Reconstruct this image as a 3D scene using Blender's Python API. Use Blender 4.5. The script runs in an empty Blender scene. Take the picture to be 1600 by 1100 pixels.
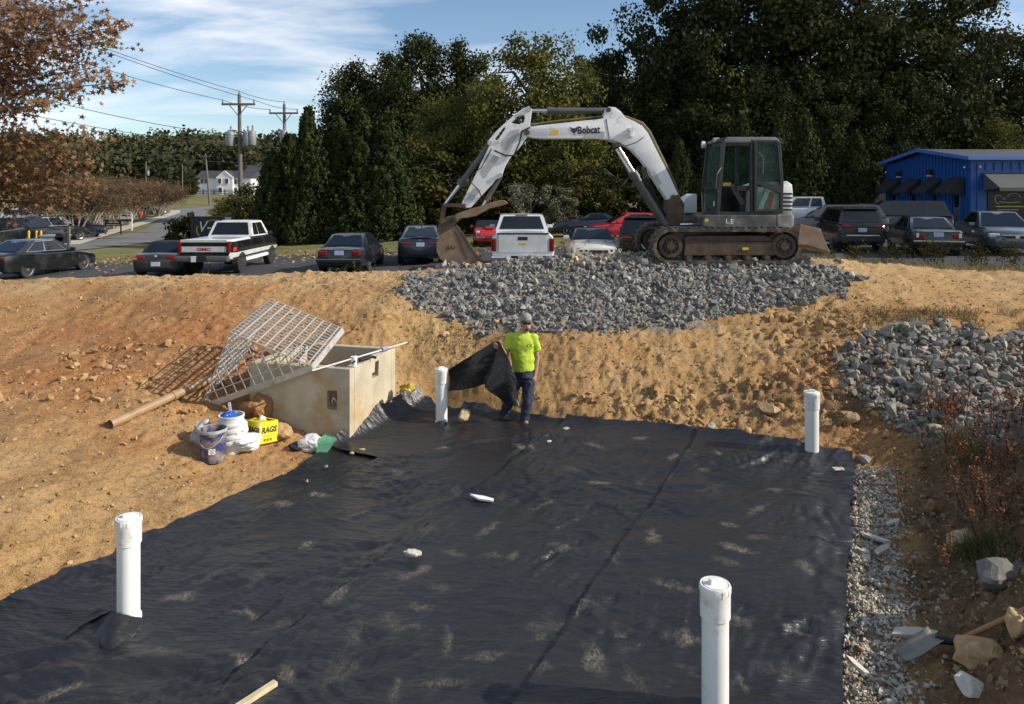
import bpy, bmesh, math, random
import numpy as np
from mathutils import Vector, Matrix, geometry, noise as mnoise

scene = bpy.context.scene
COL = scene.collection
R = math.radians
random.seed(7)
RNG = np.random.default_rng(11)

# ---------------------------------------------------------------- camera
FPX, EYE, HOR = 1150.0, 3.4, 299.0          # focal length in photo pixels, eye height over the pit floor, horizon row
cam_d = bpy.data.cameras.new('camera')
cam_d.sensor_width = 36.0
cam_d.lens = 36.0 * FPX / 1600.0
cam_d.shift_y = -(550.0 - HOR) / 1600.0
cam_d.clip_start = 0.1
cam_d.clip_end = 3000.0
cam = bpy.data.objects.new('camera', cam_d)
COL.objects.link(cam)
cam.location = (0, 0, EYE)
cam.rotation_euler = (R(90), 0, 0)
scene.camera = cam

# ---------------------------------------------------------------- sky, sun, exposure
SUN_EL, SUN_AZ = 31.0, -9.0                   # azimuth measured from +X (image right), negative = towards the camera
to_sun = Vector((math.cos(R(SUN_EL)) * math.cos(R(SUN_AZ)), math.cos(R(SUN_EL)) * math.sin(R(SUN_AZ)), math.sin(R(SUN_EL))))
world = bpy.data.worlds.new('World')
scene.world = world
world.use_nodes = True
wn, wl = world.node_tree.nodes, world.node_tree.links
wn.clear()
w_out = wn.new('ShaderNodeOutputWorld')
w_bg = wn.new('ShaderNodeBackground')
w_bg.inputs['Strength'].default_value = 0.13
sky = wn.new('ShaderNodeTexSky')
sky.sky_type = 'NISHITA'
sky.sun_disc = False
sky.sun_elevation = R(SUN_EL)
sky.sun_rotation = math.atan2(to_sun.x, to_sun.y)
sky.altitude = 200
sky.air_density = 1.0
sky.dust_density = 0.25
sky.ozone_density = 2.5
# thin high cloud, laid on a flat layer above the place (direction / height), all round the sky
tc = wn.new('ShaderNodeTexCoord')
sep = wn.new('ShaderNodeSeparateXYZ')
wl.new(tc.outputs['Generated'], sep.inputs[0])
mz = wn.new('ShaderNodeMath'); mz.operation = 'MAXIMUM'; mz.inputs[1].default_value = 0.02
wl.new(sep.outputs['Z'], mz.inputs[0])
az = wn.new('ShaderNodeMath'); az.operation = 'ADD'; az.inputs[1].default_value = 0.10
wl.new(mz.outputs[0], az.inputs[0])
dv = wn.new('ShaderNodeVectorMath'); dv.operation = 'DIVIDE'
cmb = wn.new('ShaderNodeCombineXYZ')
for k in range(3):
    wl.new(az.outputs[0], cmb.inputs[k])
wl.new(tc.outputs['Generated'], dv.inputs[0]); wl.new(cmb.outputs[0], dv.inputs[1])
mp = wn.new('ShaderNodeMapping')
mp.inputs['Rotation'].default_value = (0, 0, R(-16))
mp.inputs['Scale'].default_value = (0.55, 1.0, 0.0)
mp.inputs['Location'].default_value = (1.15, 0.62, 0)
wl.new(dv.outputs[0], mp.inputs[0])
cn = wn.new('ShaderNodeTexNoise')
cn.inputs['Scale'].default_value = 1.05; cn.inputs['Detail'].default_value = 9.0
cn.inputs['Roughness'].default_value = 0.56; cn.inputs['Distortion'].default_value = 0.55
wl.new(mp.outputs[0], cn.inputs['Vector'])
cr = wn.new('ShaderNodeValToRGB')
cr.color_ramp.elements[0].position = 0.43; cr.color_ramp.elements[0].color = (0, 0, 0, 1)
cr.color_ramp.elements[1].position = 0.66; cr.color_ramp.elements[1].color = (1, 1, 1, 1)
wl.new(cn.outputs['Fac'], cr.inputs[0])
cm = wn.new('ShaderNodeMath'); cm.operation = 'MULTIPLY'; cm.inputs[1].default_value = 0.85
wl.new(cr.outputs[0], cm.inputs[0])
mx = wn.new('ShaderNodeMix'); mx.data_type = 'RGBA'
mx.inputs['B'].default_value = (7.6, 7.8, 8.1, 1)
wl.new(cm.outputs[0], mx.inputs['Factor']); wl.new(sky.outputs[0], mx.inputs['A'])
wl.new(mx.outputs['Result'], w_bg.inputs['Color'])
wl.new(w_bg.outputs[0], w_out.inputs[0])

sun_d = bpy.data.lights.new('sun', 'SUN')
sun_d.energy = 5.0
sun_d.angle = R(0.5)
sun_d.color = (1.0, 0.92, 0.79)
sun_o = bpy.data.objects.new('sun', sun_d)
COL.objects.link(sun_o)
sun_o.location = (30, -8, 25)
sun_o.rotation_euler = (-to_sun).to_track_quat('-Z', 'Y').to_euler()

scene.view_settings.view_transform = 'Standard'
scene.view_settings.look = 'None'
scene.view_settings.exposure = 0.12
scene.view_settings.gamma = 1.0
scene.cycles.max_bounces = 6
scene.cycles.transparent_max_bounces = 8
scene.cycles.use_denoising = True


# ---------------------------------------------------------------- helpers
def W(px, py, D):
    """world point seen at a photo pixel at distance D"""
    return Vector(((px - 800.0) * D / FPX, D, EYE - (py - HOR) * D / FPX))


def link(o, parent=None):
    COL.objects.link(o)
    if parent is not None:
        o.parent = parent
    return o


def tag(o, label=None, cat=None, group=None, kind=None):
    if label: o['label'] = label
    if cat: o['category'] = cat
    if group: o['group'] = group
    if kind: o['kind'] = kind
    return o


def empty(name, loc=(0, 0, 0), rz=0.0, label=None, cat=None, group=None):
    o = bpy.data.objects.new(name, None)
    o.empty_display_size = 0.2
    link(o)
    o.location = loc
    o.rotation_euler = (0, 0, rz)
    return tag(o, label, cat, group)


def np_mesh(name, V, faces_flat, sizes, mat=None, smooth=False, attr=None):
    me = bpy.data.meshes.new(name)
    V = np.asarray(V, dtype=np.float32)
    sizes = np.asarray(sizes, dtype=np.int32)
    me.vertices.add(len(V)); me.vertices.foreach_set('co', V.ravel())
    me.loops.add(len(faces_flat)); me.loops.foreach_set('vertex_index', np.asarray(faces_flat, dtype=np.int32))
    me.polygons.add(len(sizes))
    st = np.zeros(len(sizes), dtype=np.int32); st[1:] = np.cumsum(sizes)[:-1]
    me.polygons.foreach_set('loop_start', st)
    me.polygons.foreach_set('use_smooth', np.full(len(sizes), bool(smooth)))
    if attr is not None:
        a = me.attributes.new('tint', 'FLOAT', 'FACE')
        a.data.foreach_set('value', np.asarray(attr, dtype=np.float32))
    me.update(calc_edges=True)
    if mat: me.materials.append(mat)
    return me


class MB:
    """collects shapes; build() links them as one mesh object"""
    def __init__(s): s.v = []; s.f = []; s.m = []

    def add(s, vs, fs, mi=0):
        n = len(s.v); s.v += [tuple(v) for v in vs]
        for f in fs: s.f.append([i + n for i in f]); s.m.append(mi)
        return s

    def box(s, c, sz, M=None, mi=0, taper=1.0):
        x, y, z = sz[0] / 2, sz[1] / 2, sz[2] / 2
        vs = [Vector((a * x * (taper if d > 0 else 1), b * y * (taper if d > 0 else 1), d * z)) for d in (-1, 1) for a, b in ((-1, -1), (1, -1), (1, 1), (-1, 1))]
        if M is not None: vs = [M @ v for v in vs]
        vs = [v + Vector(c) for v in vs]
        return s.add(vs, [(3, 2, 1, 0), (4, 5, 6, 7), (0, 1, 5, 4), (1, 2, 6, 5), (2, 3, 7, 6), (3, 0, 4, 7)], mi)

    def bar(s, p0, p1, w, h, up=(0, 0, 1), mi=0):
        p0, p1 = Vector(p0), Vector(p1)
        d = (p1 - p0); L = d.length; d.normalize()
        u = Vector(up); r = d.cross(u)
        if r.length < 1e-4: r = d.cross(Vector((0, 1, 0)))
        r.normalize(); u = r.cross(d)
        M = Matrix((d, r, u)).transposed()
        return s.box((p0 + p1) / 2, (L, w, h), M, mi)

    def cyl(s, p0, p1, r0, r1=None, n=12, caps=True, mi=0):
        return s.tube([p0, p1], [r0, r0 if r1 is None else r1], n, caps, mi)

    def tube(s, pts, rad, n=8, caps=True, mi=0):
        pts = [Vector(p) for p in pts]
        if not hasattr(rad, '__len__'): rad = [rad] * len(pts)
        rings = []; ref = None
        for i, p in enumerate(pts):
            a = pts[max(i - 1, 0)]; b = pts[min(i + 1, len(pts) - 1)]
            d = (b - a)
            d = d.normalized() if d.length > 1e-9 else Vector((0, 0, 1))
            if ref is None: ref = Vector((0, 0, 1)) if abs(d.z) < 0.9 else Vector((1, 0, 0))
            r = d.cross(ref); r.normalize(); u = r.cross(d); ref = u
            rings.append([p + (r * math.cos(2 * math.pi * k / n) + u * math.sin(2 * math.pi * k / n)) * rad[i] for k in range(n)])
        vs = [v for ring in rings for v in ring]; fs = []
        for i in range(len(pts) - 1):
            for k in range(n):
                k2 = (k + 1) % n
                fs.append((i * n + k, i * n + k2, (i + 1) * n + k2, (i + 1) * n + k))
        if caps:
            fs.append(tuple(range(n - 1, -1, -1))); q = (len(pts) - 1) * n
            fs.append(tuple(range(q, q + n)))
        return s.add(vs, fs, mi)

    def lathe(s, prof, c=(0, 0, 0), n=24, M=None, mi=0, caps=True):
        """prof: (r, z) list; closed where r = 0"""
        vs = []; fs = []
        for r, z in prof:
            for k in range(n):
                a = 2 * math.pi * k / n
                v = Vector((r * math.cos(a), r * math.sin(a), z))
                if M is not None: v = M @ v
                vs.append(v + Vector(c))
        for i in range(len(prof) - 1):
            for k in range(n):
                k2 = (k + 1) % n
                fs.append((i * n + k, i * n + k2, (i + 1) * n + k2, (i + 1) * n + k))
        if caps and prof[0][0] > 1e-6: fs.append(tuple(range(n - 1, -1, -1)))
        if caps and prof[-1][0] > 1e-6: fs.append(tuple(range((len(prof) - 1) * n, len(prof) * n)))
        return s.add(vs, fs, mi)

    def prism(s, poly, P, off, holes=(), mi=0):
        """poly: 2-D outline (and holes) mapped by P(u, v) to a point, extruded by vector off"""
        loops = [list(poly)] + [list(h) for h in holes]
        flat = [q for l in loops for q in l]
        tris = geometry.tessellate_polygon([[Vector((q[0], q[1], 0)) for q in l] for l in loops])
        a = [Vector(P(*q)) for q in flat]; o = Vector(off); n = len(flat)
        vs = a + [v + o for v in a]
        fs = [tuple(t) for t in tris] + [tuple(i + n for i in reversed(t)) for t in tris]
        b = 0
        for l in loops:
            m = len(l)
            for i in range(m):
                j = (i + 1) % m
                fs.append((b + i, b + j, b + j + n, b + i + n))
            b += m
        return s.add(vs, fs, mi)

    def build(s, name, mat, parent=None, smooth=None, bevel=0.0, kind=None, loc=None):
        me = bpy.data.meshes.new(name)
        me.from_pydata(s.v, [], s.f)
        for m in (mat if isinstance(mat, (list, tuple)) else [mat]): me.materials.append(m)
        if isinstance(mat, (list, tuple)):
            me.polygons.foreach_set('material_index', s.m)
        bm = bmesh.new(); bm.from_mesh(me)
        bmesh.ops.recalc_face_normals(bm, faces=bm.faces)
        if bevel > 0:
            es = [e for e in bm.edges if len(e.link_faces) == 2 and e.calc_face_angle(0) > R(35)]
            try: bmesh.ops.bevel(bm, geom=es, offset=bevel, segments=2, affect='EDGES', profile=0.6, clamp_overlap=True)
            except Exception: pass
        bm.to_mesh(me); bm.free()
        if smooth is not None:
            me.shade_smooth(); me.set_sharp_from_angle(angle=R(smooth))
        o = bpy.data.objects.new(name, me)
        link(o, parent)
        if loc is not None: o.location = loc
        if kind: o['kind'] = kind
        return o


def dup(o, parent=None, name=None):
    c = o.copy(); COL.objects.link(c)
    if name: c.name = name
    c.parent = parent
    return c


def dup_tree(o, loc=None, rz=None, label=None, scale=None, parent=None):
    c = dup(o, parent)
    for ch in list(o.children): dup_tree(ch, parent=c)
    if loc is not None: c.location = loc
    if rz is not None: c.rotation_euler = (0, 0, rz)
    if scale is not None: c.scale = scale if hasattr(scale, '__len__') else (scale,) * 3
    if label: c['label'] = label
    return c


def bake(o):
    """turn an object's modifiers into its mesh"""
    dg = bpy.context.evaluated_depsgraph_get()
    me = bpy.data.meshes.new_from_object(o.evaluated_get(dg))
    old = o.data; o.modifiers.clear(); o.data = me
    bpy.data.meshes.remove(old)
    return o


def text_mesh(name, body, size, mat, M, parent=None, depth=0.002, shear=0.0, bold=0.0, wide=1.0, align='CENTER'):
    cu = bpy.data.curves.new(name, 'FONT')
    cu.body = body; cu.size = size; cu.extrude = depth; cu.shear = shear; cu.offset = bold
    cu.align_x = align; cu.align_y = 'CENTER'; cu.resolution_u = 3
    t = bpy.data.objects.new(name + '_src', cu); COL.objects.link(t)
    bpy.context.view_layer.update()
    me = bpy.data.meshes.new_from_object(t.evaluated_get(bpy.context.evaluated_depsgraph_get()))
    bpy.data.objects.remove(t); bpy.data.curves.remove(cu)
    me.transform(M @ Matrix.Diagonal((wide, 1, 1, 1)))
    me.materials.clear(); me.materials.append(mat)
    o = bpy.data.objects.new(name, me)
    return link(o, parent)


def frame_M(origin, xdir, ydir):
    x = Vector(xdir).normalized(); y = Vector(ydir); y = (y - x * y.dot(x)).normalized(); z = x.cross(y)
    M = Matrix((x, y, z)).transposed().to_4x4(); M.translation = Vector(origin)
    return M


# ---------------------------------------------------------------- numpy noise
_perm = np.random.default_rng(5).permutation(256).astype(np.int64)
_perm = np.concatenate([_perm, _perm, _perm])
_ga = np.random.default_rng(6).random(256) * 2 * np.pi
_gx, _gy = np.cos(_ga), np.sin(_ga)


def pnoise(x, y):
    xi = np.floor(x).astype(np.int64); yi = np.floor(y).astype(np.int64)
    xf = x - xi; yf = y - yi
    xi &= 255; yi &= 255
    u = xf * xf * xf * (xf * (xf * 6 - 15) + 10); v = yf * yf * yf * (yf * (yf * 6 - 15) + 10)

    def g(ix, iy, dx, dy):
        h = _perm[_perm[ix & 255] + (iy & 255)]
        return _gx[h] * dx + _gy[h] * dy
    a = g(xi, yi, xf, yf); b = g(xi + 1, yi, xf - 1, yf); c = g(xi, yi + 1, xf, yf - 1); d = g(xi + 1, yi + 1, xf - 1, yf - 1)
    return 1.5 * ((a * (1 - u) + b * u) * (1 - v) + (c * (1 - u) + d * u) * v)


def fbm(x, y, octaves=4, gain=0.5, lac=2.03, off=0.0):
    t = 0; a = 1.0
    for k in range(octaves):
        t = t + a * pnoise(x + 17.3 * k + off, y - 9.1 * k + off * 1.7)
        x = x * lac; y = y * lac; a *= gain
    return t


def sstep(a, b, x):
    t = np.clip((x - a) / (b - a), 0, 1)
    return t * t * (3 - 2 * t)


# ---------------------------------------------------------------- materials
def new_mat(name):
    m = bpy.data.materials.new(name); m.use_nodes = True
    nt = m.node_tree; return m, nt.nodes, nt.links, nt.nodes['Principled BSDF']


def setp(b, **k):
    for n, v in k.items():
        b.inputs[n.replace('_', ' ')].default_value = v


def simple(name, col, rough=0.6, metal=0.0, var=0.12, scale=6.0, bump=0.0, bscale=60.0, dirt=None, dirt_amt=0.0, dirt_scale=3.0, coat=0.0, spec=0.5, rvar=0.0, coords='Object'):
    """paint, metal, concrete ...: base colour with mottling, optional dirt in noise patches, optional fine relief"""
    m, N, L, b = new_mat(name)
    setp(b, Roughness=rough, Metallic=metal)
    b.inputs['Specular IOR Level'].default_value = spec
    b.inputs['Coat Weight'].default_value = coat
    tcn = N.new('ShaderNodeTexCoord')
    n1 = N.new('ShaderNodeTexNoise'); n1.inputs['Scale'].default_value = scale; n1.inputs['Detail'].default_value = 6
    L.new(tcn.outputs[coords], n1.inputs['Vector'])
    rp = N.new('ShaderNodeValToRGB')
    c = col
    rp.color_ramp.elements[0].position = 0.3; rp.color_ramp.elements[1].position = 0.7
    rp.color_ramp.elements[0].color = (c[0] * (1 - var), c[1] * (1 - var), c[2] * (1 - var), 1)
    rp.color_ramp.elements[1].color = (min(1, c[0] * (1 + var)), min(1, c[1] * (1 + var)), min(1, c[2] * (1 + var)), 1)
    L.new(n1.outputs['Fac'], rp.inputs[0])
    out = rp.outputs[0]
    if dirt is not None:
        n2 = N.new('ShaderNodeTexNoise'); n2.inputs['Scale'].default_value = dirt_scale; n2.inputs['Detail'].default_value = 8; n2.inputs['Roughness'].default_value = 0.65
        L.new(tcn.outputs[coords], n2.inputs['Vector'])
        r2 = N.new('ShaderNodeValToRGB')
        r2.color_ramp.elements[0].position = 0.62 - 0.35 * dirt_amt; r2.color_ramp.elements[1].position = 0.78 - 0.30 * dirt_amt
        L.new(n2.outputs['Fac'], r2.inputs[0])
        mxn = N.new('ShaderNodeMix'); mxn.data_type = 'RGBA'
        mxn.inputs['B'].default_value = (*dirt, 1)
        L.new(r2.outputs[0], mxn.inputs['Factor']); L.new(out, mxn.inputs['A'])
        out = mxn.outputs['Result']
    L.new(out, b.inputs['Base Color'])
    if rvar > 0:
        mr = N.new('ShaderNodeMapRange'); mr.inputs['To Min'].default_value = max(0.02, rough - rvar); mr.inputs['To Max'].default_value = min(1, rough + rvar)
        L.new(n1.outputs['Fac'], mr.inputs['Value']); L.new(mr.outputs[0], b.inputs['Roughness'])
    if bump > 0:
        n3 = N.new('ShaderNodeTexNoise'); n3.inputs['Scale'].default_value = bscale; n3.inputs['Detail'].default_value = 5
        L.new(tcn.outputs[coords], n3.inputs['Vector'])
        bp = N.new('ShaderNodeBump'); bp.inputs['Strength'].default_value = bump; bp.inputs['Distance'].default_value = 0.02
        L.new(n3.outputs['Fac'], bp.inputs['Height']); L.new(bp.outputs[0], b.inputs['Normal'])
    return m


def tint_mat(name, cols, rough=0.9, transl=0.0, spec=0.2, attr=True, obj_random=True, bump=0.0, bscale=40.0, noise_var=0.0):
    """colour picked from a ramp by a per-face value and the object's own random number (leaves, stones)"""
    m, N, L, b = new_mat(name)
    setp(b, Roughness=rough); b.inputs['Specular IOR Level'].default_value = spec
    at = N.new('ShaderNodeAttribute'); at.attribute_name = 'tint'
    oi = N.new('ShaderNodeObjectInfo')
    ad = N.new('ShaderNodeMath'); ad.operation = 'ADD'
    L.new(at.outputs['Fac'], ad.inputs[0])
    if obj_random: L.new(oi.outputs['Random'], ad.inputs[1])
    else: ad.inputs[1].default_value = 0
    fr = N.new('ShaderNodeMath'); fr.operation = 'FRACT'; L.new(ad.outputs[0], fr.inputs[0])
    rp = N.new('ShaderNodeValToRGB')
    el = rp.color_ramp.elements
    while len(el) < len(cols): el.new(0.5)
    for i, c in enumerate(cols):
        el[i].position = i / (len(cols) - 1); el[i].color = (*c, 1)
    L.new(fr.outputs[0], rp.inputs[0])
    out = rp.outputs[0]
    if noise_var > 0:
        tcn = N.new('ShaderNodeTexCoord'); n1 = N.new('ShaderNodeTexNoise'); n1.inputs['Scale'].default_value = 14; n1.inputs['Detail'].default_value = 5
        L.new(tcn.outputs['Object'], n1.inputs['Vector'])
        mr = N.new('ShaderNodeMapRange'); mr.inputs['From Min'].default_value = 0.3; mr.inputs['From Max'].default_value = 0.7
        mr.inputs['To Min'].default_value = 1 - noise_var; mr.inputs['To Max'].default_value = 1 + noise_var
        L.new(n1.outputs['Fac'], mr.inputs['Value'])
        vm = N.new('ShaderNodeVectorMath'); vm.operation = 'SCALE'
        L.new(out, vm.inputs[0]); L.new(mr.outputs[0], vm.inputs['Scale']); out = vm.outputs[0]
    L.new(out, b.inputs['Base Color'])
    if bump > 0:
        tcn = N.new('ShaderNodeTexCoord'); n3 = N.new('ShaderNodeTexNoise'); n3.inputs['Scale'].default_value = bscale; n3.inputs['Detail'].default_value = 4
        L.new(tcn.outputs['Object'], n3.inputs['Vector'])
        bp = N.new('ShaderNodeBump'); bp.inputs['Strength'].default_value = bump; bp.inputs['Distance'].default_value = 0.02
        L.new(n3.outputs['Fac'], bp.inputs['Height']); L.new(bp.outputs[0], b.inputs['Normal'])
    if transl > 0:
        tr = N.new('ShaderNodeBsdfTranslucent'); L.new(out, tr.inputs['Color'])
        ms = N.new('ShaderNodeMixShader'); ms.inputs[0].default_value = transl
        L.new(b.outputs[0], ms.inputs[1]); L.new(tr.outputs[0], ms.inputs[2])
        L.new(ms.outputs[0], N['Material Output'].inputs['Surface'])
    return m


M = {}
M['pvc'] = simple('white_pvc', (0.78, 0.77, 0.73), 0.38, var=0.03, scale=3, dirt=(0.46, 0.38, 0.27), dirt_amt=0.16, dirt_scale=7)
M['pvc_dark'] = simple('marked_pvc', (0.07, 0.07, 0.07), 0.6)
M['concrete'] = simple('cast_concrete', (0.47, 0.41, 0.30), 0.9, var=0.22, scale=2.2, bump=0.25, bscale=35, dirt=(0.40, 0.27, 0.12), dirt_amt=0.42, dirt_scale=1.6)
M['galv'] = simple('galvanised_steel', (0.52, 0.51, 0.48), 0.45, metal=0.35, var=0.15, scale=14, dirt=(0.36, 0.27, 0.17), dirt_amt=0.2, dirt_scale=6)
M['black'] = simple('black_rubber', (0.012, 0.012, 0.013), 0.75, var=0.2)
M['tyre'] = simple('tyre_rubber', (0.022, 0.022, 0.023), 0.85, var=0.25, dirt=(0.09, 0.075, 0.06), dirt_amt=0.2, dirt_scale=5)
M['chrome'] = simple('chrome', (0.75, 0.75, 0.76), 0.14, metal=1.0, var=0.04)
M['rim'] = simple('alloy_rim', (0.62, 0.62, 0.63), 0.3, metal=0.85, var=0.06)
M['darkrim'] = simple('dark_rim', (0.06, 0.06, 0.065), 0.35, metal=0.6, var=0.06)
M['glass'] = simple('car_glass', (0.010, 0.013, 0.016), 0.04, var=0.2, scale=1.2, coat=0.0, spec=0.65)
M['redlamp'] = simple('red_lamp', (0.20, 0.008, 0.009), 0.12, var=0.15, scale=20, spec=0.7)
M['orlamp'] = simple('orange_lamp', (0.75, 0.12, 0.02), 0.12, var=0.15, scale=20, spec=0.7)
M['clearlamp'] = simple('clear_lamp', (0.62, 0.63, 0.62), 0.08, var=0.3, scale=30, spec=0.8)
M['plate'] = simple('number_plate', (0.42, 0.47, 0.58), 0.45, var=0.35, scale=38)
M['darktrim'] = simple('dark_trim', (0.018, 0.018, 0.019), 0.5, var=0.2)
M['wood'] = simple('pale_wood', (0.55, 0.45, 0.28), 0.8, var=0.15, scale=20)
M['white'] = simple('white_paint', (0.80, 0.80, 0.78), 0.5, var=0.04)
M['offwhite'] = simple('off_white', (0.62, 0.62, 0.60), 0.6, var=0.1)
M['ink'] = simple('black_print', (0.015, 0.015, 0.017), 0.6)
# ================================================================ TERRAIN
def lot_z(X):
    return 0.7 + 0.025 * np.clip(X, 0, 25) + 0.037 * np.clip(X, -22, 0)


def G(X, Y):
    """lie of the land beyond the bank"""
    X = np.asarray(X, dtype=float); Y = np.asarray(Y, dtype=float)
    return lot_z(X) + 2.7 * sstep(110, 220, Y) + 15 * sstep(230, 430, Y) + 0.0 * X


def Gz(x, y): return float(G(np.array(x), np.array(y)))


# pit axes: right edge of the sheeting passes E0; d runs along the strips, n across them to the left
E0 = np.array((4.17, 8.97)); DD = np.array((0.436, 0.900)); NN = np.array((-0.900, 0.436))


def st_to_xy(s, t):
    return E0[0] + s * DD[0] + t * NN[0], E0[1] + s * DD[1] + t * NN[1]


def xy_to_st(X, Y):
    a = X - E0[0]; b = Y - E0[1]
    return a * DD[0] + b * DD[1], a * NN[0] + b * NN[1]


_cp = []
for px, py, D in [(0, 432, 14), (200, 428, 14), (400, 424, 14), (600, 420, 14), (800, 412, 14), (1000, 411, 14), (1250, 411, 14), (1400, 409, 14.5), (1600, 409, 15), (1900, 412, 15.5), (-300, 436, 14),
                  (100, 520, 12.2), (100, 650, 9.3), (0, 800, 7.0), (-200, 800, 7.2), (-300, 600, 10.5), (0, 955, 5.95), (240, 700, 8.9), (430, 650, 10.2), (340, 720, 8.95), (330, 600, 10.6), (350, 460, 13), (500, 480, 12.6), (600, 520, 12),
                  (700, 600, 11.2), (900, 640, 10.7), (900, 560, 11.5), (1000, 480, 12.75), (800, 490, 12.6), (1100, 560, 11.5), (1100, 650, 10.45), (1230, 640, 10.2), (1200, 480, 12.8), (1400, 470, 13), (1550, 450, 13.7),
                  (1320, 560, 11.3), (1350, 650, 9.9), (1370, 730, 8.95), (1450, 520, 11.7), (1600, 545, 11.2), (1500, 600, 10.2), (1600, 640, 9.4), (1450, 680, 9.0),
                  (1560, 750, 7.5), (1620, 800, 6.5), (1620, 900, 5.25), (1560, 1000, 4.75), (1640, 1090, 4.1), (1750, 650, 9.0), (1500, 900, 5.7)]:
    w = W(px, py, D); _cp.append((w.x, w.y, w.z))
for s in np.arange(-7.5, 0.2, 1.2):
    for t in (0.4, 1.7, 3.2, 4.6, 5.8):
        x, y = st_to_xy(s, t); _cp.append((x, y, 0.0))
for s in (-7.5, -6, -5, -4, -3, -2, -1):                          # little ditch along the gravel strip
    x, y = st_to_xy(s, -0.35); _cp.append((x, y, 0.0))
    x, y = st_to_xy(s, -0.85); _cp.append((x, y, -0.05))
_cp += [(5.3, 5.2, 1.45), (6.3, 6.6, 1.75), (7.3, 8.0, 1.65), (4.6, 4.0, 1.2), (8.5, 6.5, 2.1), (6.5, 4.0, 1.8)]
for X, Y in ((-8, 4), (-10, 8), (-6, 3), (8, 4), (10, 8), (6, 3), (0, 2), (-3, 1.5), (3, 1.5)):
    _cp.append((X, Y, {-8: .7, -10: 1.0, -6: .3, 8: 1.0, 10: 1.2, 6: .8}.get(X, 0.0)))
_cp = np.array(_cp)


def _U(r2): return np.where(r2 > 1e-12, r2 * np.log(np.maximum(r2, 1e-12)), 0.0)


_n = len(_cp)
_K = _U((_cp[:, None, 0] - _cp[None, :, 0]) ** 2 + (_cp[:, None, 1] - _cp[None, :, 1]) ** 2) + np.eye(_n) * 0.35
_P = np.c_[np.ones(_n), _cp[:, :2]]
_A = np.block([[_K, _P], [_P.T, np.zeros((3, 3))]])
_sol = np.linalg.solve(_A, np.r_[_cp[:, 2], 0, 0, 0])


def tps(X, Y):
    sh = np.shape(X); x = np.ravel(X); y = np.ravel(Y); out = np.empty(len(x))
    for i in range(0, len(x), 40000):
        a, b = x[i:i + 40000], y[i:i + 40000]
        u = _U((a[:, None] - _cp[None, :, 0]) ** 2 + (b[:, None] - _cp[None, :, 1]) ** 2)
        out[i:i + 40000] = u @ _sol[:_n] + _sol[_n] + _sol[_n + 1] * a + _sol[_n + 2] * b
    return out.reshape(sh)


def Hs(X, Y):
    """smooth shape of the dug ground: pit floor, banks, berm crest, then down to the lot behind"""
    X = np.asarray(X, dtype=float); Y = np.asarray(Y, dtype=float)
    Yc = np.minimum(Y, 14.2 + 0.03 * np.clip(X, 0, 20))
    z = tps(X, Yc)
    s, t = xy_to_st(X, Y)
    inside = sstep(0.25, -0.35, s) * sstep(6.35, 5.75, t) * sstep(-0.25, 0.15, t)
    z = z * (1 - inside)
    back = Y - Yc
    lz = lot_z(X) - 0.12
    top = z - (0.15 - 0.075 * sstep(0.5, 2.2, X) - 0.022 * sstep(5.8, 7.0, X)) * back
    right = sstep(5.6, 7.0, X)
    f_left = sstep(0.5, 3.6, back) * (1 - sstep(1.0, 2.4, X) * (1 - right)) 
    f_mid = sstep(2.6, 5.2, back)
    f_right = sstep(4.0, 9.0, back)
    f = np.where(right > 0.5, f_right, np.maximum(np.where(X < 1.6, f_left, f_mid), 0))
    bl = sstep(0.6, 2.6, X) * (1 - right)
    f = (1 - right) * ((1 - bl) * sstep(0.1, 3.2, back) + bl * f_mid) + right * f_right
    return np.where(back > 0, top * (1 - f) + lz * f, z)


def Hsz(x, y): return float(Hs(np.array([x]), np.array([y]))[0])


def rough_mask(X, Y):
    """how lumpy the loose soil is"""
    m = 0.24 + 0.12 * sstep(-3.5, 0.5, X)
    m = m + 1.1 * np.exp(-(((X - 4.9) / 1.2) ** 2 + ((Y - 11.0) / 2.2) ** 2))
    m = m + 0.6 * np.exp(-(((X - 2.9) / 2.3) ** 2 + ((Y - 10.6) / 0.45) ** 2))
    m = m + 0.2 * np.exp(-(((X - 0.2) / 1.6) ** 2 + ((Y - 11.8) / 1.0) ** 2))
    m = m + 0.5 * np.exp(-(((X + 5.2) / 2.0) ** 2 + ((Y - 11) / 1.3) ** 2))
    m = m + 0.7 * np.exp(-(((X - 4.3) / 1.6) ** 2 + ((Y - 6.0) / 2.5) ** 2))
    return m


def Hd(X, Y):
    """dug ground with its lumps"""
    z = Hs(X, Y)
    s, t = xy_to_st(X, Y)
    inside = sstep(0.12, -0.10, s) * sstep(6.15, 5.9, t) * sstep(-0.05, 0.10, t)
    rm = rough_mask(X, Y) * (0.75 + 0.5 * fbm(X * 0.7, Y * 0.7, 2, off=3.0))
    d = 0.055 * fbm(X * 1.1, Y * 1.1, 3) + 0.030 * fbm(X * 4.0, Y * 4.0, 2, off=7) 
    c = 0.055 * np.maximum(0, fbm(X * 6.5, Y * 6.5, 3, gain=0.6, off=1.0)) + 0.026 * (0.35 - np.abs(pnoise(X * 13, Y * 13))) + 0.014 * pnoise(X * 27, Y * 27)
    lump = 0.15 * np.maximum(0, fbm(X * 2.6, Y * 2.6, 3, off=21.0) - 0.15) * np.maximum(0, rm - 0.7)
    far = sstep(15.5, 18.0, Y)
    z = z + (d * (0.5 + 0.5 * rm) + (c - 0.012) * (0.42 + rm) * 1.15 + lump * 2.0) * (1 - inside) * (1 - 0.9 * far) - (0.05 + 0.10 * sstep(1.0, -2.0, X)) * sstep(13.0, 14.2, Y)
    return z - 0.05 * inside


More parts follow.
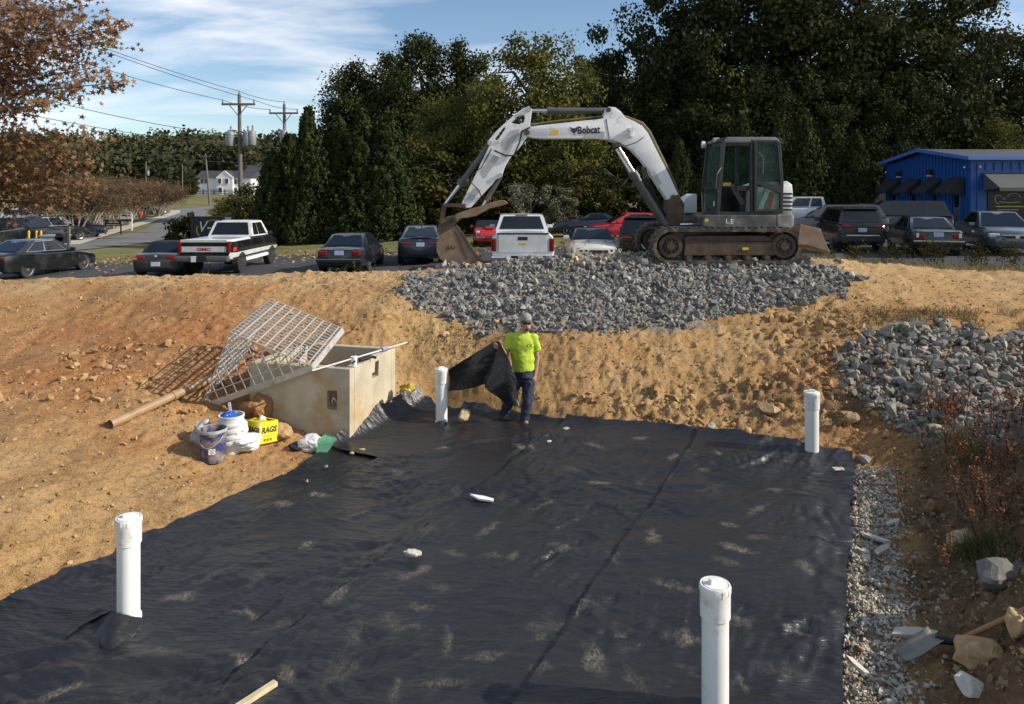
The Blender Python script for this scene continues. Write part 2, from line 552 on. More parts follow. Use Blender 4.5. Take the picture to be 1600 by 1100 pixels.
RIP = [(616, 447), (640, 474), (690, 498), (760, 518), (860, 520), (1000, 516), (1090, 505), (1180, 488), (1270, 470), (1350, 441), (1335, 426), (1262, 411), (1250, 408), (1000, 404), (760, 408), (640, 432)]
PILE = [(1305, 570), (1335, 530), (1400, 512), (1470, 508), (1560, 530), (1700, 540), (1700, 700), (1600, 690), (1500, 688), (1440, 690), (1380, 660), (1330, 620)]
def inside_poly(X, Y, poly):
    c = np.zeros(np.shape(X), bool); n = len(poly); j = n - 1
    for i in range(n):
        xi, yi = poly[i]; xj, yj = poly[j]
        c ^= ((yi > Y) != (yj > Y)) & (X < (xj - xi) * (Y - yi) / (yj - yi + 1e-12) + xi); j = i
    return c



# ---- the dug earth
NU, NV = 640, 430
u = np.linspace(-1, 1, NU)
yv = np.concatenate([np.linspace(2.6, 5.0, 50, endpoint=False), np.linspace(5.0, 14.6, 330, endpoint=False), np.linspace(14.6, 24.0, NV - 380)])
UU, YY = np.meshgrid(u, yv)
XX = np.sign(UU) * (np.abs(UU) * 0.72 * YY + np.abs(UU) ** 5 * 18.0)
ZZ = Hd(XX, YY)
Vd = np.stack([XX, YY, ZZ], -1).reshape(-1, 3)
ii = (np.arange(NV - 1)[:, None] * NU + np.arange(NU - 1)[None, :]).ravel()
quads = np.stack([ii, ii + 1, ii + NU + 1, ii + NU], -1)

# soil: tan to orange clay, redder on the left bank, drier on top, darker where it is freshly turned
m, N, L, b = new_mat('clay_soil')
setp(b, Roughness=0.95); b.inputs['Specular IOR Level'].default_value = 0.15
a1 = N.new('ShaderNodeAttribute'); a1.attribute_name = 'red'
a2 = N.new('ShaderNodeAttribute'); a2.attribute_name = 'turned'
g = N.new('ShaderNodeNewGeometry')
n1 = N.new('ShaderNodeTexNoise'); n1.inputs['Scale'].default_value = 1.3; n1.inputs['Detail'].default_value = 8; n1.inputs['Roughness'].default_value = 0.62
n2 = N.new('ShaderNodeTexNoise'); n2.inputs['Scale'].default_value = 17; n2.inputs['Detail'].default_value = 6; n2.inputs['Roughness'].default_value = 0.7
n3 = N.new('ShaderNodeTexNoise'); n3.inputs['Scale'].default_value = 75; n3.inputs['Detail'].default_value = 4
for q in (n1, n2, n3): L.new(g.outputs['Position'], q.inputs['Vector'])


def mixc(A, B, fac, mode='MIX'):
    x = N.new('ShaderNodeMix'); x.data_type = 'RGBA'; x.blend_type = mode
    for k, v in (('A', A), ('B', B), ('Factor', fac)):
        if isinstance(v, (tuple, float, int)): x.inputs[k].default_value = (*v, 1) if isinstance(v, tuple) else v
        else: L.new(v, x.inputs[k])
    return x.outputs['Result']


def ramp(src, p0, p1, c0=(0, 0, 0), c1=(1, 1, 1)):
    if p0 > p1: p0, p1, c0, c1 = p1, p0, c1, c0
    r = N.new('ShaderNodeValToRGB'); r.color_ramp.elements[0].position = p0; r.color_ramp.elements[1].position = p1
    r.color_ramp.elements[0].color = (*c0, 1); r.color_ramp.elements[1].color = (*c1, 1)
    L.new(src, r.inputs[0]); return r.outputs[0]


tan_c = ramp(n1.outputs['Fac'], 0.32, 0.68, (0.375, 0.218, 0.086), (0.500, 0.325, 0.148))
red_c = ramp(n1.outputs['Fac'], 0.32, 0.68, (0.355, 0.142, 0.052), (0.440, 0.210, 0.084))
c = mixc(tan_c, red_c, a1.outputs['Fac'])
c = mixc(c, (0.125, 0.080, 0.046), a2.outputs['Fac'])
ac = N.new('ShaderNodeAttribute'); ac.attribute_name = 'pale'
c = mixc(c, (0.53, 0.375, 0.205), ac.outputs['Fac'])
af = N.new('ShaderNodeAttribute'); af.attribute_name = 'fines'
c = mixc(c, (0.21, 0.20, 0.185), af.outputs['Fac'])
c = mixc(c, (0.56, 0.39, 0.23), ramp(n2.outputs['Fac'], 0.45, 1.0, c1=(0.7, 0.7, 0.7)))
ag = N.new('ShaderNodeAttribute'); ag.attribute_name = 'grass'
c = mixc(c, (0.22, 0.115, 0.048), ramp(n2.outputs['Fac'], 0.50, 0.27))
c = mixc(c, (0.20, 0.105, 0.045), ramp(n3.outputs['Fac'], 0.46, 0.30, c1=(0.75, 0.75, 0.75)))
c = mixc(c, ramp(n2.outputs['Fac'], 0.3, 0.7, (0.075, 0.085, 0.028), (0.19, 0.17, 0.07)), ag.outputs['Fac'])
L.new(c, b.inputs['Base Color'])
bp = N.new('ShaderNodeBump'); bp.inputs['Strength'].default_value = 0.9; bp.inputs['Distance'].default_value = 0.016
bp2 = N.new('ShaderNodeBump'); bp2.inputs['Strength'].default_value = 0.8; bp2.inputs['Distance'].default_value = 0.035
L.new(n3.outputs['Fac'], bp.inputs['Height']); L.new(n2.outputs['Fac'], bp2.inputs['Height'])
L.new(bp2.outputs[0], bp.inputs['Normal']); L.new(bp.outputs[0], b.inputs['Normal'])
M['soil'] = m

me = np_mesh('dirt_ground', Vd, quads.ravel(), np.full(len(quads), 4), M['soil'], smooth=True)
xr, yr = Vd[:, 0], Vd[:, 1]
red = sstep(-1.0, -5.5, xr) * np.exp(-((yr - 11.2) / 2.2) ** 2) * 1.15 + 0.5 * fbm(xr * 0.5, yr * 0.5, 3, off=4) * 0.6
red = red + 0.8 * np.exp(-(((xr - 4.9) / 1.1) ** 2 + ((yr - 10.0) / 1.6) ** 2)) + 0.7 * np.exp(-(((xr - 7.2) / 1.3) ** 2 + ((yr - 12.4) / 0.35) ** 2))
turned = np.clip((rough_mask(xr, yr) - 0.9) * 0.9, 0, 1) * np.clip(0.45 + fbm(xr * 1.5, yr * 1.5, 3, off=9), 0, 1)
sd_, td_ = xy_to_st(xr, yr)
turned = np.clip(turned * 1.5 + 1.0 * sstep(-0.35, -0.75, td_ + 0.25 * fbm(xr * 1.3, yr * 1.3, 3, off=70)) * sstep(10.6, 8.8, yr) + 0.55 * np.clip(fbm(xr * 1.1, yr * 0.9, 5, gain=0.6, off=52) - 0.12, 0, 1), 0, 0.95)
grs = sstep(5.4, 6.2, xr) * sstep(15.3, 15.9, yr + 0.25 * fbm(xr * 1.5, yr * 1.5, 3)) + sstep(1.0, 0.0, xr) * sstep(14.7, 15.3, yr + 0.3 * fbm(xr * 1.5, yr * 1.5, 3)) * 0.8
pxs = 800 + xr / yr * FPX; pys = HOR + (EYE - Vd[:, 2]) / yr * FPX; jx = 16 * fbm(xr * 2.5, yr * 2.5, 3, off=77)
fines = 0.85 * (inside_poly(pxs + jx, pys + jx, RIP) & (yr < 15)) + 0.7 * (inside_poly(pxs + jx, pys + jx, PILE) & (yr < 12.5))
fines = np.clip(fines + 0.8 * sstep(-0.45, -0.2, td_ + 0.15 * fbm(xr * 2, yr * 2, 3, off=71)) * sstep(0.3, 0.0, td_) * sstep(0.2, -0.1, sd_), 0, 1)
for nm, arr in (('fines', fines), ('red', np.clip(red, 0, 1)), ('turned', turned), ('grass', np.clip(grs, 0, 1)), ('pale', np.clip(0.75 * sstep(12.9, 14.0, yr) * sstep(15.8, 14.8, yr) * (0.7 + 0.6 * fbm(xr * .6, yr * .8, 3, off=15)) + 0.35 * fbm(xr * 0.9, yr * 0.9, 4, off=33), 0, 0.9) * (1 - turned) ** 2)):
    at = me.attributes.new(nm, 'FLOAT', 'POINT'); at.data.foreach_set('value', arr.astype(np.float32))
dirt_ground = link(bpy.data.objects.new('dirt_ground', me))
tag(dirt_ground, 'bare orange and tan clay bank dug out around the black sheeting', kind='structure')

# ---- wide ground beyond
def sheet(name, xs, ys, dz, mat, label=None, kind='structure'):
    X, Y = np.meshgrid(xs, ys); Z = G(X, Y) + dz
    V = np.stack([X, Y, Z], -1).reshape(-1, 3); nu, nv = len(xs), len(ys)
    i = (np.arange(nv - 1)[:, None] * nu + np.arange(nu - 1)[None, :]).ravel()
    q = np.stack([i, i + 1, i + nu + 1, i + nu], -1)
    o = link(bpy.data.objects.new(name, np_mesh(name, V, q.ravel(), np.full(len(q), 4), mat, smooth=True)))
    return tag(o, label, kind=kind)


def ribbon(name, pts, width, dz, mat, label=None):
    P = []
    for i in range(len(pts) - 1):
        for k in range(12): P.append(Vector(pts[i]).lerp(Vector(pts[i + 1]), k / 12))
    P.append(Vector(pts[-1]))
    V = []; q = []
    for i, p in enumerate(P):
        d = (P[min(i + 3, len(P) - 1)] - P[max(i - 3, 0)]).normalized(); n = Vector((-d.y, d.x))
        for k in (-1, -0.33, 0.33, 1):
            c = p + n * (k * width / 2); V.append((c.x, c.y, Gz(c.x, c.y) + dz))
        if i: 
            for k in range(3): q.append((4 * i - 4 + k, 4 * i - 3 + k, 4 * i + 1 + k, 4 * i + k))
    o = link(bpy.data.objects.new(name, np_mesh(name, V, np.ravel(q), np.full(len(q), 4), mat)))
    return tag(o, label, kind='structure')


def ground_mat(name, cols, scale, rough=0.95, leaf=None, bump=0.3, bs=30):
    m, N, L, b = new_mat(name); setp(b, Roughness=rough); b.inputs['Specular IOR Level'].default_value = 0.2
    g = N.new('ShaderNodeNewGeometry')
    n1 = N.new('ShaderNodeTexNoise'); n1.inputs['Scale'].default_value = scale; n1.inputs['Detail'].default_value = 9; n1.inputs['Roughness'].default_value = 0.65
    L.new(g.outputs['Position'], n1.inputs['Vector'])
    r = N.new('ShaderNodeValToRGB'); el = r.color_ramp.elements
    while len(el) < len(cols): el.new(0.5)
    for i, c in enumerate(cols): el[i].position = 0.28 + 0.44 * i / (len(cols) - 1); el[i].color = (*c, 1)
    L.new(n1.outputs['Fac'], r.inputs[0]); out = r.outputs[0]
    n2 = N.new('ShaderNodeTexNoise'); n2.inputs['Scale'].default_value = bs; n2.inputs['Detail'].default_value = 5; L.new(g.outputs['Position'], n2.inputs['Vector'])
    if leaf:
        r2 = N.new('ShaderNodeValToRGB'); r2.color_ramp.elements[0].position = 0.60; r2.color_ramp.elements[1].position = 0.66
        L.new(n2.outputs['Fac'], r2.inputs[0])
        x = N.new('ShaderNodeMix'); x.data_type = 'RGBA'; x.inputs['B'].default_value = (*leaf, 1)
        L.new(r2.outputs[0], x.inputs['Factor']); L.new(out, x.inputs['A']); out = x.outputs['Result']
    L.new(out, b.inputs['Base Color'])
    bp = N.new('ShaderNodeBump'); bp.inputs['Strength'].default_value = bump; bp.inputs['Distance'].default_value = 0.03
    L.new(n2.outputs['Fac'], bp.inputs['Height']); L.new(bp.outputs[0], b.inputs['Normal'])
    return m


M['grass_ground'] = ground_mat('mown_grass', [(0.075, 0.082, 0.026), (0.15, 0.14, 0.05), (0.23, 0.19, 0.085)], 0.35, leaf=(0.26, 0.19, 0.10), bs=9)
M['asphalt'] = ground_mat('asphalt', [(0.045, 0.046, 0.050), (0.065, 0.066, 0.070), (0.088, 0.088, 0.090)], 0.5, rough=0.8, leaf=None, bs=60)
M['asphalt_road'] = ground_mat('worn_asphalt', [(0.13, 0.13, 0.13), (0.17, 0.17, 0.165), (0.20, 0.195, 0.19)], 0.4, rough=0.85, bs=60)
M['pavement'] = ground_mat('concrete_pavement', [(0.40, 0.38, 0.33), (0.50, 0.47, 0.41)], 0.8, rough=0.9, bs=40)
xs = np.concatenate([np.linspace(-700, -60, 20, endpoint=False), np.linspace(-60, 60, 70, endpoint=False), np.linspace(60, 700, 20)])
ys = np.concatenate([np.linspace(17.0, 60, 40, endpoint=False), np.linspace(60, 240, 50, endpoint=False), np.linspace(240, 1400, 30)])
sheet('ground', xs, ys, -0.03, M['grass_ground'], 'grass land behind the parking lot')
sheet('parking_lot', np.linspace(-26, 17, 44), np.linspace(17.6, 35.5, 19), 0.005, M['asphalt'], 'dark asphalt parking lot behind the dirt bank')
sheet('parking_lot', np.linspace(17.004, 70, 44), np.linspace(17.6, 62, 30), 0.005, M['asphalt'], 'dark asphalt lot around the blue building')
ribbon('road', [(-70, 36), (-48, 38.5), (-34, 41.0), (-28.5, 44.5), (-27.0, 52), (-31, 68), (-44, 100), (-58, 132), (-50, 158), (-10, 178)], 5.4, 0.015, M['asphalt_road'], 'worn grey side road climbing away to the left')
ribbon('driveway', [(-33, 47.5), (-40, 46.5), (-52, 46), (-75, 46)], 5.0, 0.022, M['asphalt'], 'dark driveway crossing the sidewalk to the far lot')
ribbon('side_lot', [(-38, 52), (-46, 72), (-62, 105)], 9, 0.010, M['asphalt'], 'far lot behind the crape myrtles')
ribbon('sidewalk', [(-29.2, 48.2), (-32, 56), (-40, 79), (-54.5, 119), (-58.5, 128)], 1.5, 0.03, M['pavement'], 'pale concrete sidewalk beside the road')


# ================================================================ BLACK SHEETING
m, N, L, b = new_mat('black_geotextile')
setp(b, Roughness=0.42); b.inputs['Specular IOR Level'].default_value = 0.5
g = N.new('ShaderNodeNewGeometry')
def mapped(scale3, rot=0.0):
    mpn = N.new('ShaderNodeMapping'); mpn.inputs['Scale'].default_value = scale3; mpn.inputs['Rotation'].default_value = (0, 0, rot)
    L.new(g.outputs['Position'], mpn.inputs[0]); return mpn.outputs[0]
def tnoise(vec, scale, detail=5, rough=0.6, dist=0.0):
    q = N.new('ShaderNodeTexNoise'); q.inputs['Scale'].default_value = scale; q.inputs['Detail'].default_value = detail; q.inputs['Roughness'].default_value = rough; q.inputs['Distortion'].default_value = dist
    L.new(vec, q.inputs['Vector']); return q.outputs['Fac']
def mulv(a_, b_):
    q = N.new('ShaderNodeMath'); q.operation = 'MULTIPLY'; L.new(a_, q.inputs[0])
    if isinstance(b_, float): q.inputs[1].default_value = b_
    else: L.new(b_, q.inputs[1])
    return q.outputs[0]
va = mapped((1.0, 1.9, 1.0), 0.25)
adu = N.new('ShaderNodeAttribute'); adu.attribute_name = 'dust'
patch = adu.outputs['Fac']                                             # scuffs and boot prints, laid out on the sheets themselves
grain = ramp(tnoise(mapped((1, 0.45, 1), 0.5), 60, 6, 0.75), 0.40, 0.68)      # ... broken up by the weave
dust = mulv(mulv(patch, grain), 0.9)
film = ramp(tnoise(mapped((0.6, 0.6, 1)), 0.9, 5, 0.6), 0.35, 0.8)
base = mixc((0.0125, 0.0130, 0.0160), (0.0215, 0.0215, 0.0230), film)
base = mixc(base, (0.26, 0.22, 0.16), dust)
L.new(base, b.inputs['Base Color'])
rr = N.new('ShaderNodeMapRange'); rr.inputs['To Min'].default_value = 0.31; rr.inputs['To Max'].default_value = 0.43
L.new(film, rr.inputs['Value'])
rx = N.new('ShaderNodeMath'); rx.operation = 'MAXIMUM'; L.new(rr.outputs[0], rx.inputs[0]); L.new(dust, rx.inputs[1]); L.new(rx.outputs[0], b.inputs['Roughness'])
bq = N.new('ShaderNodeBump'); bq.inputs['Strength'].default_value = 1.0; bq.inputs['Distance'].default_value = 0.02
L.new(tnoise(mapped((0.45, 2.0, 1), 0.22), 9, 5, 0.55, 0.6), bq.inputs['Height'])
bq2 = N.new('ShaderNodeBump'); bq2.inputs['Strength'].default_value = 0.10; bq2.inputs['Distance'].default_value = 0.004
L.new(tnoise(mapped((1, 1, 1)), 90, 2), bq2.inputs['Height']); L.new(bq.outputs[0], bq2.inputs['Normal']); L.new(bq2.outputs[0], b.inputs['Normal'])
M['fabric'] = m


def wrinkle(X, Y):
    a = X * 0.97 + Y * 0.22; c = Y * 0.97 - X * 0.22
    wx = 0.5 * fbm(X * 0.8, Y * 0.8, 2, off=31); wy = 0.5 * fbm(X * 0.8, Y * 0.8, 2, off=47)
    def turn(t): return X * math.cos(t) + Y * math.sin(t), Y * math.cos(t) - X * math.sin(t)
    a2_, c2_ = turn(0.75); a3_, c3_ = turn(-0.40); a4_, c4_ = turn(1.05)
    r1 = 0.5 - np.abs(fbm(a * 0.55 + wx, c * 1.9 + wy, 2, off=2))
    r2 = 0.45 - np.abs(fbm(a2_ * 0.9 + wx, c2_ * 3.6 + wy * 1.6, 2, off=13))
    r3 = 0.4 - np.abs(fbm(a3_ * 1.5 + wx, c3_ * 7.5 + wy * 3, 2, off=23))
    r4 = 0.4 - np.abs(fbm(a4_ * 2.0 + wy, c4_ * 9.5 + wx * 3, 2, off=39))
    amt = 0.30 + 0.95 * sstep(-0.3, 0.5, fbm(X * 0.6, Y * 0.6, 2, off=61)); amt2 = 0.25 + 1.0 * sstep(-0.3, 0.5, fbm(X * 0.8, Y * 0.8, 2, off=83))
    return amt * (0.048 * r1 + 0.020 * r3) + amt2 * (0.040 * r2 + 0.017 * r4) + 0.035 * fbm(X * 0.6, Y * 0.6, 2, off=8)


PRINTS = [(762, 832), (710, 871), (765, 874), (798, 874), (652, 902), (689, 923), (658, 953), (610, 975), (637, 987), (555, 996), (540, 1045), (528, 1063), (619, 1084), (698, 1005), (847, 984), (841, 999), (844, 1051), (902, 965), (1042, 926), (1072, 1008), (367, 1029), (385, 953), (430, 975), (525, 935), (783, 780), (893, 734), (938, 753), (999, 754), (1060, 716), (993, 1075), (713, 768), (458, 756), (443, 783), (403, 902),
          (1183, 852), (1133, 891), (1152, 871), (1209, 773), (1250, 779), (1103, 773), (1099, 740), (1185, 803), (1123, 717), (1160, 981), (1213, 1059), (1156, 1075), (1054, 928), (1072, 1006), (250, 1010), (290, 990), (120, 1040), (95, 1075), (500, 770), (560, 800), (620, 735), (820, 700), (1000, 690), (930, 700), (760, 690), (690, 700), (1020, 850), (960, 880), (980, 800), (880, 860), (850, 790), (660, 830), (580, 860), (480, 850), (330, 900), (280, 930), (450, 1060), (700, 1070), (760, 1030), (930, 1040), (1260, 900), (1240, 1000), (1290, 850), (1140, 830), (1200, 700), (1080, 1060)]
_rp = np.random.default_rng(8)


def dust_at(X, Y):
    d = np.zeros(np.shape(X))
    nx = 0.05 * fbm(X * 9, Y * 9, 3, off=12); ny = 0.05 * fbm(X * 9, Y * 9, 3, off=57)
    for (px, py), (r0, r1_, r2_, r3_) in zip(PRINTS, np.random.default_rng(8).random((len(PRINTS), 4))):
        D = 3.30 * FPX / (py - HOR); cx = (px - 800) * D / FPX; t = r0 * 3.14
        u_ = (X - cx + nx) * math.cos(t) + (Y - D + ny) * math.sin(t); v_ = -(X - cx + nx) * math.sin(t) + (Y - D + ny) * math.cos(t)
        e = np.sqrt((u_ / (0.08 + 0.13 * r1_)) ** 2 + (v_ / (0.028 + 0.040 * r2_)) ** 2)
        d = np.maximum(d, (0.28 + 0.95 * r3_ ** 1.4) * sstep(1.35, 0.40, e))
    return d


def fab_z(x, y):
    s, t = xy_to_st(x, y); lv = 3 if t < 1.84 else 2 if t < 3.68 else 1 if t < 5.3 else 0
    return max(Hsz(x, y), -0.02) + 0.035 + lv * 0.038 + float(wrinkle(np.array([x]), np.array([y]))[0])


def on_sheet(x, y):
    s, t = xy_to_st(x, y); return s < 0.15 and -0.02 < t < 6.1


def fabric_strip(name, t0, t1, s0, s1, level, label, ragged=0.03, lift=0.02, left_drape=0.0, s1fn=None, folds=()):
    ns = int((s1 - s0) / 0.02); nt = int((t1 - t0) / 0.02)
    T, S = np.meshgrid(np.linspace(0, 1, nt), np.linspace(0, 1, ns))
    tt = t0 + (t1 - t0) * T
    send = s1 + ragged * 1.6 * fbm(tt * 2.2 + level, tt * 0 + 3.1, 3) if s1fn is None else s1fn(tt)
    sc_ = np.linspace(-1.6, 0.5, 60); tq = np.linspace(t0, t1, nt); SX, TX = np.meshgrid(sc_, tq, indexing='ij'); hx, hy = st_to_xy(SX, TX)
    lim = np.where((Hs(hx, hy) < 0.075) | (SX < -1.5), SX, -9).max(0); lim = np.convolve(np.pad(lim, 12, mode='edge'), np.ones(25) / 25, 'valid')
    if left_drape == 0: send = np.minimum(send, lim[None, :] + 0.5 * ragged * fbm(tt * 3.0, tt * 0 + 7.7, 3))
    ss = s0 + (send - s0) * S
    tt = tt + ragged * fbm(ss * 1.1, ss * 0 + level * 5.0, 3) * np.where(T < 0.5, 1 - T, T)
    X, Y = st_to_xy(ss, tt)
    Z = np.maximum(Hs(X, Y), -0.02) + 0.035 + level * 0.038 + wrinkle(X, Y)
    Z = Z + lift * 0.22 * sstep(0.05, 0.0, (1 - T) * (t1 - t0)) * (0.85 + 0.7 * fbm(ss * 2.3, ss * 0 + level, 2))      # free edge curls up
    Z = Z + 0.03 * sstep(0.10, 0.0, (send - ss)) * (0.4 + fbm(tt * 3.0, tt * 0 + 9, 2))
    if left_drape > 0: Z = Z + left_drape * sstep(6.0, 6.25, tt)
    for (fx, fy, fr, fh) in folds: Z = Z + fh * np.exp(-((X - fx) ** 2 + (Y - fy) ** 2) / fr ** 2)
    V = np.stack([X, Y, Z], -1).reshape(-1, 3)
    i = (np.arange(ns - 1)[:, None] * nt + np.arange(nt - 1)[None, :]).ravel()
    q = np.stack([i, i + 1, i + nt + 1, i + nt], -1)
    o = link(bpy.data.objects.new(name, np_mesh(name, V, q.ravel(), np.full(len(q), 4), M['fabric'], smooth=True)))
    at = o.data.attributes.new('dust', 'FLOAT', 'POINT'); at.data.foreach_set('value', dust_at(X, Y).ravel().astype(np.float32))
    return tag(o, label, 'ground sheet', 'strips of black ground sheeting')


PIPES = [(-2.98, 5.72, 'front left'), (-1.01, 10.55, 'behind'), (3.74, 9.18, 'right rear'), (1.31, 4.75, 'front')]
fabric_strip('ground_sheet', 0.0, 1.88, -7.4, 0.12, 3, 'black ground sheet strip along the pale gravel edge', lift=0.022)
fabric_strip('ground_sheet', 1.80, 3.74, -7.4, 0.13, 2, 'black ground sheet strip second from the gravel edge', lift=0.026)
fabric_strip('ground_sheet', 3.62, 5.36, -7.4, -0.06, 1, 'black ground sheet strip the man walks on, running past the limestone piece', lift=0.03, folds=[(-0.6, 10.9, 0.35, 0.05)])
fabric_strip('ground_sheet', 5.22, 6.12, -7.4, -2.12, 0, 'black ground sheet strip along the left dirt bank, holding the torn front pipe collar', ragged=0.07, lift=0.03, folds=[(-3.1, 5.6, 0.3, 0.07), (-4.0, 5.6, 0.5, 0.06)])
fabric_strip('ground_sheet', 5.16, 6.16, -2.35, -0.2, 1, 'short black sheet lapped up against the concrete box', ragged=0.09, lift=0.02, left_drape=0.20, s1fn=lambda t: -0.25 + 0.12 * fbm(t * 3, t * 0 + 2, 2))
# ================================================================ STONES
def hull_rock(seed, sx=1.0, sy=0.8, sz=0.6, n=11):
    rg = np.random.default_rng(seed)
    P = rg.normal(size=(n, 3)); P /= np.linalg.norm(P, axis=1)[:, None]
    P *= (0.72 + 0.28 * rg.random((n, 1))) * np.array((sx, sy, sz)) * 0.5
    bm = bmesh.new()
    for p in P: bm.verts.new(p)
    bmesh.ops.convex_hull(bm, input=bm.verts)
    bmesh.ops.delete(bm, geom=[v for v in bm.verts if not v.link_faces], context='VERTS')
    bmesh.ops.triangulate(bm, faces=bm.faces)
    bm.verts.ensure_lookup_table()
    V = np.array([v.co[:] for v in bm.verts]); F = np.array([[v.index for v in f.verts] for f in bm.faces])
    bm.verts.index_update()
    F = np.array([[v.index for v in f.verts] for f in bm.faces])
    bm.free()
    return V, F


ROCKS = [hull_rock(100 + k, 1.0, 0.62 + 0.3 * ((k * 7) % 5) / 5, 0.38 + 0.35 * ((k * 3) % 7) / 7, 10 + k % 5) for k in range(16)]
M['stone_grey'] = tint_mat('blue_grey_granite', [(0.080, 0.080, 0.078), (0.205, 0.20, 0.19), (0.105, 0.105, 0.103), (0.29, 0.28, 0.255), (0.14, 0.139, 0.135), (0.40, 0.38, 0.33), (0.17, 0.168, 0.16)], 0.85, bump=0.25, bscale=60, noise_var=0.22)
M['stone_pile'] = tint_mat('dusty_granite', [(0.14, 0.133, 0.12), (0.27, 0.25, 0.215), (0.17, 0.163, 0.15), (0.34, 0.30, 0.25), (0.21, 0.198, 0.175), (0.42, 0.36, 0.28)], 0.9, bump=0.3, bscale=50, noise_var=0.25)
M['stone_tan'] = tint_mat('tan_field_stone', [(0.36, 0.25, 0.14), (0.48, 0.36, 0.22), (0.42, 0.27, 0.13), (0.52, 0.41, 0.28)], 0.9, bump=0.35, bscale=40, noise_var=0.25)
M['gravel'] = tint_mat('crushed_limestone', [(0.42, 0.385, 0.315), (0.53, 0.49, 0.41), (0.46, 0.42, 0.345), (0.60, 0.56, 0.48), (0.37, 0.325, 0.255)], 0.9, bump=0.2)
M['clod'] = tint_mat('clay_clod', [(0.34, 0.195, 0.080), (0.42, 0.27, 0.125), (0.29, 0.15, 0.062), (0.46, 0.315, 0.165), (0.36, 0.215, 0.092)], 0.95, bump=0.4, bscale=50, noise_var=0.2)
ROCK_ME = {}


def rock_mesh(k, mat):
    key = (k, mat)
    if key not in ROCK_ME:
        V, F = ROCKS[k]; ROCK_ME[key] = np_mesh('stone', V, F.ravel(), np.full(len(F), 3), M[mat])
    return ROCK_ME[key]


def rot_mats(n, rg, tilt=3.14):
    a = rg.random(n) * 2 * np.pi; b_ = (rg.random(n) - 0.5) * 2 * tilt; c_ = (rg.random(n) - 0.5) * 2 * tilt
    def Rz(t): o = np.zeros((n, 3, 3)); o[:, 0, 0] = np.cos(t); o[:, 0, 1] = -np.sin(t); o[:, 1, 0] = np.sin(t); o[:, 1, 1] = np.cos(t); o[:, 2, 2] = 1; return o
    def Rx(t): o = np.zeros((n, 3, 3)); o[:, 1, 1] = np.cos(t); o[:, 1, 2] = -np.sin(t); o[:, 2, 1] = np.sin(t); o[:, 2, 2] = np.cos(t); o[:, 0, 0] = 1; return o
    def Ry(t): o = np.zeros((n, 3, 3)); o[:, 0, 0] = np.cos(t); o[:, 0, 2] = np.sin(t); o[:, 2, 0] = -np.sin(t); o[:, 2, 2] = np.cos(t); o[:, 1, 1] = 1; return o
    return Rz(a) @ Rx(b_) @ Ry(c_)


def merged_stones(name, P, S, rg, mat, tilt=3.14, parent=None, label=None):
    n = len(P); RM = rot_mats(n, rg, tilt); Vs, Fs, T = [], [], []; base = 0
    kk = rg.integers(0, len(ROCKS), n)
    for i in range(n):
        V, F = ROCKS[kk[i]]
        Vs.append((V * S[i]) @ RM[i].T + P[i]); Fs.append(F + base); base += len(V)
        T.append(np.full(len(F), rg.random()))
    F = np.concatenate(Fs)
    o = link(bpy.data.objects.new(name, np_mesh(name, np.concatenate(Vs), F.ravel(), np.full(len(F), 3), M[mat], attr=np.concatenate(T))), parent)
    return tag(o, label, kind='stuff')


def scatter(n, xlim, ylim, rg, px_poly=None, xy_poly=None, jag=14):
    """points on the dug ground, kept where they show inside an outline"""
    X = rg.uniform(*xlim, n); Y = rg.uniform(*ylim, n); Z = Hd(X, Y)
    if px_poly is not None:
        px = 800 + X / Y * FPX + jag * fbm(X * 2.5, Y * 2.5, 3, off=77); py = HOR + (EYE - Z) / Y * FPX + jag * fbm(X * 2.5, Y * 2.5, 3, off=91)
        k = inside_poly(px, py, px_poly); X, Y, Z = X[k], Y[k], Z[k]
    if xy_poly is not None:
        k = inside_poly(X, Y, xy_poly); X, Y, Z = X[k], Y[k], Z[k]
    return np.stack([X, Y, Z], -1)


def stone_pile(name, P, S, mat, label, cat, rg, n_single=300, lift=0.25):
    """the stones that show largest are parts of their own, the rest one mass"""
    P = P.copy(); P[:, 2] += S * lift
    order = np.argsort(-(S / P[:, 1])); big, rest = order[:n_single], order[n_single:]
    c = P.mean(0)
    root = empty(name, (c[0], c[1], Hsz(c[0], c[1])), 0, label, cat)
    inv = np.array(root.location)
    RMs = rot_mats(len(big), rg)
    for q, i in enumerate(big):
        o = bpy.data.objects.new('stone', rock_mesh(int(rg.integers(0, len(ROCKS))), mat))
        link(o, root)
        o.matrix_local = Matrix.Translation(Vector(P[i] - inv)) @ Matrix(RMs[q].tolist()).to_4x4() @ Matrix.Diagonal((S[i], S[i], S[i], 1))
    if len(rest):
        r = merged_stones('small_stones', P[rest] - inv, S[rest], rg, mat, parent=root)
    return root


rg = np.random.default_rng(3)
P = scatter(42000, (-2.6, 7.2), (11.8, 14.9), rg, RIP)
S = 0.058 + 0.095 * rg.random(len(P)) ** 2.0 + 0.13 * (rg.random(len(P)) < 0.025)
keep = rg.random(len(P)) < 0.55
P, S = P[keep][:12000], S[keep][:12000]
P[:, 2] -= 0.02
stone_pile('riprap_slope', P, S, 'stone_grey', 'apron of blue-grey broken stone down the bank below the excavator', 'stone apron', rg)
# stones along the crest, some of them tan
P = scatter(1500, (-0.9, 3.0), (14.15, 15.6), rg); P[:, 2] += 0.05 * np.exp(-((P[:, 1] - 14.8) / 0.4) ** 2)
S = 0.10 + 0.14 * rg.random(len(P)) ** 2
merged_stones('crest_stones', P[:420], S[:420], rg, 'stone_tan', label='low heap of tan broken stone on the crest in front of the white pickup')
merged_stones('crest_stones', P[420:900] + np.array((0.6, 0.25, 0.02)), S[420:900], rg, 'stone_grey', label='grey stones strewn along the crest behind the tan heap')

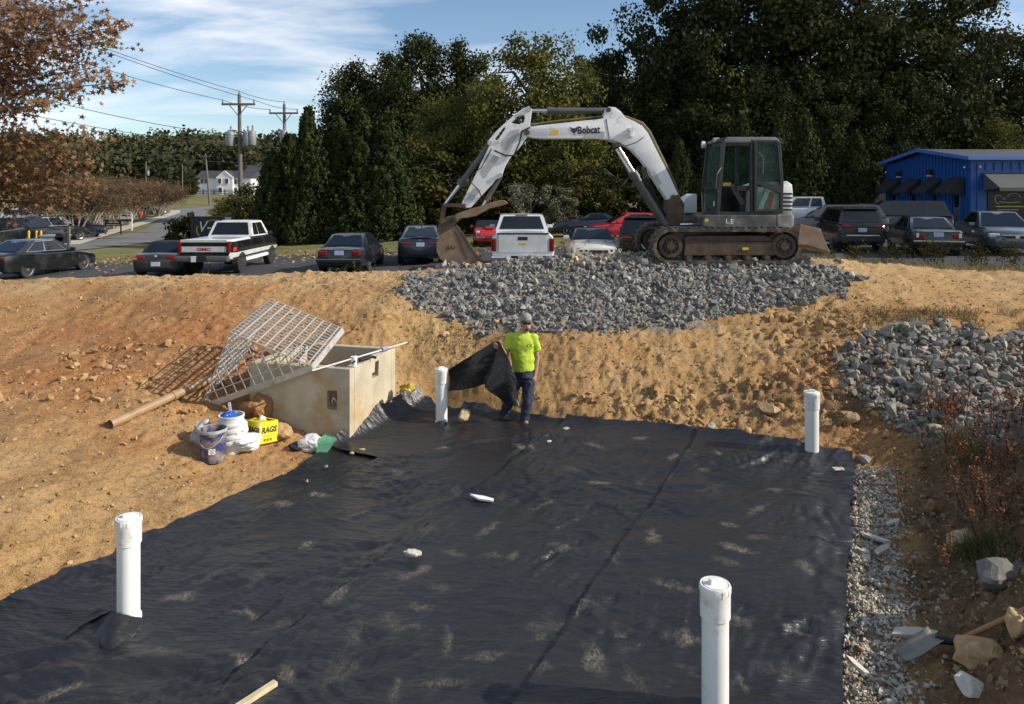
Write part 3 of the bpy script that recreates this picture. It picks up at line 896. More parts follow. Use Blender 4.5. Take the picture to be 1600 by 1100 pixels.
# rough stone pile at the right
P = scatter(9000, (3.5, 9.5), (8.2, 12.3), rg, PILE)
mound = np.exp(-(((P[:, 0] - 7.0) / 1.7) ** 2 + ((P[:, 1] - 10.6) / 1.2) ** 2))
P[:, 2] += 0.06 * mound
S = 0.065 + 0.15 * rg.random(len(P)) ** 2.0 + 0.14 * (rg.random(len(P)) < 0.04)
keep = rg.random(len(P)) < 0.75
P, S = P[keep][:4500], S[keep][:4500]
stone_pile('rubble_pile', P, S, 'stone_pile', 'heap of large dusty grey rubble stones behind the right ditch', 'stone pile', rg)

# single boulders that stand out
def boulder(px, py, D, size, mat, label, k, sc=(1, 1, 1), rz=0.0, sub=2, sink=0.08):
    V, F = hull_rock(300 + k, 0.86, 0.78, 0.72, 18); me = np_mesh('boulder', V * np.array(sc) * size, F.ravel(), np.full(len(F), 3), M[mat])
    bm = bmesh.new(); bm.from_mesh(me)
    bmesh.ops.bevel(bm, geom=list(bm.edges), offset=size * 0.05, segments=1, affect='EDGES', clamp_overlap=True)
    bmesh.ops.triangulate(bm, faces=bm.faces)
    bmesh.ops.subdivide_edges(bm, edges=list(bm.edges), cuts=1)
    for v in bm.verts: v.co += v.co.normalized() * size * 0.05 * mnoise.noise(v.co * (7.0 / size) + Vector((k, 0, 0)))
    bm.to_mesh(me); bm.free()
    o = link(bpy.data.objects.new('boulder', me))
    w = W(px, py, D * (0.968 if on_sheet(W(px, py, D).x, D) else 1.0)); gz_ = fab_z(w.x, w.y) if on_sheet(w.x, w.y) else float(Hd(np.array([w.x]), np.array([w.y]))[0]); sink = min(sink, -0.25) if on_sheet(w.x, w.y) else sink
    o.location = (w.x, w.y, gz_ + size * sc[2] * 0.5 * (0.5 - sink)); o.rotation_euler = (0.15, 0.1, rz)
    return tag(o, label, 'boulder')


boulder(1205, 668, 10.25, 0.42, 'stone_tan', 'long tan sandstone block in the dirt behind the sheeting, near the rear pipe', 1, (1, .6, .6), 0.1)
boulder(1330, 658, 9.75, 0.36, 'stone_tan', 'pale tan boulder in the ditch right of the far white pipe', 3, (1, .8, .8), 0.5)
boulder(1350, 716, 9.05, 0.26, 'stone_grey', 'smooth grey cobble at the sheeting corner behind the far pipe', 5, (1, .8, .7), 0.2)
boulder(1470, 675, 9.0, 0.42, 'stone_tan', 'flat tan slab at the foot of the rubble heap', 7, (1.2, .7, .5), -0.2)
boulder(1455, 765, 7.7, 0.26, 'clod', 'upright brown clod on the ditch bank above the shovel', 9, (.7, .7, 1.2), 0.4)
boulder(1505, 825, 6.9, 0.47, 'stone_tan', 'pinkish stone half buried in the right bank under the red brush', 2, (1, .8, .7), 0.6)
boulder(1555, 935, 5.55, 0.52, 'stone_pile', 'big grey angular boulder above the shovel handle', 4, (1, .85, .8), 0.3)
boulder(1590, 905, 5.9, 0.44, 'stone_pile', 'dark grey boulder at the frame edge behind the angular one', 8, (1, .8, .75), 1.0)
boulder(1530, 1042, 4.95, 0.47, 'stone_tan', 'rough tan rock below the shovel handle', 11, (1, .9, .85), 0.0)
boulder(1592, 1005, 4.95, 0.39, 'stone_tan', 'brown rounded rock under the shovel handle end', 12, (1, .9, .9), 0.8)
boulder(1515, 1092, 4.65, 0.31, 'gravel', 'white broken stone at the bottom edge of the right bank', 13, (1, .8, .7), 0.2)
boulder(1112, 684, 10.1, 0.17, 'gravel', 'pale grey stone holding down the back edge of the sheeting', 6, (1, .8, .8), 0.2)
boulder(645, 877, 6.72, 0.24, 'gravel', 'flat cream limestone piece lying on a sheet seam', 10, (1, .62, .45), 0.1, sink=-0.25)
boulder(725, 655, 10.75, 0.34, 'stone_tan', 'tan flat-faced stone block beside the left rear pipe', 14, (1, .8, .9), 0.5)
boulder(566, 695, 9.75, 0.12, 'stone_tan', 'small tan stone on the sheeting at the concrete box corner', 15, (1, .7, .7), 0.3, sink=-0.3)
boulder(550, 700, 9.65, 0.11, 'stone_tan', 'second small tan stone near the box corner, lower left', 0, (1, .7, .6), 0.9, sink=-0.3)
boulder(509, 722, 9.2, 0.08, 'stone_pile', 'little grey stone weighing down the lifted sheet end', 2, (1, .9, .8), 0.5, sink=-0.6)
boulder(858, 697, 9.9, 0.10, 'gravel', 'small white stone on the seam ahead of the man', 5, (1.2, .7, .5), 0.5, sink=-0.4)
boulder(885, 672, 10.4, 0.11, 'gravel', 'small grey stone at the seam end beside the dirt', 6, (1.2, .7, .5), 0.2, sink=-0.4)
boulder(1310, 741, 8.85, 0.20, 'gravel', 'pale stone on the sheet corner in front of the far pipe', 8, (1.2, .6, .35), 0.2, sink=-0.4)
boulder(695, 530, 12.2, 0.22, 'stone_tan', 'tan stone on the slope left of the man, casting a shadow', 4, (1, .8, .8), 0.2)
boulder(775, 505, 12.4, 0.22, 'stone_tan', 'orange clay-stained stone at the toe of the apron', 9, (1, .8, .8), 0.9)
boulder(480, 745, 8.8, 0.06, 'stone_tan', 'pebble on the bare dirt below the green bag', 1)

# clods, pebbles, gravel: nobody could count them
P = scatter(46000, (-11, 11), (4.2, 14.2), rg)
s_, t_ = xy_to_st(P[:, 0], P[:, 1])
ok = ~((s_ < 0.12) & (t_ > -0.08) & (t_ < 6.2)) & (rg.random(len(P)) < 0.25 + 0.55 * np.clip(rough_mask(P[:, 0], P[:, 1]) - 0.4, 0, 1))
P = P[ok]
S = 0.024 + 0.07 * rg.random(len(P)) ** 3 + 0.10 * (rg.random(len(P)) < 0.015) * rg.random(len(P))
Pb = np.r_[scatter(260, (0.9, 6.0), (9.9, 11.0), rg), scatter(260, (4.2, 5.8), (9.3, 12.6), rg), scatter(160, (-7.0, -3.8), (9.6, 11.6), rg)]
sb_, tb_ = xy_to_st(Pb[:, 0], Pb[:, 1]); Pb = Pb[~((sb_ < 0.25) & (tb_ > -0.5) & (tb_ < 6.3))]
P = np.r_[P, Pb]; S = np.r_[S, 0.06 + 0.20 * rg.random(len(Pb)) ** 2.5]
merged_stones('soil_clods', P + np.array((0, 0, 0.008)), S, rg, 'clod', label='crumbs and clods of clay over the banks')
ss_, tt_ = rg.uniform(-7.2, 0.0, 6500), -rg.random(6500) ** 1.5 * 0.44 + 0.02 + 0.05 * rg.normal(size=6500) ** 2 * -1
GX, GY = st_to_xy(ss_, tt_)
P = np.stack([GX, GY, Hd(GX, GY) + 0.01], -1)
S = 0.025 + 0.045 * rg.random(len(P)) ** 2
merged_stones('gravel', P, S, rg, 'gravel', label='pale crushed stone showing along the right edge of the sheeting')
P = scatter(2500, (3.0, 6.0), (4.2, 9.0), rg)
s_, t_ = xy_to_st(P[:, 0], P[:, 1]); P = P[(t_ < -0.5)]
S = 0.03 + 0.11 * rg.random(len(P)) ** 3
M['brown_clod'] = tint_mat('brown_clod', [(0.15, 0.10, 0.06), (0.24, 0.165, 0.10), (0.19, 0.12, 0.065), (0.31, 0.24, 0.165)], 0.95, bump=0.3)
merged_stones('ditch_pebbles', P, S, rg, 'brown_clod', label='brown pebbles and clods in the right ditch')
# broken white slabs on the gravel
for k, (px, py, D, L_, rz, lab) in enumerate([(1352, 855, 6.95, .34, 1.2, 'white broken slab splinter standing over the ditch gravel'), (1378, 862, 6.9, .30, 0.5, 'pale slab piece lying across the ditch gravel'), (1345, 845, 7.0, .26, 2.0, 'narrow white slab splinter at the sheet edge'),
                                             (1395, 805, 7.55, .26, 0.3, 'grey slab piece farthest up the ditch'), (1365, 830, 7.2, .40, 2.3, 'long pale slab splinter crossing two others'), (1338, 1035, 5.2, .26, 2.0, 'wedge of white slab near the sheet edge, closest to the bottom'),
                                             (1385, 880, 6.7, .24, 0.9, 'small white slab piece lowest of the broken group'), (1430, 995, 5.5, .45, -0.35, 'thin pale splinter lying up the ditch from the shovel blade'), (1375, 1075, 4.95, .12, 1.0, 'pointed white chip at the bottom of the gravel')]):
    L_ *= 0.72; mb = MB(); w = L_ * 0.28
    mb.prism([(-L_ / 2, -w / 2), (L_ * .3, -w * .6), (L_ / 2, w * .1), (L_ * .1, w / 2), (-L_ * .4, w * .35)], lambda a, c: (a, c, 0), (0, 0, 0.022))
    o = mb.build('slab_shard', M['gravel']); p = W(px, py, D)
    o.location = (p.x, p.y, float(Hd(np.array([p.x]), np.array([p.y]))[0]) + 0.03); o.rotation_euler = (0.12 * (k % 3), -0.15 * (k % 2), rz)
    tag(o, lab, 'slab piece', 'broken slab pieces on the gravel')
# ================================================================ EXCAVATOR
M['exc_white'] = simple('white_machine_paint', (0.72, 0.72, 0.72), 0.42, var=0.07, scale=2.5, dirt=(0.26, 0.22, 0.18), dirt_amt=0.10, dirt_scale=3.5)
M['exc_grey'] = simple('grey_patch_paint', (0.40, 0.40, 0.41), 0.55, var=0.10, scale=5)
M['exc_dark'] = simple('dark_machine_paint', (0.018, 0.018, 0.019), 0.4, var=0.2, scale=6, dirt=(0.07, 0.06, 0.05), dirt_amt=0.15, dirt_scale=5)
M['exc_skirt'] = simple('scuffed_skirt', (0.060, 0.060, 0.062), 0.5, var=0.3, scale=5, dirt=(0.17, 0.15, 0.13), dirt_amt=0.38, dirt_scale=4)
M['exc_rust'] = simple('rusty_dirty_steel', (0.085, 0.055, 0.036), 0.8, var=0.35, scale=6, bump=0.3, bscale=40, dirt=(0.045, 0.034, 0.026), dirt_amt=0.4, dirt_scale=4)
M['exc_bucket'] = simple('worn_bucket_steel', (0.22, 0.165, 0.115), 0.6, metal=0.25, var=0.25, scale=5, dirt=(0.25, 0.12, 0.045), dirt_amt=0.42, dirt_scale=3)
M['exc_track'] = simple('muddy_track_rubber', (0.050, 0.041, 0.032), 0.9, var=0.35, scale=8, dirt=(0.19, 0.145, 0.095), dirt_amt=0.42, dirt_scale=7)
M['exc_hyd'] = simple('grey_cylinder', (0.085, 0.085, 0.085), 0.45, var=0.2, scale=8)
M['exc_orange'] = simple('orange_decal', (0.55, 0.10, 0.03), 0.45, var=0.1)
M['yellow_lbl'] = simple('yellow_decal', (0.65, 0.42, 0.03), 0.5, var=0.15, scale=30)
m, N, L, b = new_mat('tinted_cab_glass')
setp(b, Roughness=0.06); b.inputs['Base Color'].default_value = (0.60, 0.78, 0.73, 1)
b.inputs['Transmission Weight'].default_value = 1.0; b.inputs['IOR'].default_value = 1.05
nn_ = N.new('ShaderNodeTexNoise'); nn_.inputs['Scale'].default_value = 5; nn_.inputs['Detail'].default_value = 7
rp_ = N.new('ShaderNodeValToRGB'); rp_.color_ramp.elements[0].position = 0.35; rp_.color_ramp.elements[1].position = 0.8
rp_.color_ramp.elements[0].color = (0, 0, 0, 1); rp_.color_ramp.elements[1].color = (0.22, 0.22, 0.22, 1)
L.new(nn_.outputs['Fac'], rp_.inputs[0])
df = N.new('ShaderNodeBsdfDiffuse'); df.inputs['Color'].default_value = (0.16, 0.22, 0.20, 1)
ms = N.new('ShaderNodeMixShader'); ad_ = N.new('ShaderNodeMath'); ad_.operation = 'ADD'; ad_.inputs[1].default_value = 0.05
L.new(rp_.outputs[0], ad_.inputs[0]); L.new(ad_.outputs[0], ms.inputs[0]); L.new(b.outputs[0], ms.inputs[1]); L.new(df.outputs[0], ms.inputs[2])
L.new(ms.outputs[0], N['Material Output'].inputs['Surface'])
M['cab_glass'] = m

EXB = Vector((4.1, 15.1, 2.0))
exc = empty('excavator', EXB, 0, 'white and black tracked excavator with its bucket resting on the stone crest', 'excavator')
DC, DN = 15.1, 14.0          # depth of the machine's middle, of its near track face


def XP(px, py, D):           # photo pixel -> excavator space
    return W(px, py, D) - EXB


def plate(mb, poly, D0, D1, Dref, holes=()):
    """side-view outline (photo pixels measured at depth Dref) extruded from depth D0 to D1"""
    def P(a, c):
        w = W(a, c, Dref); return (w.x - EXB.x, D0 - EXB.y, w.z - EXB.z)
    return mb.prism(poly, P, (0, D1 - D0, 0), holes)


def stadium(cx0, cx1, cy, r, n=14):
    o = [(cx1 + r * math.sin(a), cy - r * math.cos(a)) for a in [math.pi * k / n for k in range(n + 1)]]
    return o + [(cx0 - r * math.sin(a), cy + r * math.cos(a)) for a in [math.pi * k / n for k in range(n + 1)]]


# --- tracks (rubber belt with lugs), frames, wheels
def track(D0, D1):
    outer = stadium(1049, 1225, 385, 28.0); inner = stadium(1049, 1225, 385, 22.8)
    mb = MB(); plate(mb, outer, D0, D1, DN, [inner])
    # lugs all round the belt
    per = []
    for i in range(len(outer)):
        a, c = Vector(outer[i]), Vector(outer[(i + 1) % len(outer)]); k = max(1, int((c - a).length / 1.0))
        per += [a.lerp(c, j / k) for j in range(k)]
    tot = len(per); nl = 54
    for k in range(nl):
        i = int(k * tot / nl); p = per[i]; q = per[(i + 2) % tot]; d = (q - p); d.normalize(); nrm = Vector((d.y, -d.x))
        cen = p + nrm * 0.7
        for (e0, e1) in ((D0 + 0.005, D0 + 0.19), (D1 - 0.19, D1 - 0.005)):
            poly = [cen + d * a + nrm * c for a, c in ((-2.6, -1.2), (2.6, -1.2), (1.9, 1.5), (-1.9, 1.5))]
            plate(mb, [tuple(v) for v in poly], e0, e1, DN)
    belt = mb.build('track', M['exc_track'], exc)
    mb = MB(); plate(mb, [(1072, 377), (1238, 379), (1238, 399), (1070, 400)], D0 + 0.06, D1 - 0.05, DN); plate(mb, [(1075, 369), (1200, 369), (1215, 378), (1070, 378)], D0 + 0.12, D1 - 0.1, DN)
    fr = mb.build('track_frame', M['exc_rust'], exc, bevel=0.012)
    for cx, r, nm in ((1049, 19.0, 'drive_sprocket'), (1227, 19.5, 'idler_wheel')):
        c = XP(cx, 385, DN); rr = r / (FPX / DN)
        mb = MB(); RX = Matrix.Rotation(R(90), 3, 'X')
        mb.lathe([(0.0, 0.02), (rr * 0.34, 0.02), (rr * 0.36, -0.03), (rr * 0.62, -0.06), (rr * 0.66, -0.02), (rr * 0.95, -0.02), (rr, -0.05), (rr, -0.20), (rr * 0.5, -0.22), (0, -0.22)], (c.x, D0 - EXB.y + 0.03, c.z), 28, RX)
        for k in range(8):
            a = k * math.pi / 4; mb.cyl((c.x + rr * 0.5 * math.cos(a), D0 - EXB.y + 0.015, c.z + rr * 0.5 * math.sin(a)), (c.x + rr * 0.5 * math.cos(a), D0 - EXB.y + 0.09, c.z + rr * 0.5 * math.sin(a)), 0.014, n=6)
        mb.build(nm, M['exc_rust'], exc, smooth=35)
    for cx in (1078, 1108, 1140, 1170, 1200):
        c = XP(cx, 403, DN)
        mb = MB(); mb.cyl((c.x, D0 - EXB.y + 0.07, c.z), (c.x, D1 - EXB.y - 0.07, c.z), 0.075, n=14); mb.cyl((c.x, D0 - EXB.y + 0.04, c.z), (c.x, D0 - EXB.y + 0.07, c.z), 0.05, n=12)
        mb.build('track_roller', M['exc_rust'], exc, smooth=35)


track(14.0, 14.45)
track(15.75, 16.2)
mb = MB(); mb.box((0.05, 0, 0.42), (1.5, 1.4, 0.26)); mb.lathe([(0.55, 0.52), (0.55, 0.72), (0.5, 0.74)], (0.05, 0, 0), 24); mb.box((0.9, 0, 0.45), (0.8, 0.5, 0.2))
mb.build('undercarriage', M['exc_rust'], exc, bevel=0.02)
# --- dozer blade at the back, raised
mb = MB()
def bl(px, py): return (px, py)
prof = [(1252, 352), (1280, 356), (1283, 365), (1285, 376), (1292, 388), (1298, 394), (1293, 397), (1284, 389), (1278, 377), (1276, 364), (1252, 358)]
plate(mb, [(1277, 356), (1283, 358), (1284, 368), (1287, 379), (1298, 393), (1294, 397), (1281, 386), (1276, 372)], 14.0, 16.2, DN)
plate(mb, [(1250, 350), (1281, 357), (1296, 394), (1262, 383), (1246, 382)], 13.985, 14.02, DN)
plate(mb, [(1250, 350), (1281, 357), (1296, 394), (1262, 383), (1246, 382)], 16.18, 16.215, DN)
mb.build('dozer_blade', M['exc_bucket'], exc, bevel=0.008)
mb = MB()
for y in (-0.45, 0.45): mb.bar(XP(1215, 372, DN) * 1.0 + Vector((0, y + 1.1 - 0.0, 0)), XP(1280, 374, DN) + Vector((0, y + 1.1, 0)), 0.12, 0.16)
mb.build('blade_arm', M['exc_rust'], exc)

# --- slewing upper body
mb = MB(); plate(mb, [(1099, 340), (1102, 336), (1214, 336), (1214, 358), (1128, 358), (1099, 354)], 14.22, 15.95, 14.2)
mb.build('deck_skirt', M['exc_skirt'], exc, bevel=0.02)
mb = MB(); plate(mb, [(1215, 335), (1240, 333), (1243, 340), (1242, 354), (1236, 358), (1215, 358)], 14.24, 15.95, 14.2)
mb.build('counterweight', simple('grey_counterweight', (0.28, 0.28, 0.27), 0.6, var=0.2, scale=4, dirt=(0.14, 0.12, 0.1), dirt_amt=0.3), exc, bevel=0.05)
mb = MB(); plate(mb, [(1196, 330), (1196, 290), (1212, 284), (1232, 283), (1240, 288), (1241, 300), (1240, 332)], 14.34, 15.9, 14.3)
hood = mb.build('engine_hood', M['exc_white'], exc, bevel=0.05, smooth=40)
for k in range(5):
    mb = MB(); y0 = 301 + k * 6.3
    plate(mb, [(1222, y0), (1239, y0 + 0.5), (1239, y0 + 3.0), (1222, y0 + 3.6)], 14.325, 14.345, 14.3)
    mb.build('hood_vent', M['darktrim'], hood)
mb = MB(); plate(mb, [(1183, 329), (1197, 296), (1203, 299), (1191, 329)], 14.30, 14.34, 14.3); mb.build('white_stripe', M['exc_white'], exc)
mb = MB(); plate(mb, [(1191.5, 329), (1203.5, 300), (1210, 303), (1204, 329)], 14.30, 14.34, 14.3); mb.build('orange_stripe', M['exc_orange'], exc)
mb = MB(); plate(mb, [(1172, 334), (1172, 296), (1183, 292), (1218, 296), (1218, 334)], 14.345, 15.4, 14.3); mb.build('side_panel', M['exc_grey'], exc, bevel=0.01)
mb = MB(); plate(mb, [(1072, 334), (1072, 325), (1080, 310), (1092, 303), (1098, 303), (1098, 334)], 15.35, 15.95, 14.9)
mb.build('side_tank', M['exc_white'], exc, bevel=0.05, smooth=40)

# --- cab
CF = 14.3                   # near face of the cab
cabp = lambda px, py, D=CF: XP(px, py, D)
xf, xb = cabp(1127, 0).x, cabp(1219, 0).x           # front and back of the cab body
zt, zb_ = cabp(0, 216).z, cabp(0, 336).z
yn, yf = CF - EXB.y, 15.28 - EXB.y
mb = MB()
def post(p, q, w=0.07, d=0.07): mb.bar(p, q, w, d, up=(0, 1, 0))
# pillars: near front, near middle, near rear; far ones the same
for yy in (yn + 0.035, yf - 0.035):
    post((xf + 0.05, yy, zt - 0.05), (xf - 0.07, yy, zb_ + 0.0), 0.075, 0.085)
    post((cabp(1175, 0).x, yy, zt - 0.02), (cabp(1175, 0).x, yy, zb_), 0.07, 0.09)
    post((xb - 0.02, yy, zt - 0.06), (xb + 0.035, yy, cabp(0, 285).z), 0.07, 0.075)
    post((xb + 0.035, yy, cabp(0, 285).z), (xb + 0.02, yy, zb_), 0.07, 0.07)
    mb.bar((xf + 0.03, yy, zt - 0.035), (xb - 0.01, yy, zt - 0.035), 0.07, 0.09)
    mb.bar((xf - 0.09, yy, zb_ + 0.03), (xb + 0.02, yy, zb_ + 0.03), 0.07, 0.07)
for x in (xf + 0.03, xb - 0.01): mb.bar((x, yn, zt - 0.035), (x, yf, zt - 0.035), 0.09, 0.07)
mb.bar((xf - 0.085, yn, zb_ + 0.03), (xf - 0.085, yf, zb_ + 0.03), 0.07, 0.07)
cabf = mb.build('cab_frame', M['exc_dark'], exc, bevel=0.012)
mb = MB(); plate(mb, [(1131, 219), (1137, 214), (1212, 214), (1218, 219), (1218, 223), (1130, 223)], CF - 0.01, 15.30, CF)
mb.build('cab_roof', simple('grey_cab_roof', (0.16, 0.16, 0.165), 0.4, var=0.15), exc, bevel=0.025, smooth=40)
# front bulge: lower and upper windscreen stand forward of the pillars
mb = MB()
fx0, fx1 = xf - 0.30, xf - 0.10
mb.add([(xf + 0.02, yn + 0.07, zt - 0.08), (xf + 0.02, yf - 0.03, zt - 0.08), (fx1, yf - 0.03, zb_ + 0.55), (fx1, yn + 0.07, zb_ + 0.55),
        (xf + 0.03, yn + 0.07, zt - 0.08), (xf + 0.03, yf - 0.03, zt - 0.08), (fx1 + 0.01, yf - 0.03, zb_ + 0.55), (fx1 + 0.01, yn + 0.07, zb_ + 0.55)],
       [(0, 1, 2, 3), (7, 6, 5, 4), (0, 4, 5, 1), (1, 5, 6, 2), (2, 6, 7, 3), (3, 7, 4, 0)])
mb.build('windscreen', M['cab_glass'], exc)
mb = MB(); mb.box(((fx1 + xf - 0.08) / 2 - 0.01, (yn + yf) / 2, zb_ + 0.30), (0.012, yf - yn - 0.12, 0.46)); mb.build('lower_windscreen', M['cab_glass'], exc)
mb = MB(); mb.bar((xf + 0.0, yf - 0.0, zt - 0.04), (fx1, yf, zb_ + 0.5), 0.06, 0.06); mb.bar((fx1, yn, zb_ + 0.53), (fx1, yf, zb_ + 0.53), 0.05, 0.05); mb.bar((fx1, yf, zb_ + 0.5), (fx1 + 0.02, yf, zb_), 0.06, 0.06)
mb.build('windscreen_frame', M['exc_dark'], exc)
# far side and rear glazing
xm = cabp(1175, 0).x
for nm, x0, x1, z0, z1 in (('side_window', xf + 0.06, xm - 0.04, zb_ + 0.62, zt - 0.09), ('side_window', xm + 0.04, xb - 0.03, zb_ + 0.5, zt - 0.09)):
    mb = MB(); mb.box(((x0 + x1) / 2, yf - 0.03, (z0 + z1) / 2), (x1 - x0, 0.01, z1 - z0)); mb.build(nm, M['cab_glass'], exc)
mb = MB(); mb.box((xb, (yn + yf) / 2, zt - 0.45), (0.01, yf - yn - 0.12, 0.7)); mb.build('rear_window', M['cab_glass'], exc)
mb = MB(); mb.box(((xf + xm) / 2, yf - 0.03, zb_ + 0.34), (xm - xf + 0.1, 0.03, 0.55)); mb.box(((xm + xb) / 2, yf - 0.03, zb_ + 0.28), (xb - xm, 0.03, 0.45)); mb.box((xb - 0.02, (yn + yf) / 2, zb_ + 0.4), (0.04, yf - yn - 0.1, 0.75)); mb.box(((xf + xb) / 2, (yn + yf) / 2, zb_ + 0.02), (xb - xf, yf - yn - 0.06, 0.03))
mb.build('cab_panel', M['exc_dark'], exc)
# open door, folded back flat along the side
dx0, dx1 = cabp(1177, 0).x, cabp(1221, 0).x; dy = yn - 0.07
mb = MB()
dz1, dz0 = cabp(0, 219).z, cabp(0, 331).z
dpoly = [(dx0, dz0), (dx0, dz1 - 0.02), (dx0 + 0.04, dz1), (dx1 - 0.10, dz1), (dx1 - 0.05, dz1 - 0.06), (dx1 + 0.02, cabp(0, 285).z), (dx1, dz0)]
hin = [(dx0 + 0.05, cabp(0, 283).z), (dx0 + 0.05, dz1 - 0.05), (dx1 - 0.11, dz1 - 0.05), (dx1 - 0.05, cabp(0, 284).z), (dx1 - 0.05, cabp(0, 290).z)]
hlo = [(dx0 + 0.05, dz0 + 0.05), (dx0 + 0.05, cabp(0, 288).z), (dx0 + 0.30, cabp(0, 296).z), (dx1 - 0.05, cabp(0, 303).z), (dx1 - 0.05, dz0 + 0.05)]
mb.prism(dpoly, lambda a, c: (a, dy, c), (0, 0.045, 0), [hin, hlo])
door = mb.build('cab_door', M['exc_dark'], exc, bevel=0.006)
for h in (hin, hlo):
    mb = MB(); mb.prism(h, lambda a, c: (a, dy + 0.02, c), (0, 0.008, 0)); mb.build('door_window', M['cab_glass'], door)
mb = MB(); hx = dx0 + 0.07
mb.tube([(hx, dy - 0.01, cabp(0, 238).z), (hx + 0.08, dy - 0.05, cabp(0, 247).z), (hx + 0.08, dy - 0.05, cabp(0, 272).z), (hx, dy - 0.01, cabp(0, 279).z)], 0.011, 6)
mb.build('door_handle', M['exc_hyd'], door)
mb = MB(); hx = xf - 0.06
mb.tube([(hx + 0.05, yn - 0.02, cabp(0, 262).z), (hx - 0.05, yn - 0.10, cabp(0, 272).z), (hx - 0.07, yn - 0.10, cabp(0, 292).z), (hx - 0.0, yn - 0.02, cabp(0, 302).z)], 0.012, 6)
mb.build('grab_rail', M['exc_hyd'], exc)
# seat, levers, console
mb = MB(); sx = (xf + xm) / 2 + 0.25
mb.box((sx + 0.1, (yn + yf) / 2, zb_ + 0.42), (0.5, 0.48, 0.14)); mb.box((sx + 0.36, (yn + yf) / 2, zb_ + 0.75), (0.14, 0.46, 0.6)); mb.box((sx + 0.1, (yn + yf) / 2, zb_ + 0.18), (0.4, 0.4, 0.32))
mb.build('operator_seat', M['darktrim'], exc, bevel=0.04)
mb = MB(); mb.box((sx - 0.05, yn + 0.16, zb_ + 0.52), (0.34, 0.14, 0.1)); mb.bar((sx - 0.30, yn + 0.16, zb_ + 0.58), (sx - 0.08, yn + 0.16, zb_ + 0.20), 0.06, 0.1); mb.tube([(sx - 0.15, yn + 0.16, zb_ + 0.56), (sx - 0.2, yn + 0.16, zb_ + 0.78)], [0.02, 0.03], 8)
mb.tube([(xf + 0.06, yn + 0.35, zb_ + 0.05), (xf + 0.12, yn + 0.35, zb_ + 0.75)], 0.015, 6); mb.tube([(xf + 0.06, yn + 0.5, zb_ + 0.05), (xf + 0.12, yn + 0.5, zb_ + 0.75)], 0.015, 6)
mb.build('control_levers', M['exc_dark'], exc)
mb = MB(); mb.box((xf + 0.20, yn + 0.30, zb_ + 0.60), (0.16, 0.02, 0.07)); mb.build('control_label', M['yellow_lbl'], exc)
mb = MB(); mb.lathe([(0, 0.03), (0.07, 0.03), (0.075, -0.03), (0, -0.05)], (fx1 + 0.02, yf + 0.05, zt - 0.06), 14, Matrix.Rotation(R(90), 3, 'Y')); mb.build('work_lamp', M['clearlamp'], exc, smooth=40)
mb = MB(); mb.box((xf - 0.02, yn + 0.3, zt - 0.01), (0.1, 0.12, 0.08)); mb.build('work_lamp', M['exc_grey'], exc, bevel=0.01)
mb = MB(); mb.box((xf - 0.11, yn + 0.115, zb_ + 0.22), (0.004, 0.08, 0.1)); mb.build('cab_sticker', M['offwhite'], exc)
text_mesh('skirt_marking', 'L.E', 0.13, M['white'], frame_M(XP(1140, 346, 14.2) + Vector((0.0, -0.006, 0)), (1, 0, -0.08), (0, 0, 1)), exc)
mb = MB(); mb.box(XP(1104, 344, 14.2) + Vector((0, -0.005, 0)), (0.07, 0.01, 0.05)); mb.build('warning_label', M['yellow_lbl'], exc)
mb = MB(); mb.box(XP(1166, 389, DN) + Vector((0, 0.05, 0)), (0.12, 0.012, 0.05)); mb.build('frame_label', M['yellow_lbl'], exc)

# --- swing bracket and boom
mb = MB(); plate(mb, [(1040, 312), (1056, 304), (1066, 318), (1064, 345), (1098, 348), (1098, 356), (1042, 352), (1035, 345), (1040, 330)], DC - 0.22, DC + 0.22, DC)
mb.build('swing_bracket', M['exc_rust'], exc, bevel=0.02)
mb = MB(); mb.cyl(XP(1058, 350, DC) + Vector((0, -0.25, 0)), XP(1095, 350, DC) + Vector((0, -0.25, 0)), 0.03, n=10); mb.build('swing_cylinder', M['chrome'], exc, smooth=40)
boom_poly = [(822, 204), (829, 199), (842, 197), (880, 193), (935, 187), (941, 186), (944, 172), (949, 168), (960, 169), (968, 175), (976, 185), (988, 190), (1001, 197), (1010, 208), (1026, 240), (1042, 271), (1057, 303), (1057, 309), (1047, 316), (1041, 313), (1020, 280), (1002, 252), (985, 234), (975, 228), (962, 224), (948, 219), (930, 217.3), (850, 217.3), (832, 216), (823, 213)]
mb = MB(); plate(mb, boom_poly, DC - 0.155, DC + 0.155, DC)
boom = mb.build('boom', M['exc_white'], exc, bevel=0.012, smooth=25)
mb = MB(); yb0 = DC - 0.162
plate(mb, [(912, 209), (943, 206), (943, 215.5), (912, 215.5)], yb0, yb0 + 0.01, DC); plate(mb, [(1014, 271), (1020, 266), (1031, 285), (1025, 294)], yb0, yb0 + 0.01, DC)
mb.build('grey_patch', M['exc_grey'], boom)
mb = MB(); plate(mb, [(945, 187), (946.2, 187), (951, 217), (949.8, 217)], yb0, yb0 + 0.006, DC); mb.tube([XP(951, 217, DC - 0.16), XP(965, 222, DC - 0.16), XP(978, 228, DC - 0.16), XP(995, 222, DC - 0.16), XP(1006, 214, DC - 0.16)], 0.008, 5)
mb.build('boom_seam', M['exc_hyd'], boom)
mb = MB(); plate(mb, [(859, 205), (872, 204), (872, 211), (859, 211)], yb0 - 0.002, yb0 + 0.008, DC); mb.build('warning_label', M['yellow_lbl'], boom)
text_mesh('maker_lettering', 'Bobcat', 0.205, M['ink'], frame_M(XP(920, 203.3, DC - 0.166), (1, 0, 0.05), (0, 0, 1)), boom, bold=0.006, wide=0.80)
mb = MB()     # wildcat-head emblem: two ears, cheeks, snout
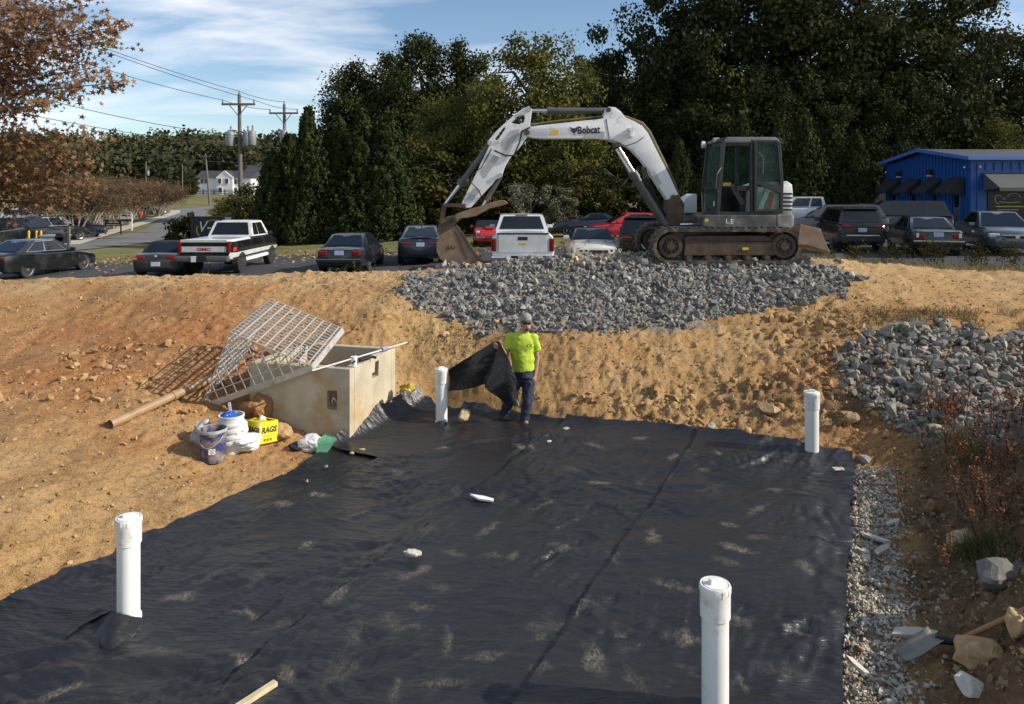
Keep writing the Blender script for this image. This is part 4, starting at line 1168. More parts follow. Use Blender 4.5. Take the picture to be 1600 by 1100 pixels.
for poly in ([(890, 199), (893.5, 201.5), (898, 201.5), (901.5, 198.5), (900.5, 203.5), (901, 206), (898.5, 206), (897.5, 209), (894, 209), (893, 206), (890.3, 206.5), (891.5, 203.5)], [(895, 210), (897, 210), (896, 212)]):
    plate(mb, poly, yb0 - 0.003, yb0 + 0.008, DC, [[(892.5, 203.2), (894.5, 204.2), (893.5, 204.9)], [(899.5, 203), (897.2, 204.2), (898.3, 204.8)]] if len(poly) > 4 else ())
mb.build('maker_emblem', M['ink'], boom)
mb = MB(); plate(mb, [(980, 201), (987, 201), (988, 205), (985, 215), (981, 215), (982, 206), (980, 205)], DC - 0.22, DC - 0.15, DC); mb.build('boom_lamp', M['exc_white'], boom, bevel=0.008)
mb = MB()
for p, r in (((949, 173), 0.05), ((823, 208), 0.055), ((963, 227), 0.05), ((1049, 308), 0.05)):
    c = XP(*p, DC); mb.cyl(c + Vector((0, -0.20, 0)), c + Vector((0, 0.20, 0)), r, n=16)
mb.build('boom_pin', M['exc_rust'], boom, smooth=40)
# hoses along the boom back
mb = MB()
for k in range(3):
    o_ = Vector((0, -0.1 + 0.07 * k, 0.02))
    mb.tube([XP(828, 197, DC) + o_, XP(870, 191, DC) + o_, XP(940, 184, DC) + o_, XP(978, 184, DC) + o_, XP(1003, 194, DC) + o_, XP(1014, 207, DC) + o_, XP(1035, 250, DC) + o_, XP(1052, 285, DC) + o_, XP(1062, 315, DC) + o_], 0.016, 6)
mb.build('boom_hose', simple('yellowed_hose', (0.16, 0.13, 0.06), 0.7, var=0.3), boom, smooth=60)

def ram(name, p_base, p_rod, frac, rb, rr, dy=0.0, gland=True):
    a, c = Vector(p_base) + Vector((0, dy, 0)), Vector(p_rod) + Vector((0, dy, 0)); mid = a.lerp(c, frac)
    mb = MB(); mb.cyl(a, mid, rb, n=14)
    if gland: mb.cyl(mid - (c - a).normalized() * 0.10, mid + (c - a).normalized() * 0.04, rb * 1.25, n=14)
    mb.cyl(a + Vector((0, -0.09, 0)), a + Vector((0, 0.09, 0)), rb * 0.9, n=12)
    o = mb.build(name, M['exc_hyd'], exc, smooth=40)
    mb = MB(); mb.cyl(mid, c, rr, n=12); mb.build('piston_rod', M['chrome'], o, smooth=40)
    return o


ram('arm_cylinder', XP(949, 173, DC), XP(826, 173, DC), 0.74, 0.062, 0.036)
for dy in (-0.2, 0.2): ram('boom_cylinder', XP(1036, 348, DC), XP(965, 232, DC), 0.66, 0.058, 0.034, dy)
mb = MB()
for k in range(4): mb.tube([XP(1000 + k * 2, 262, DC) + Vector((0, -0.2, 0)), XP(1004 + 3 * k, 290, DC) + Vector((0, -0.24, 0)), XP(1018 + 3 * k, 318, DC) + Vector((0, -0.2, 0)), XP(1044, 345, DC) + Vector((0, -0.1, 0))], 0.014, 6)
mb.build('hydraulic_hose', M['black'], exc, smooth=60)
# --- stick
stick_poly = [(826, 167), (831, 172), (828, 196), (829, 208), (822, 217), (812, 231), (797, 247), (789, 261), (785, 273), (781, 279), (776, 280), (736, 324), (729, 325), (722, 317), (765, 228), (762, 222), (765, 218), (776, 205), (799, 184), (816, 171)]
holes = [[(798, 193), (810, 182), (818, 180), (820, 184), (818, 192), (812, 195.5)], [(773, 218), (786, 201), (789, 199), (789.5, 202), (778, 219), (775, 220)]]
mb = MB(); plate(mb, stick_poly, DC - 0.13, DC + 0.13, DC, holes)
stick = mb.build('stick', M['exc_white'], exc, bevel=0.010)
mb = MB(); plate(mb, [(785, 222), (798, 205), (812, 202), (810, 212), (790, 238)], DC - 0.137, DC - 0.12, DC); plate(mb, [(752, 268), (772, 243), (781, 246), (758, 278)], DC - 0.137, DC - 0.12, DC); plate(mb, [(728, 312), (742, 293), (752, 297), (735, 318)], DC - 0.137, DC - 0.12, DC)
mb.build('worn_patch', M['exc_grey'], stick)
mb = MB()
for p, r in (((826, 172), 0.05), ((766, 224), 0.05), ((782, 274), 0.045), ((728, 320), 0.045)):
    c = XP(*p, DC); mb.cyl(c + Vector((0, -0.17, 0)), c + Vector((0, 0.17, 0)), r, n=14)
mb.build('stick_pin', M['exc_grey'], stick, smooth=40)
mb = MB()
mb.tube([XP(828, 199, DC - .16), XP(815, 205, DC - .17), XP(812, 222, DC - .17), XP(803, 243, DC - .17), XP(790, 243, DC - .16), XP(772, 235, DC - .16)], 0.017, 6)
mb.tube([XP(768, 232, DC - .15), XP(752, 262, DC - .16), XP(738, 272, DC - .17), XP(736, 285, DC - .17), XP(748, 297, DC - .17), XP(752, 307, DC - .15), XP(740, 322, DC - .1)], 0.012, 6)
mb.tube([XP(764, 222, DC - .1), XP(766, 205, DC - .1), XP(778, 192, DC - .1), XP(800, 180, DC - .08), XP(830, 192, DC - .08), XP(860, 194, DC - 0.1)], 0.016, 6)
mb.build('stick_hose', M['black'], stick, smooth=60)
ram('bucket_cylinder', XP(766, 224, DC), XP(695, 320, DC), 0.66, 0.056, 0.033)
ram('thumb_cylinder', XP(782, 276, DC), XP(752, 326, DC), 0.75, 0.05, 0.03, gland=False)
mb = MB()
for dy in (-0.16, 0.16):
    mb.bar(XP(695, 320, DC) + Vector((0, dy, 0)), XP(728, 321, DC) + Vector((0, dy, 0)), 0.03, 0.07); mb.bar(XP(695, 319, DC) + Vector((0, dy * .8, 0)), XP(690, 348, DC) + Vector((0, dy * .8, 0)), 0.04, 0.08)
mb.build('bucket_linkage', M['exc_rust'], exc)
mb = MB(); plate(mb, [(707, 343), (713, 334), (722, 331), (740, 325), (760, 319), (780, 313), (788, 313), (794, 318), (782, 322), (765, 326), (745, 337), (730, 340), (720, 341), (712, 349)], DC - 0.15, DC + 0.15, DC)
mb.build('bucket_thumb', M['exc_bucket'], exc, bevel=0.01)
mb = MB(); plate(mb, [(686, 350), (689, 343), (700, 338), (714, 336), (716, 345), (706, 358), (690, 366), (684, 362)], DC - 0.2, DC + 0.2, DC)
for p in ((691, 346), (712, 341)): c = XP(*p, DC); mb.cyl(c + Vector((0, -0.24, 0)), c + Vector((0, 0.24, 0)), 0.05, n=14)
mb.build('quick_coupler', M['exc_rust'], exc, bevel=0.008)
# bucket: two cheek plates, curved shell, cutting edge with teeth; it opens to the right
back = [(700, 360), (690, 366), (685, 378), (685, 391), (690, 402), (700, 409), (712, 412), (728, 412), (749, 404)]
cheek = back + [(735, 386), (723, 366), (713, 352)]
mb = MB()
for d0 in (DC - 0.36, DC + 0.33): plate(mb, cheek, d0, d0 + 0.03, DC)
inner = [(p[0] + 1.8, p[1] - 1.6) for p in back]
plate(mb, back + inner[::-1], DC - 0.34, DC + 0.34, DC)
bk = mb.build('bucket', M['exc_bucket'], exc, bevel=0.006)
mb = MB(); plate(mb, [(713, 352), (716, 350), (727, 366), (739, 386), (752, 403), (748, 406), (735, 387), (723, 367)], DC - 0.375, DC - 0.325, DC); plate(mb, [(712, 360), (714, 360), (733, 402), (731, 403)], DC - 0.368, DC - 0.355, DC); mb.build('side_cutter', M['exc_rust'], bk)
for k in range(5):
    mb = MB(); y = -0.32 + 0.16 * k; plate(mb, [(742, 406), (752, 400), (758, 404), (744, 410)], DC + y - 0.035, DC + y + 0.035, DC); mb.build('tooth', M['exc_rust'], bk)
mb = MB()
for pts in ([(697, 390), (701, 383), (700, 392)], [(702, 390), (706, 384), (707, 389)], [(708, 390), (711, 386)]): mb.tube([XP(*q, DC - 0.362) for q in pts], 0.008, 5)
mb.build('bucket_scrawl', M['ink'], bk)
# ================================================================ THINGS IN AND AROUND THE PIT
def hit(px, py, d0=4.0, d1=16.0):
    """where the line of sight through a photo pixel meets the dug ground"""
    D = np.linspace(d0, d1, 600); X = (px - 800) * D / FPX; Z = EYE - (py - HOR) * D / FPX
    f = Z - np.maximum(Hs(X, D), 0.0)
    k = int(np.argmax(f < 0)) if (f < 0).any() else len(D) - 1
    return Vector((X[k], D[k], max(Hsz(X[k], D[k]), 0.0)))


# ---- white standpipes
def standpipe(x, y, h, rz, label, z0=0.02, plug=0.0, base=True):
    root = empty('standpipe', (x, y, z0), rz, label, 'pipe', 'white standpipes rising through the sheeting')
    r = 0.083
    MB().lathe([(r, -0.15), (r, h - 0.10)], n=32).build('pipe_barrel', M['pvc'], root, smooth=40)
    MB().lathe([(r * 1.01, h - 0.205), (r * 1.12, h - 0.20), (r * 1.13, h - 0.05), (r * 1.15, h - 0.045), (r * 1.15, h - 0.008), (r * 1.11, h), (r * 1.0, h), (r * 0.97, h - 0.014), (0, h - 0.014)], n=32).build('cap_collar', M['pvc'], root, smooth=35)
    mb = MB()
    for k in range(12):
        a = k * math.pi / 6; Mz = Matrix.Rotation(a, 3, 'Z'); mb.box(Mz @ Vector((r * 1.15, 0, h - 0.028)), (0.006, 0.008, 0.036), Mz)
    mb.build('collar_rib', M['pvc'], root)
    mb = MB(); mb.lathe([(r * 0.92, h - 0.014), (r * 0.92, h + 0.002), (0, h + 0.004)], n=24)
    cp = mb.build('plug', M['pvc'], root, smooth=30)
    mb = MB(); mb.box((0, 0, h + 0.016), (0.085, 0.04, 0.028), taper=0.85); mb.build('plug_nut', M['pvc'], cp, bevel=0.004)
    if base: MB().lathe([(r * 1.13, 0.0), (r * 1.13, 0.085), (r * 1.1, 0.09), (r * 1.0, 0.092)], n=32).build('base_coupling', M['pvc'], root, smooth=35)
    return root


standpipe(-2.98, 5.72, 0.85, 0.4, 'white capped standpipe with torn black sheet around its foot, nearest the left bank')
standpipe(-1.01, 10.55, 0.84, 0.2, 'white capped standpipe standing between the concrete box and the walking man')
standpipe(3.74, 9.18, 0.88, -0.3, 'white capped standpipe at the far corner by the ditch', base=False)
standpipe(1.27, 4.60, 0.93, 0.25, 'white capped standpipe closest to the camera, cut off by the bottom edge')

# torn flap of sheet at the front left pipe, and loose sheet ends at the others
def flap(pts_grid, name, label, mat='fabric', parent=None):
    A = np.array(pts_grid, dtype=float); nv, nu = A.shape[:2]
    # smooth interpolation to a finer grid
    def up(B, ax):
        B = np.moveaxis(B, ax, 0); n = len(B); t = np.linspace(0, n - 1, (n - 1) * 6 + 1); i = np.clip(t.astype(int), 0, n - 2); f = (t - i)[:, None, None]
        p0 = B[np.clip(i - 1, 0, n - 1)]; p1 = B[i]; p2 = B[i + 1]; p3 = B[np.clip(i + 2, 0, n - 1)]
        o = 0.5 * ((2 * p1) + (-p0 + p2) * f + (2 * p0 - 5 * p1 + 4 * p2 - p3) * f ** 2 + (-p0 + 3 * p1 - 3 * p2 + p3) * f ** 3)
        return np.moveaxis(o, 0, ax)
    A = up(up(A, 0), 1); nv, nu = A.shape[:2]
    A[..., 1] += 0.012 * fbm(A[..., 0] * 9, A[..., 2] * 9, 2)
    i = (np.arange(nv - 1)[:, None] * nu + np.arange(nu - 1)[None, :]).ravel(); q = np.stack([i, i + 1, i + nu + 1, i + nu], -1)
    o = link(bpy.data.objects.new(name, np_mesh(name, A.reshape(-1, 3), q.ravel(), np.full(len(q), 4), M[mat], smooth=True)), parent)
    md = o.modifiers.new('t', 'SOLIDIFY'); md.thickness = 0.003
    return tag(o, label, 'ground sheet') if label else o


fx, fy = -2.98, 5.72
flap([[(fx - .16, fy + .02, .03), (fx - .07, fy - .09, .17), (fx + .06, fy - .09, .15), (fx + .14, fy - .02, .10)],
      [(fx - .20, fy - .12, .05), (fx - .10, fy - .17, .13), (fx + .03, fy - .18, .14), (fx + .16, fy - .12, .08)],
      [(fx - .20, fy - .26, .06), (fx - .12, fy - .27, .05), (fx + .02, fy - .30, .12), (fx + .14, fy - .26, .06)],
      [(fx - .16, fy - .38, .05), (fx - .06, fy - .33, .045), (fx + .02, fy - .36, .05), (fx + .10, fy - .40, .05)]], 'torn_sheet', 'torn black sheet flap curling open at the foot of the front left pipe')
flap([[(-1.12, 10.44, .10), (-1.0, 10.40, .16), (-.88, 10.46, .08)], [(-1.16, 10.30, .06), (-1.02, 10.28, .09), (-.86, 10.30, .06)], [(-1.2, 10.2, .05), (-1.03, 10.18, .05), (-.8, 10.2, .05)]], 'torn_sheet', 'crumpled sheet end around the foot of the pipe by the box')
flap([[(3.62, 9.08, .06), (3.74, 9.04, .12), (3.88, 9.08, .09), (4.1, 9.02, .05)], [(3.60, 8.98, .06), (3.76, 8.94, .06), (3.95, 8.96, .10), (4.2, 8.9, .06)], [(3.6, 8.9, .06), (3.8, 8.86, .05), (4.0, 8.86, .05), (4.25, 8.8, .05)]], 'torn_sheet', 'slit sheet corner folded at the far pipe')

# ---- concrete box
BA = Vector((-2.16, 9.80)); BU = Vector((-1.48, 0.42)); BV = Vector((0.39, 1.37)); BH = 1.03
ul, vl = BU.length, BV.length; bu, bv = BU.normalized(), BV.normalized()
bc = BA + BU / 2 + BV / 2
box_root = empty('concrete_box', (bc.x, bc.y, 0), 0, 'open concrete catch basin box with square wall holes', 'concrete box')
def bp3(a, c, z): p = BA + bu * a + bv * c - bc; return Vector((p.x, p.y, z))
tw = 0.13
def wall(name, origin, du, length, inward, holes=()):
    mb = MB()
    mb.prism([(0, -0.25), (length, -0.25), (length, BH), (0, BH)], lambda a, z: (*(origin + du * a), z), (inward.x * tw, inward.y * tw, 0), holes)
    o = mb.build(name, M['concrete'], box_root, bevel=0.008); return o
o0 = BA - bc
wall('box_wall', o0, bu, ul, bv, [[(0.19, 0.47), (0.33, 0.47), (0.34, 0.50), (0.34, 0.72), (0.19, 0.73)]])
wall('box_wall', o0 + bv * (tw + 0.002), bv, vl - 2 * tw - 0.004, bu, [[(0.52, 0.74), (0.72, 0.74), (0.74, 0.96), (0.62, 0.96), (0.60, 0.82), (0.52, 0.82)]])
wall('box_wall', o0 + bv * (vl - tw), bu, ul, bv)
wall('box_wall', o0 + bu * (ul - tw) + bv * (tw + 0.002), bv, vl - 2 * tw - 0.004, bu)
MB().box(bp3(ul / 2, vl / 2, 0.03), (0.9, 0.9, 0.06)).build('box_floor', M['concrete'], box_root)
mb = MB(); mb.tube([bp3(0.22, 0.10, 0.49), bp3(0.24, 0.06, 0.58), bp3(0.27, 0.05, 0.62), bp3(0.30, 0.06, 0.57), bp3(0.30, 0.10, 0.49)], 0.012, 8); mb.build('wall_hook', M['galv'], box_root, smooth=60)

# ---- peaked steel grate resting on the box
gC, gE, gB = Vector((-2.68, 9.86, 1.06)), Vector((-4.31, 10.20, 0.42)), Vector((-2.58, 11.21, 1.31))
gv = gB - gC; gF = gE + gv; gD = Vector((-3.81, 9.95, 1.50)); gA = gD + gv
root = empty('steel_grate', (gE + gC) / 2 * 1.0, 0, 'peaked galvanised bar grate tipped against the concrete box', 'grate')
gO = Vector(root.location)
UC = MB().cyl((0, 0, 0), (0, 0, 1), 1.0, n=6); uc = UC.build('bar', M['galv'], root, smooth=50); uc_me = uc.data
first = [True]
def gbar(p, q, r, name='bar'):
    d = q - p; o = uc if first[0] else link(bpy.data.objects.new(name, uc_me), root); first[0] = False
    o.matrix_local = Matrix.Translation(p - gO) @ d.to_track_quat('Z', 'Y').to_matrix().to_4x4() @ Matrix.Diagonal((r, r, d.length, 1))
for P0, P1, Q0, Q1 in ((gD, gC, gA, gB), (gD, gE, gA, gF)):      # each slope: bars along the ridge, cross bars down the slope
    for k in range(10): t = k / 9.5; gbar(P0.lerp(P1, t), Q0.lerp(Q1, t), 0.011)
    for k in range(16): t = k / 15; gbar(P0.lerp(Q0, t), P1.lerp(Q1, t), 0.008)
for a, e, c in ((gD, gE, gC), (gA, gF, gB)):                       # the two gable ends: squares
    for k in range(1, 12):
        t = k / 12; foot = e.lerp(c, t); tp = (e.lerp(a, t / ((a - e).dot(c - e) / (c - e).length_squared)) if t < (a - e).dot(c - e) / (c - e).length_squared else a.lerp(c, (t - (a - e).dot(c - e) / (c - e).length_squared) / (1 - (a - e).dot(c - e) / (c - e).length_squared)))
        gbar(foot, tp, 0.008)
    for k in range(1, 6): t = k / 6; gbar(e.lerp(a, t), c.lerp(a, t), 0.008)
for p, q in ((gC, gE), (gB, gF), (gC, gB), (gE, gF)):
    mb = MB(); up = (gC - gE).cross(gv); up.normalize(); up = up if up.z > 0 else -up
    mb.bar(p - gO - up * 0.02, q - gO - up * 0.02, 0.018, 0.085, up=up); mb.build('frame_rail', M['galv'], root, bevel=0.004)

# ---- pipe on the bank, rods and cup on the box rim
M['brown_pipe'] = simple('tan_plastic_pipe', (0.34, 0.215, 0.115), 0.5, var=0.15, scale=5, dirt=(0.22, 0.13, 0.07), dirt_amt=0.2)
p0 = hit(172, 672); p1 = hit(350, 592)
mb = MB(); d = (p1 - p0).normalized(); a = p0 + Vector((0, 0, 0.06)); c = p1 + Vector((0, 0, 0.08)); up3 = Vector((0, 0, 1)); 
mb.cyl(a, c, 0.058, n=20, caps=False); mb.cyl(c, a, 0.052, n=20, caps=False)
rt = empty('drain_pipe', p0, 0, 'long tan plastic pipe lying on the bank beside the grate', 'pipe')
o = mb.build('pipe_barrel', M['brown_pipe'], rt, smooth=50); o.data.transform(Matrix.Translation(-p0))
mb = MB(); cc = a.lerp(c, 0.52) - p0; mb.cyl(cc - d * 0.03, cc + d * 0.03, 0.066, n=20); mb.build('pipe_coupling', M['brown_pipe'], rt, smooth=40)
rp0, rp1 = W(490, 582, 9.75), W(634, 536.5, 11.2); rp0.z = max(rp0.z, BH + 0.0)
mb = MB(); mb.cyl((-2.63, 9.68, 1.042), (-1.62, 11.35, 1.07), 0.011, n=10)
rod = mb.build('plastic_rod', M['offwhite'], smooth=50); tag(rod, 'thin white plastic rod laid along the concrete box rim', 'rod')
mb = MB(); mb.cyl((-1.86, 10.95, 1.07), (-1.92, 10.85, 1.068), 0.035, n=12); o = mb.build('rod_fitting', simple('purple_fitting', (0.28, 0.25, 0.36), 0.5), rod, smooth=40)
cup = empty('soda_cup', (-2.13, 9.93, BH + 0.004), 0, 'white paper drink cup with red print and red straw on the box corner', 'cup')
MB().lathe([(0.032, 0), (0.044, 0.13), (0.047, 0.132), (0.047, 0.14), (0.030, 0.143), (0, 0.143)], n=20).build('cup_body', M['white'], cup, smooth=40)
mb = MB(); mb.tube([(0, 0, 0.14), (-0.012, 0, 0.22)], 0.005, 6); mb.build('straw', M['redlamp'], cup)
mb = MB()
for a_ in (-1.9, -1.2): mb.lathe([(0, 0.001), (0.016, 0.001), (0.016, -0.002)], (0.0405 * math.cos(a_), 0.0405 * math.sin(a_), 0.06 + 0.02 * (a_ > -1.5)), 10, Matrix.Rotation(a_ + R(90), 3, 'Z') @ Matrix.Rotation(R(90), 3, 'X'))
mb.build('cup_print', M['redlamp'], cup)
cg = empty('caulking_gun', (-2.0, 10.35, BH + 0.01), 0, 'black caulking gun lying on the box rim behind the cup', 'tool')
mb = MB(); mb.cyl((-0.10, -0.2, 0.03), (0.02, 0.02, 0.03), 0.022, n=12); mb.build('gun_barrel', M['black'], cg, smooth=40)
mb = MB(); mb.cyl((0.02, 0.02, 0.03), (0.10, 0.18, 0.03), 0.007, n=8); mb.build('gun_rod', M['galv'], cg)
mb = MB(); mb.bar((0.02, 0.03, 0.03), (0.09, 0.0, 0.02), 0.02, 0.03); mb.build('gun_grip', M['black'], cg)

# ---- pails, rag box, bags beside the box
M['pail_blue'] = simple('blue_pail', (0.030, 0.045, 0.14), 0.5, var=0.2, scale=8, dirt=(0.33, 0.26, 0.20), dirt_amt=0.52, dirt_scale=9)
M['bag_white'] = simple('white_plastic_film', (0.72, 0.72, 0.72), 0.35, var=0.1, scale=9)
M['bag_grey'] = simple('grey_plastic_film', (0.42, 0.40, 0.42), 0.35, var=0.25, scale=9)
pb = hit(333, 717)
pail = empty('bucket', pb, 0, 'blue mud-splashed pail with white lettering in front of the white pails', 'bucket')
mb = MB(); mb.lathe([(0.132, -0.02), (0.152, 0.30), (0.163, 0.305), (0.163, 0.345), (0.158, 0.35), (0.158, 0.372), (0.150, 0.372), (0.135, 0.05), (0, 0.05)], n=28); mb.build('pail_body', M['pail_blue'], pail, smooth=40)
mb = MB(); mb.lathe([(0.154, 0.365), (0.160, 0.376), (0.165, 0.372), (0.165, 0.34)], n=28, caps=False); mb.build('pail_rim', simple('splashed_rim', (0.38, 0.37, 0.38), 0.5, var=0.3, scale=20), pail, smooth=40)
mb = MB(); mb.tube([(0.155 * math.cos(t), 0.155 * math.sin(t) - 0.01, 0.31 - 0.13 * math.sin((t + 2.9) / 2.6 * math.pi)) for t in np.linspace(-2.9, -0.3, 14)], 0.004, 5); mb.build('pail_handle', M['galv'], pail)
text_mesh('pail_lettering', 'ES', 0.085, M['white'], frame_M((0.045, -0.150, 0.13), (1, 0.15, 0), (0, 0, 1)), pail, depth=0.006, bold=0.003)
pw = hit(357, 708); pw += Vector((0, 0.1, 0))
wp = empty('bucket', pw, 0, 'stack of nested white pails behind the blue pail', 'bucket')
prof = [(0.125, -0.02)]
for k in range(4): z = 0.10 + k * 0.075; prof += [(0.138 + k * .003, z), (0.155 + k * .002, z + 0.004), (0.155 + k * .002, z + 0.035), (0.140 + k * .003, z + 0.04)]
prof += [(0.150, 0.43), (0.158, 0.43), (0.158, 0.45), (0.140, 0.45), (0.13, 0.38), (0, 0.38)]
MB().lathe(prof, n=26).build('pail_body', M['offwhite'], wp, smooth=40)
mb = MB(); mb.bar((0.0, 0, 0.38), (-0.03, 0, 0.60), 0.03, 0.012, up=(0, 1, 0)); tag(mb.build('paint_paddle', M['offwhite'], loc=pw), 'pale stick poking up from the white pails', 'stick')


def crumple(name, loc, size, mat, label, seed, cat='bag', rz=0.0, rough=0.45):
    bm = bmesh.new(); bmesh.ops.create_icosphere(bm, subdivisions=4, radius=0.5)
    for v in bm.verts:
        c = v.co.copy(); d = 1 + rough * mnoise.noise(c * 2.2 + Vector((seed, 0, 0))) - rough * 0.6 * abs(mnoise.noise(c * 5 + Vector((0, seed, 0))))
        v.co = Vector((c.x * size[0], c.y * size[1], c.z * size[2])) * d
    me = bpy.data.meshes.new(name); bm.to_mesh(me); bm.free(); me.materials.append(M[mat] if isinstance(mat, str) else mat)
    o = link(bpy.data.objects.new(name, me)); o.location = Vector(loc) + Vector((0, 0, size[2] * 0.36)); o.rotation_euler = (0, 0, rz)
    return tag(o, label, cat)


crumple('plastic_bag', pw + Vector((-0.02, 0.0, 0.36)), (0.2, 0.18, 0.16), simple('blue_plastic', (0.02, 0.10, 0.42), 0.35), 'crumpled blue plastic on top of the white pails', 3.0)
crumple('plastic_bag', hit(312, 698) + Vector((0, 0.08, 0)), (0.26, 0.24, 0.34), 'bag_grey', 'dull clear plastic bag slumped behind the blue pail', 5.0)
crumple('plastic_bag', pw + Vector((0.10, 0.02, 0.18)), (0.20, 0.26, 0.24), 'bag_white', 'white bag hanging down the right side of the white pails', 11.0)
sk = hit(372, 703)
for k in range(3): crumple('folded_sack', sk + Vector((0.06 + 0.03 * k, 0.02 - .02 * k, 0.055 * k)), (0.42 - .03 * k, 0.30, 0.10), 'bag_white', ['bottom white folded sack beside the pails', 'middle white folded sack beside the pails', 'top white folded sack beside the pails'][k], 21.0 + k, 'sack', 0.2 * k, 0.25)
crumple('clay_lump', hit(383, 672) + Vector((0.02, 0.35, 0)), (0.42, 0.36, 0.42), 'clod', 'reddish clay lump standing behind the yellow box', 31.0, 'clod', 0.3)
crumple('clay_lump', hit(432, 690) + Vector((0, 0.12, 0)), (0.34, 0.3, 0.24), 'clod', 'reddish clay heap at the right foot of the yellow box', 35.0, 'clod', 0.3)

M['rag_yellow'] = simple('yellow_carton', (0.74, 0.62, 0.015), 0.55, var=0.05)
M['rag_red'] = simple('red_print', (0.55, 0.03, 0.025), 0.5)
rb = hit(405, 697) + Vector((0, 0.12, 0.0))
bxr = empty('rag_box', rb + Vector((0, 0, 0.01)), 0, 'tilted yellow carton printed RAGS on both faces in front of the concrete box', 'carton')
bxr.rotation_euler = (R(-4), R(5), R(53))
w_, h_ = 0.27, 0.27
MB().box((0, 0, h_ / 2), (w_, w_, h_)).build('carton_body', M['rag_yellow'], bxr, bevel=0.003)
# faces seen: -X (image left) and -Y (image right) after turning
fl = frame_M((-w_ / 2 - 0.002, 0, h_ * 0.62), (0, -1, 0), (0, 0, 1)); fr_ = frame_M((0, -w_ / 2 - 0.002, h_ * 0.60), (1, 0, 0), (0, 0, 1))
for fm in (fl, fr_):
    text_mesh('carton_lettering', 'RAGS', 0.098, M['ink'], fm @ Matrix.Translation((0, 0, 0)), bxr, depth=0.0015, shear=0.15, bold=0.003, wide=0.92)
    mb = MB()
    pts = [fm @ Vector((0.10 * math.cos(t), -0.035 + 0.055 * math.sin(t) * 0.7, 0.001)) for t in np.linspace(-2.6, -0.5, 9)]; mb.tube(pts, 0.003, 4)
    for k in range(3): c = fm @ Vector((-0.06 + 0.045 * k, -0.115, 0.0)); mb.box(c, (0.022, 0.022, 0.03))
    mb.build('carton_figures', simple('grey_print', (0.30, 0.27, 0.02), 0.6), bxr)
mb = MB(); mb.box((-w_ / 2 - 0.0015, -w_ / 2 + 0.026, h_ / 2), (0.004, 0.05, h_ * 0.98)); mb.build('white_band', M['white'], bxr)
mb = MB(); mb.box((-w_ / 2 - 0.003, -w_ / 2 + 0.026, h_ * .62), (0.004, 0.046, h_ * 0.26)); mb.box((-w_ / 2 - 0.003, -w_ / 2 + 0.026, h_ * .08), (0.004, 0.046, h_ * 0.12)); mb.build('red_band', M['rag_red'], bxr)
mb = MB()
for q in ((-1, 0), (1, 0)): mb.box((q[0] * w_ * .3, 0, h_ + 0.012), (w_ * .36, w_ * .98, 0.004), Matrix.Rotation(q[0] * 0.22, 3, 'Y'))
mb.build('carton_flap', M['rag_yellow'], bxr)
crumple('rag', rb + Vector((0.0, 0.0, h_ + 0.0)), (0.10, 0.09, 0.10), 'bag_white', 'white rag tuft sticking out of the yellow carton', 41.0, 'rag')
gb = hit(484, 706) + Vector((0, 0.06, 0))
crumple('feed_bag', gb, (0.34, 0.26, 0.24), simple('printed_white_bag', (0.66, 0.66, 0.63), 0.4, var=0.1, scale=10, dirt=(0.25, 0.2, 0.18), dirt_amt=0.2, dirt_scale=12), 'white and green paper bag slumped against the concrete box', 51.0, 'bag', 0.2, 0.25)
mb = MB(); mb.add([(0, 0, 0), (0.22, -0.02, 0.02), (0.30, 0.02, 0.16), (0.14, 0.05, 0.20), (0.04, 0.0, 0.12)], [(0, 1, 2, 3, 4)]); mb.add([(0.05, -0.04, 0), (0.2, -0.05, 0.0), (0.28, -0.03, 0.12), (0.08, -0.02, 0.1)], [(0, 1, 2, 3)])
o = mb.build('bag_flap', simple('green_print', (0.16, 0.42, 0.24), 0.4, var=0.15, scale=15), loc=gb + Vector((0.05, -0.10, 0.02))); o.data.materials[0].use_backface_culling = False
md = o.modifiers.new('t', 'SOLIDIFY'); md.thickness = 0.004
tag(o, 'green torn bag end on the dirt in front of the box', 'bag')
crumple('black_rag', hit(462, 703), (0.22, 0.18, 0.12), 'black', 'small black plastic scrap left of the green bag', 55.0, 'scrap', 0, 0.6)
crumple('yellow_scrap', hit(639, 617), (0.24, 0.14, 0.2), simple('yellow_plastic', (0.55, 0.40, 0.06), 0.5, var=0.2, scale=10), 'crumpled yellow plastic on the dirt behind the concrete box', 61.0, 'scrap', 0, 0.6)
# pieces lying on the sheets
mb = MB(); mb.prism([(-.13, .02), (-.02, -.035), (.13, -.025), (.13, .015), (.02, .03)], lambda a, c: (a, c, 0), (0, 0, 0.02)); q = hit(752, 788) * 0.968; o = mb.build('plastic_piece', M['white'], loc=(q.x, q.y, fab_z(q.x, q.y) + .015)); o.rotation_euler = (0.15, 0.1, -0.2); tag(o, 'bright white plastic piece lying on the middle seam', 'plastic piece')
mb = MB(); mb.box((0, 0, 0), (0.30, 0.045, 0.03)); q = hit(400, 1090, 3.5) * 0.955; o = mb.build('wood_stake', M['wood'], loc=(q.x, q.y, max(fab_z(q.x + d_ * .6, q.y + d_ * .8) for d_ in (-.12, 0, .12)) + .02), bevel=0.003); o.rotation_euler = (0, 0.0, 0.95); tag(o, 'pale wooden stake end on the sheeting at the bottom edge', 'stake')
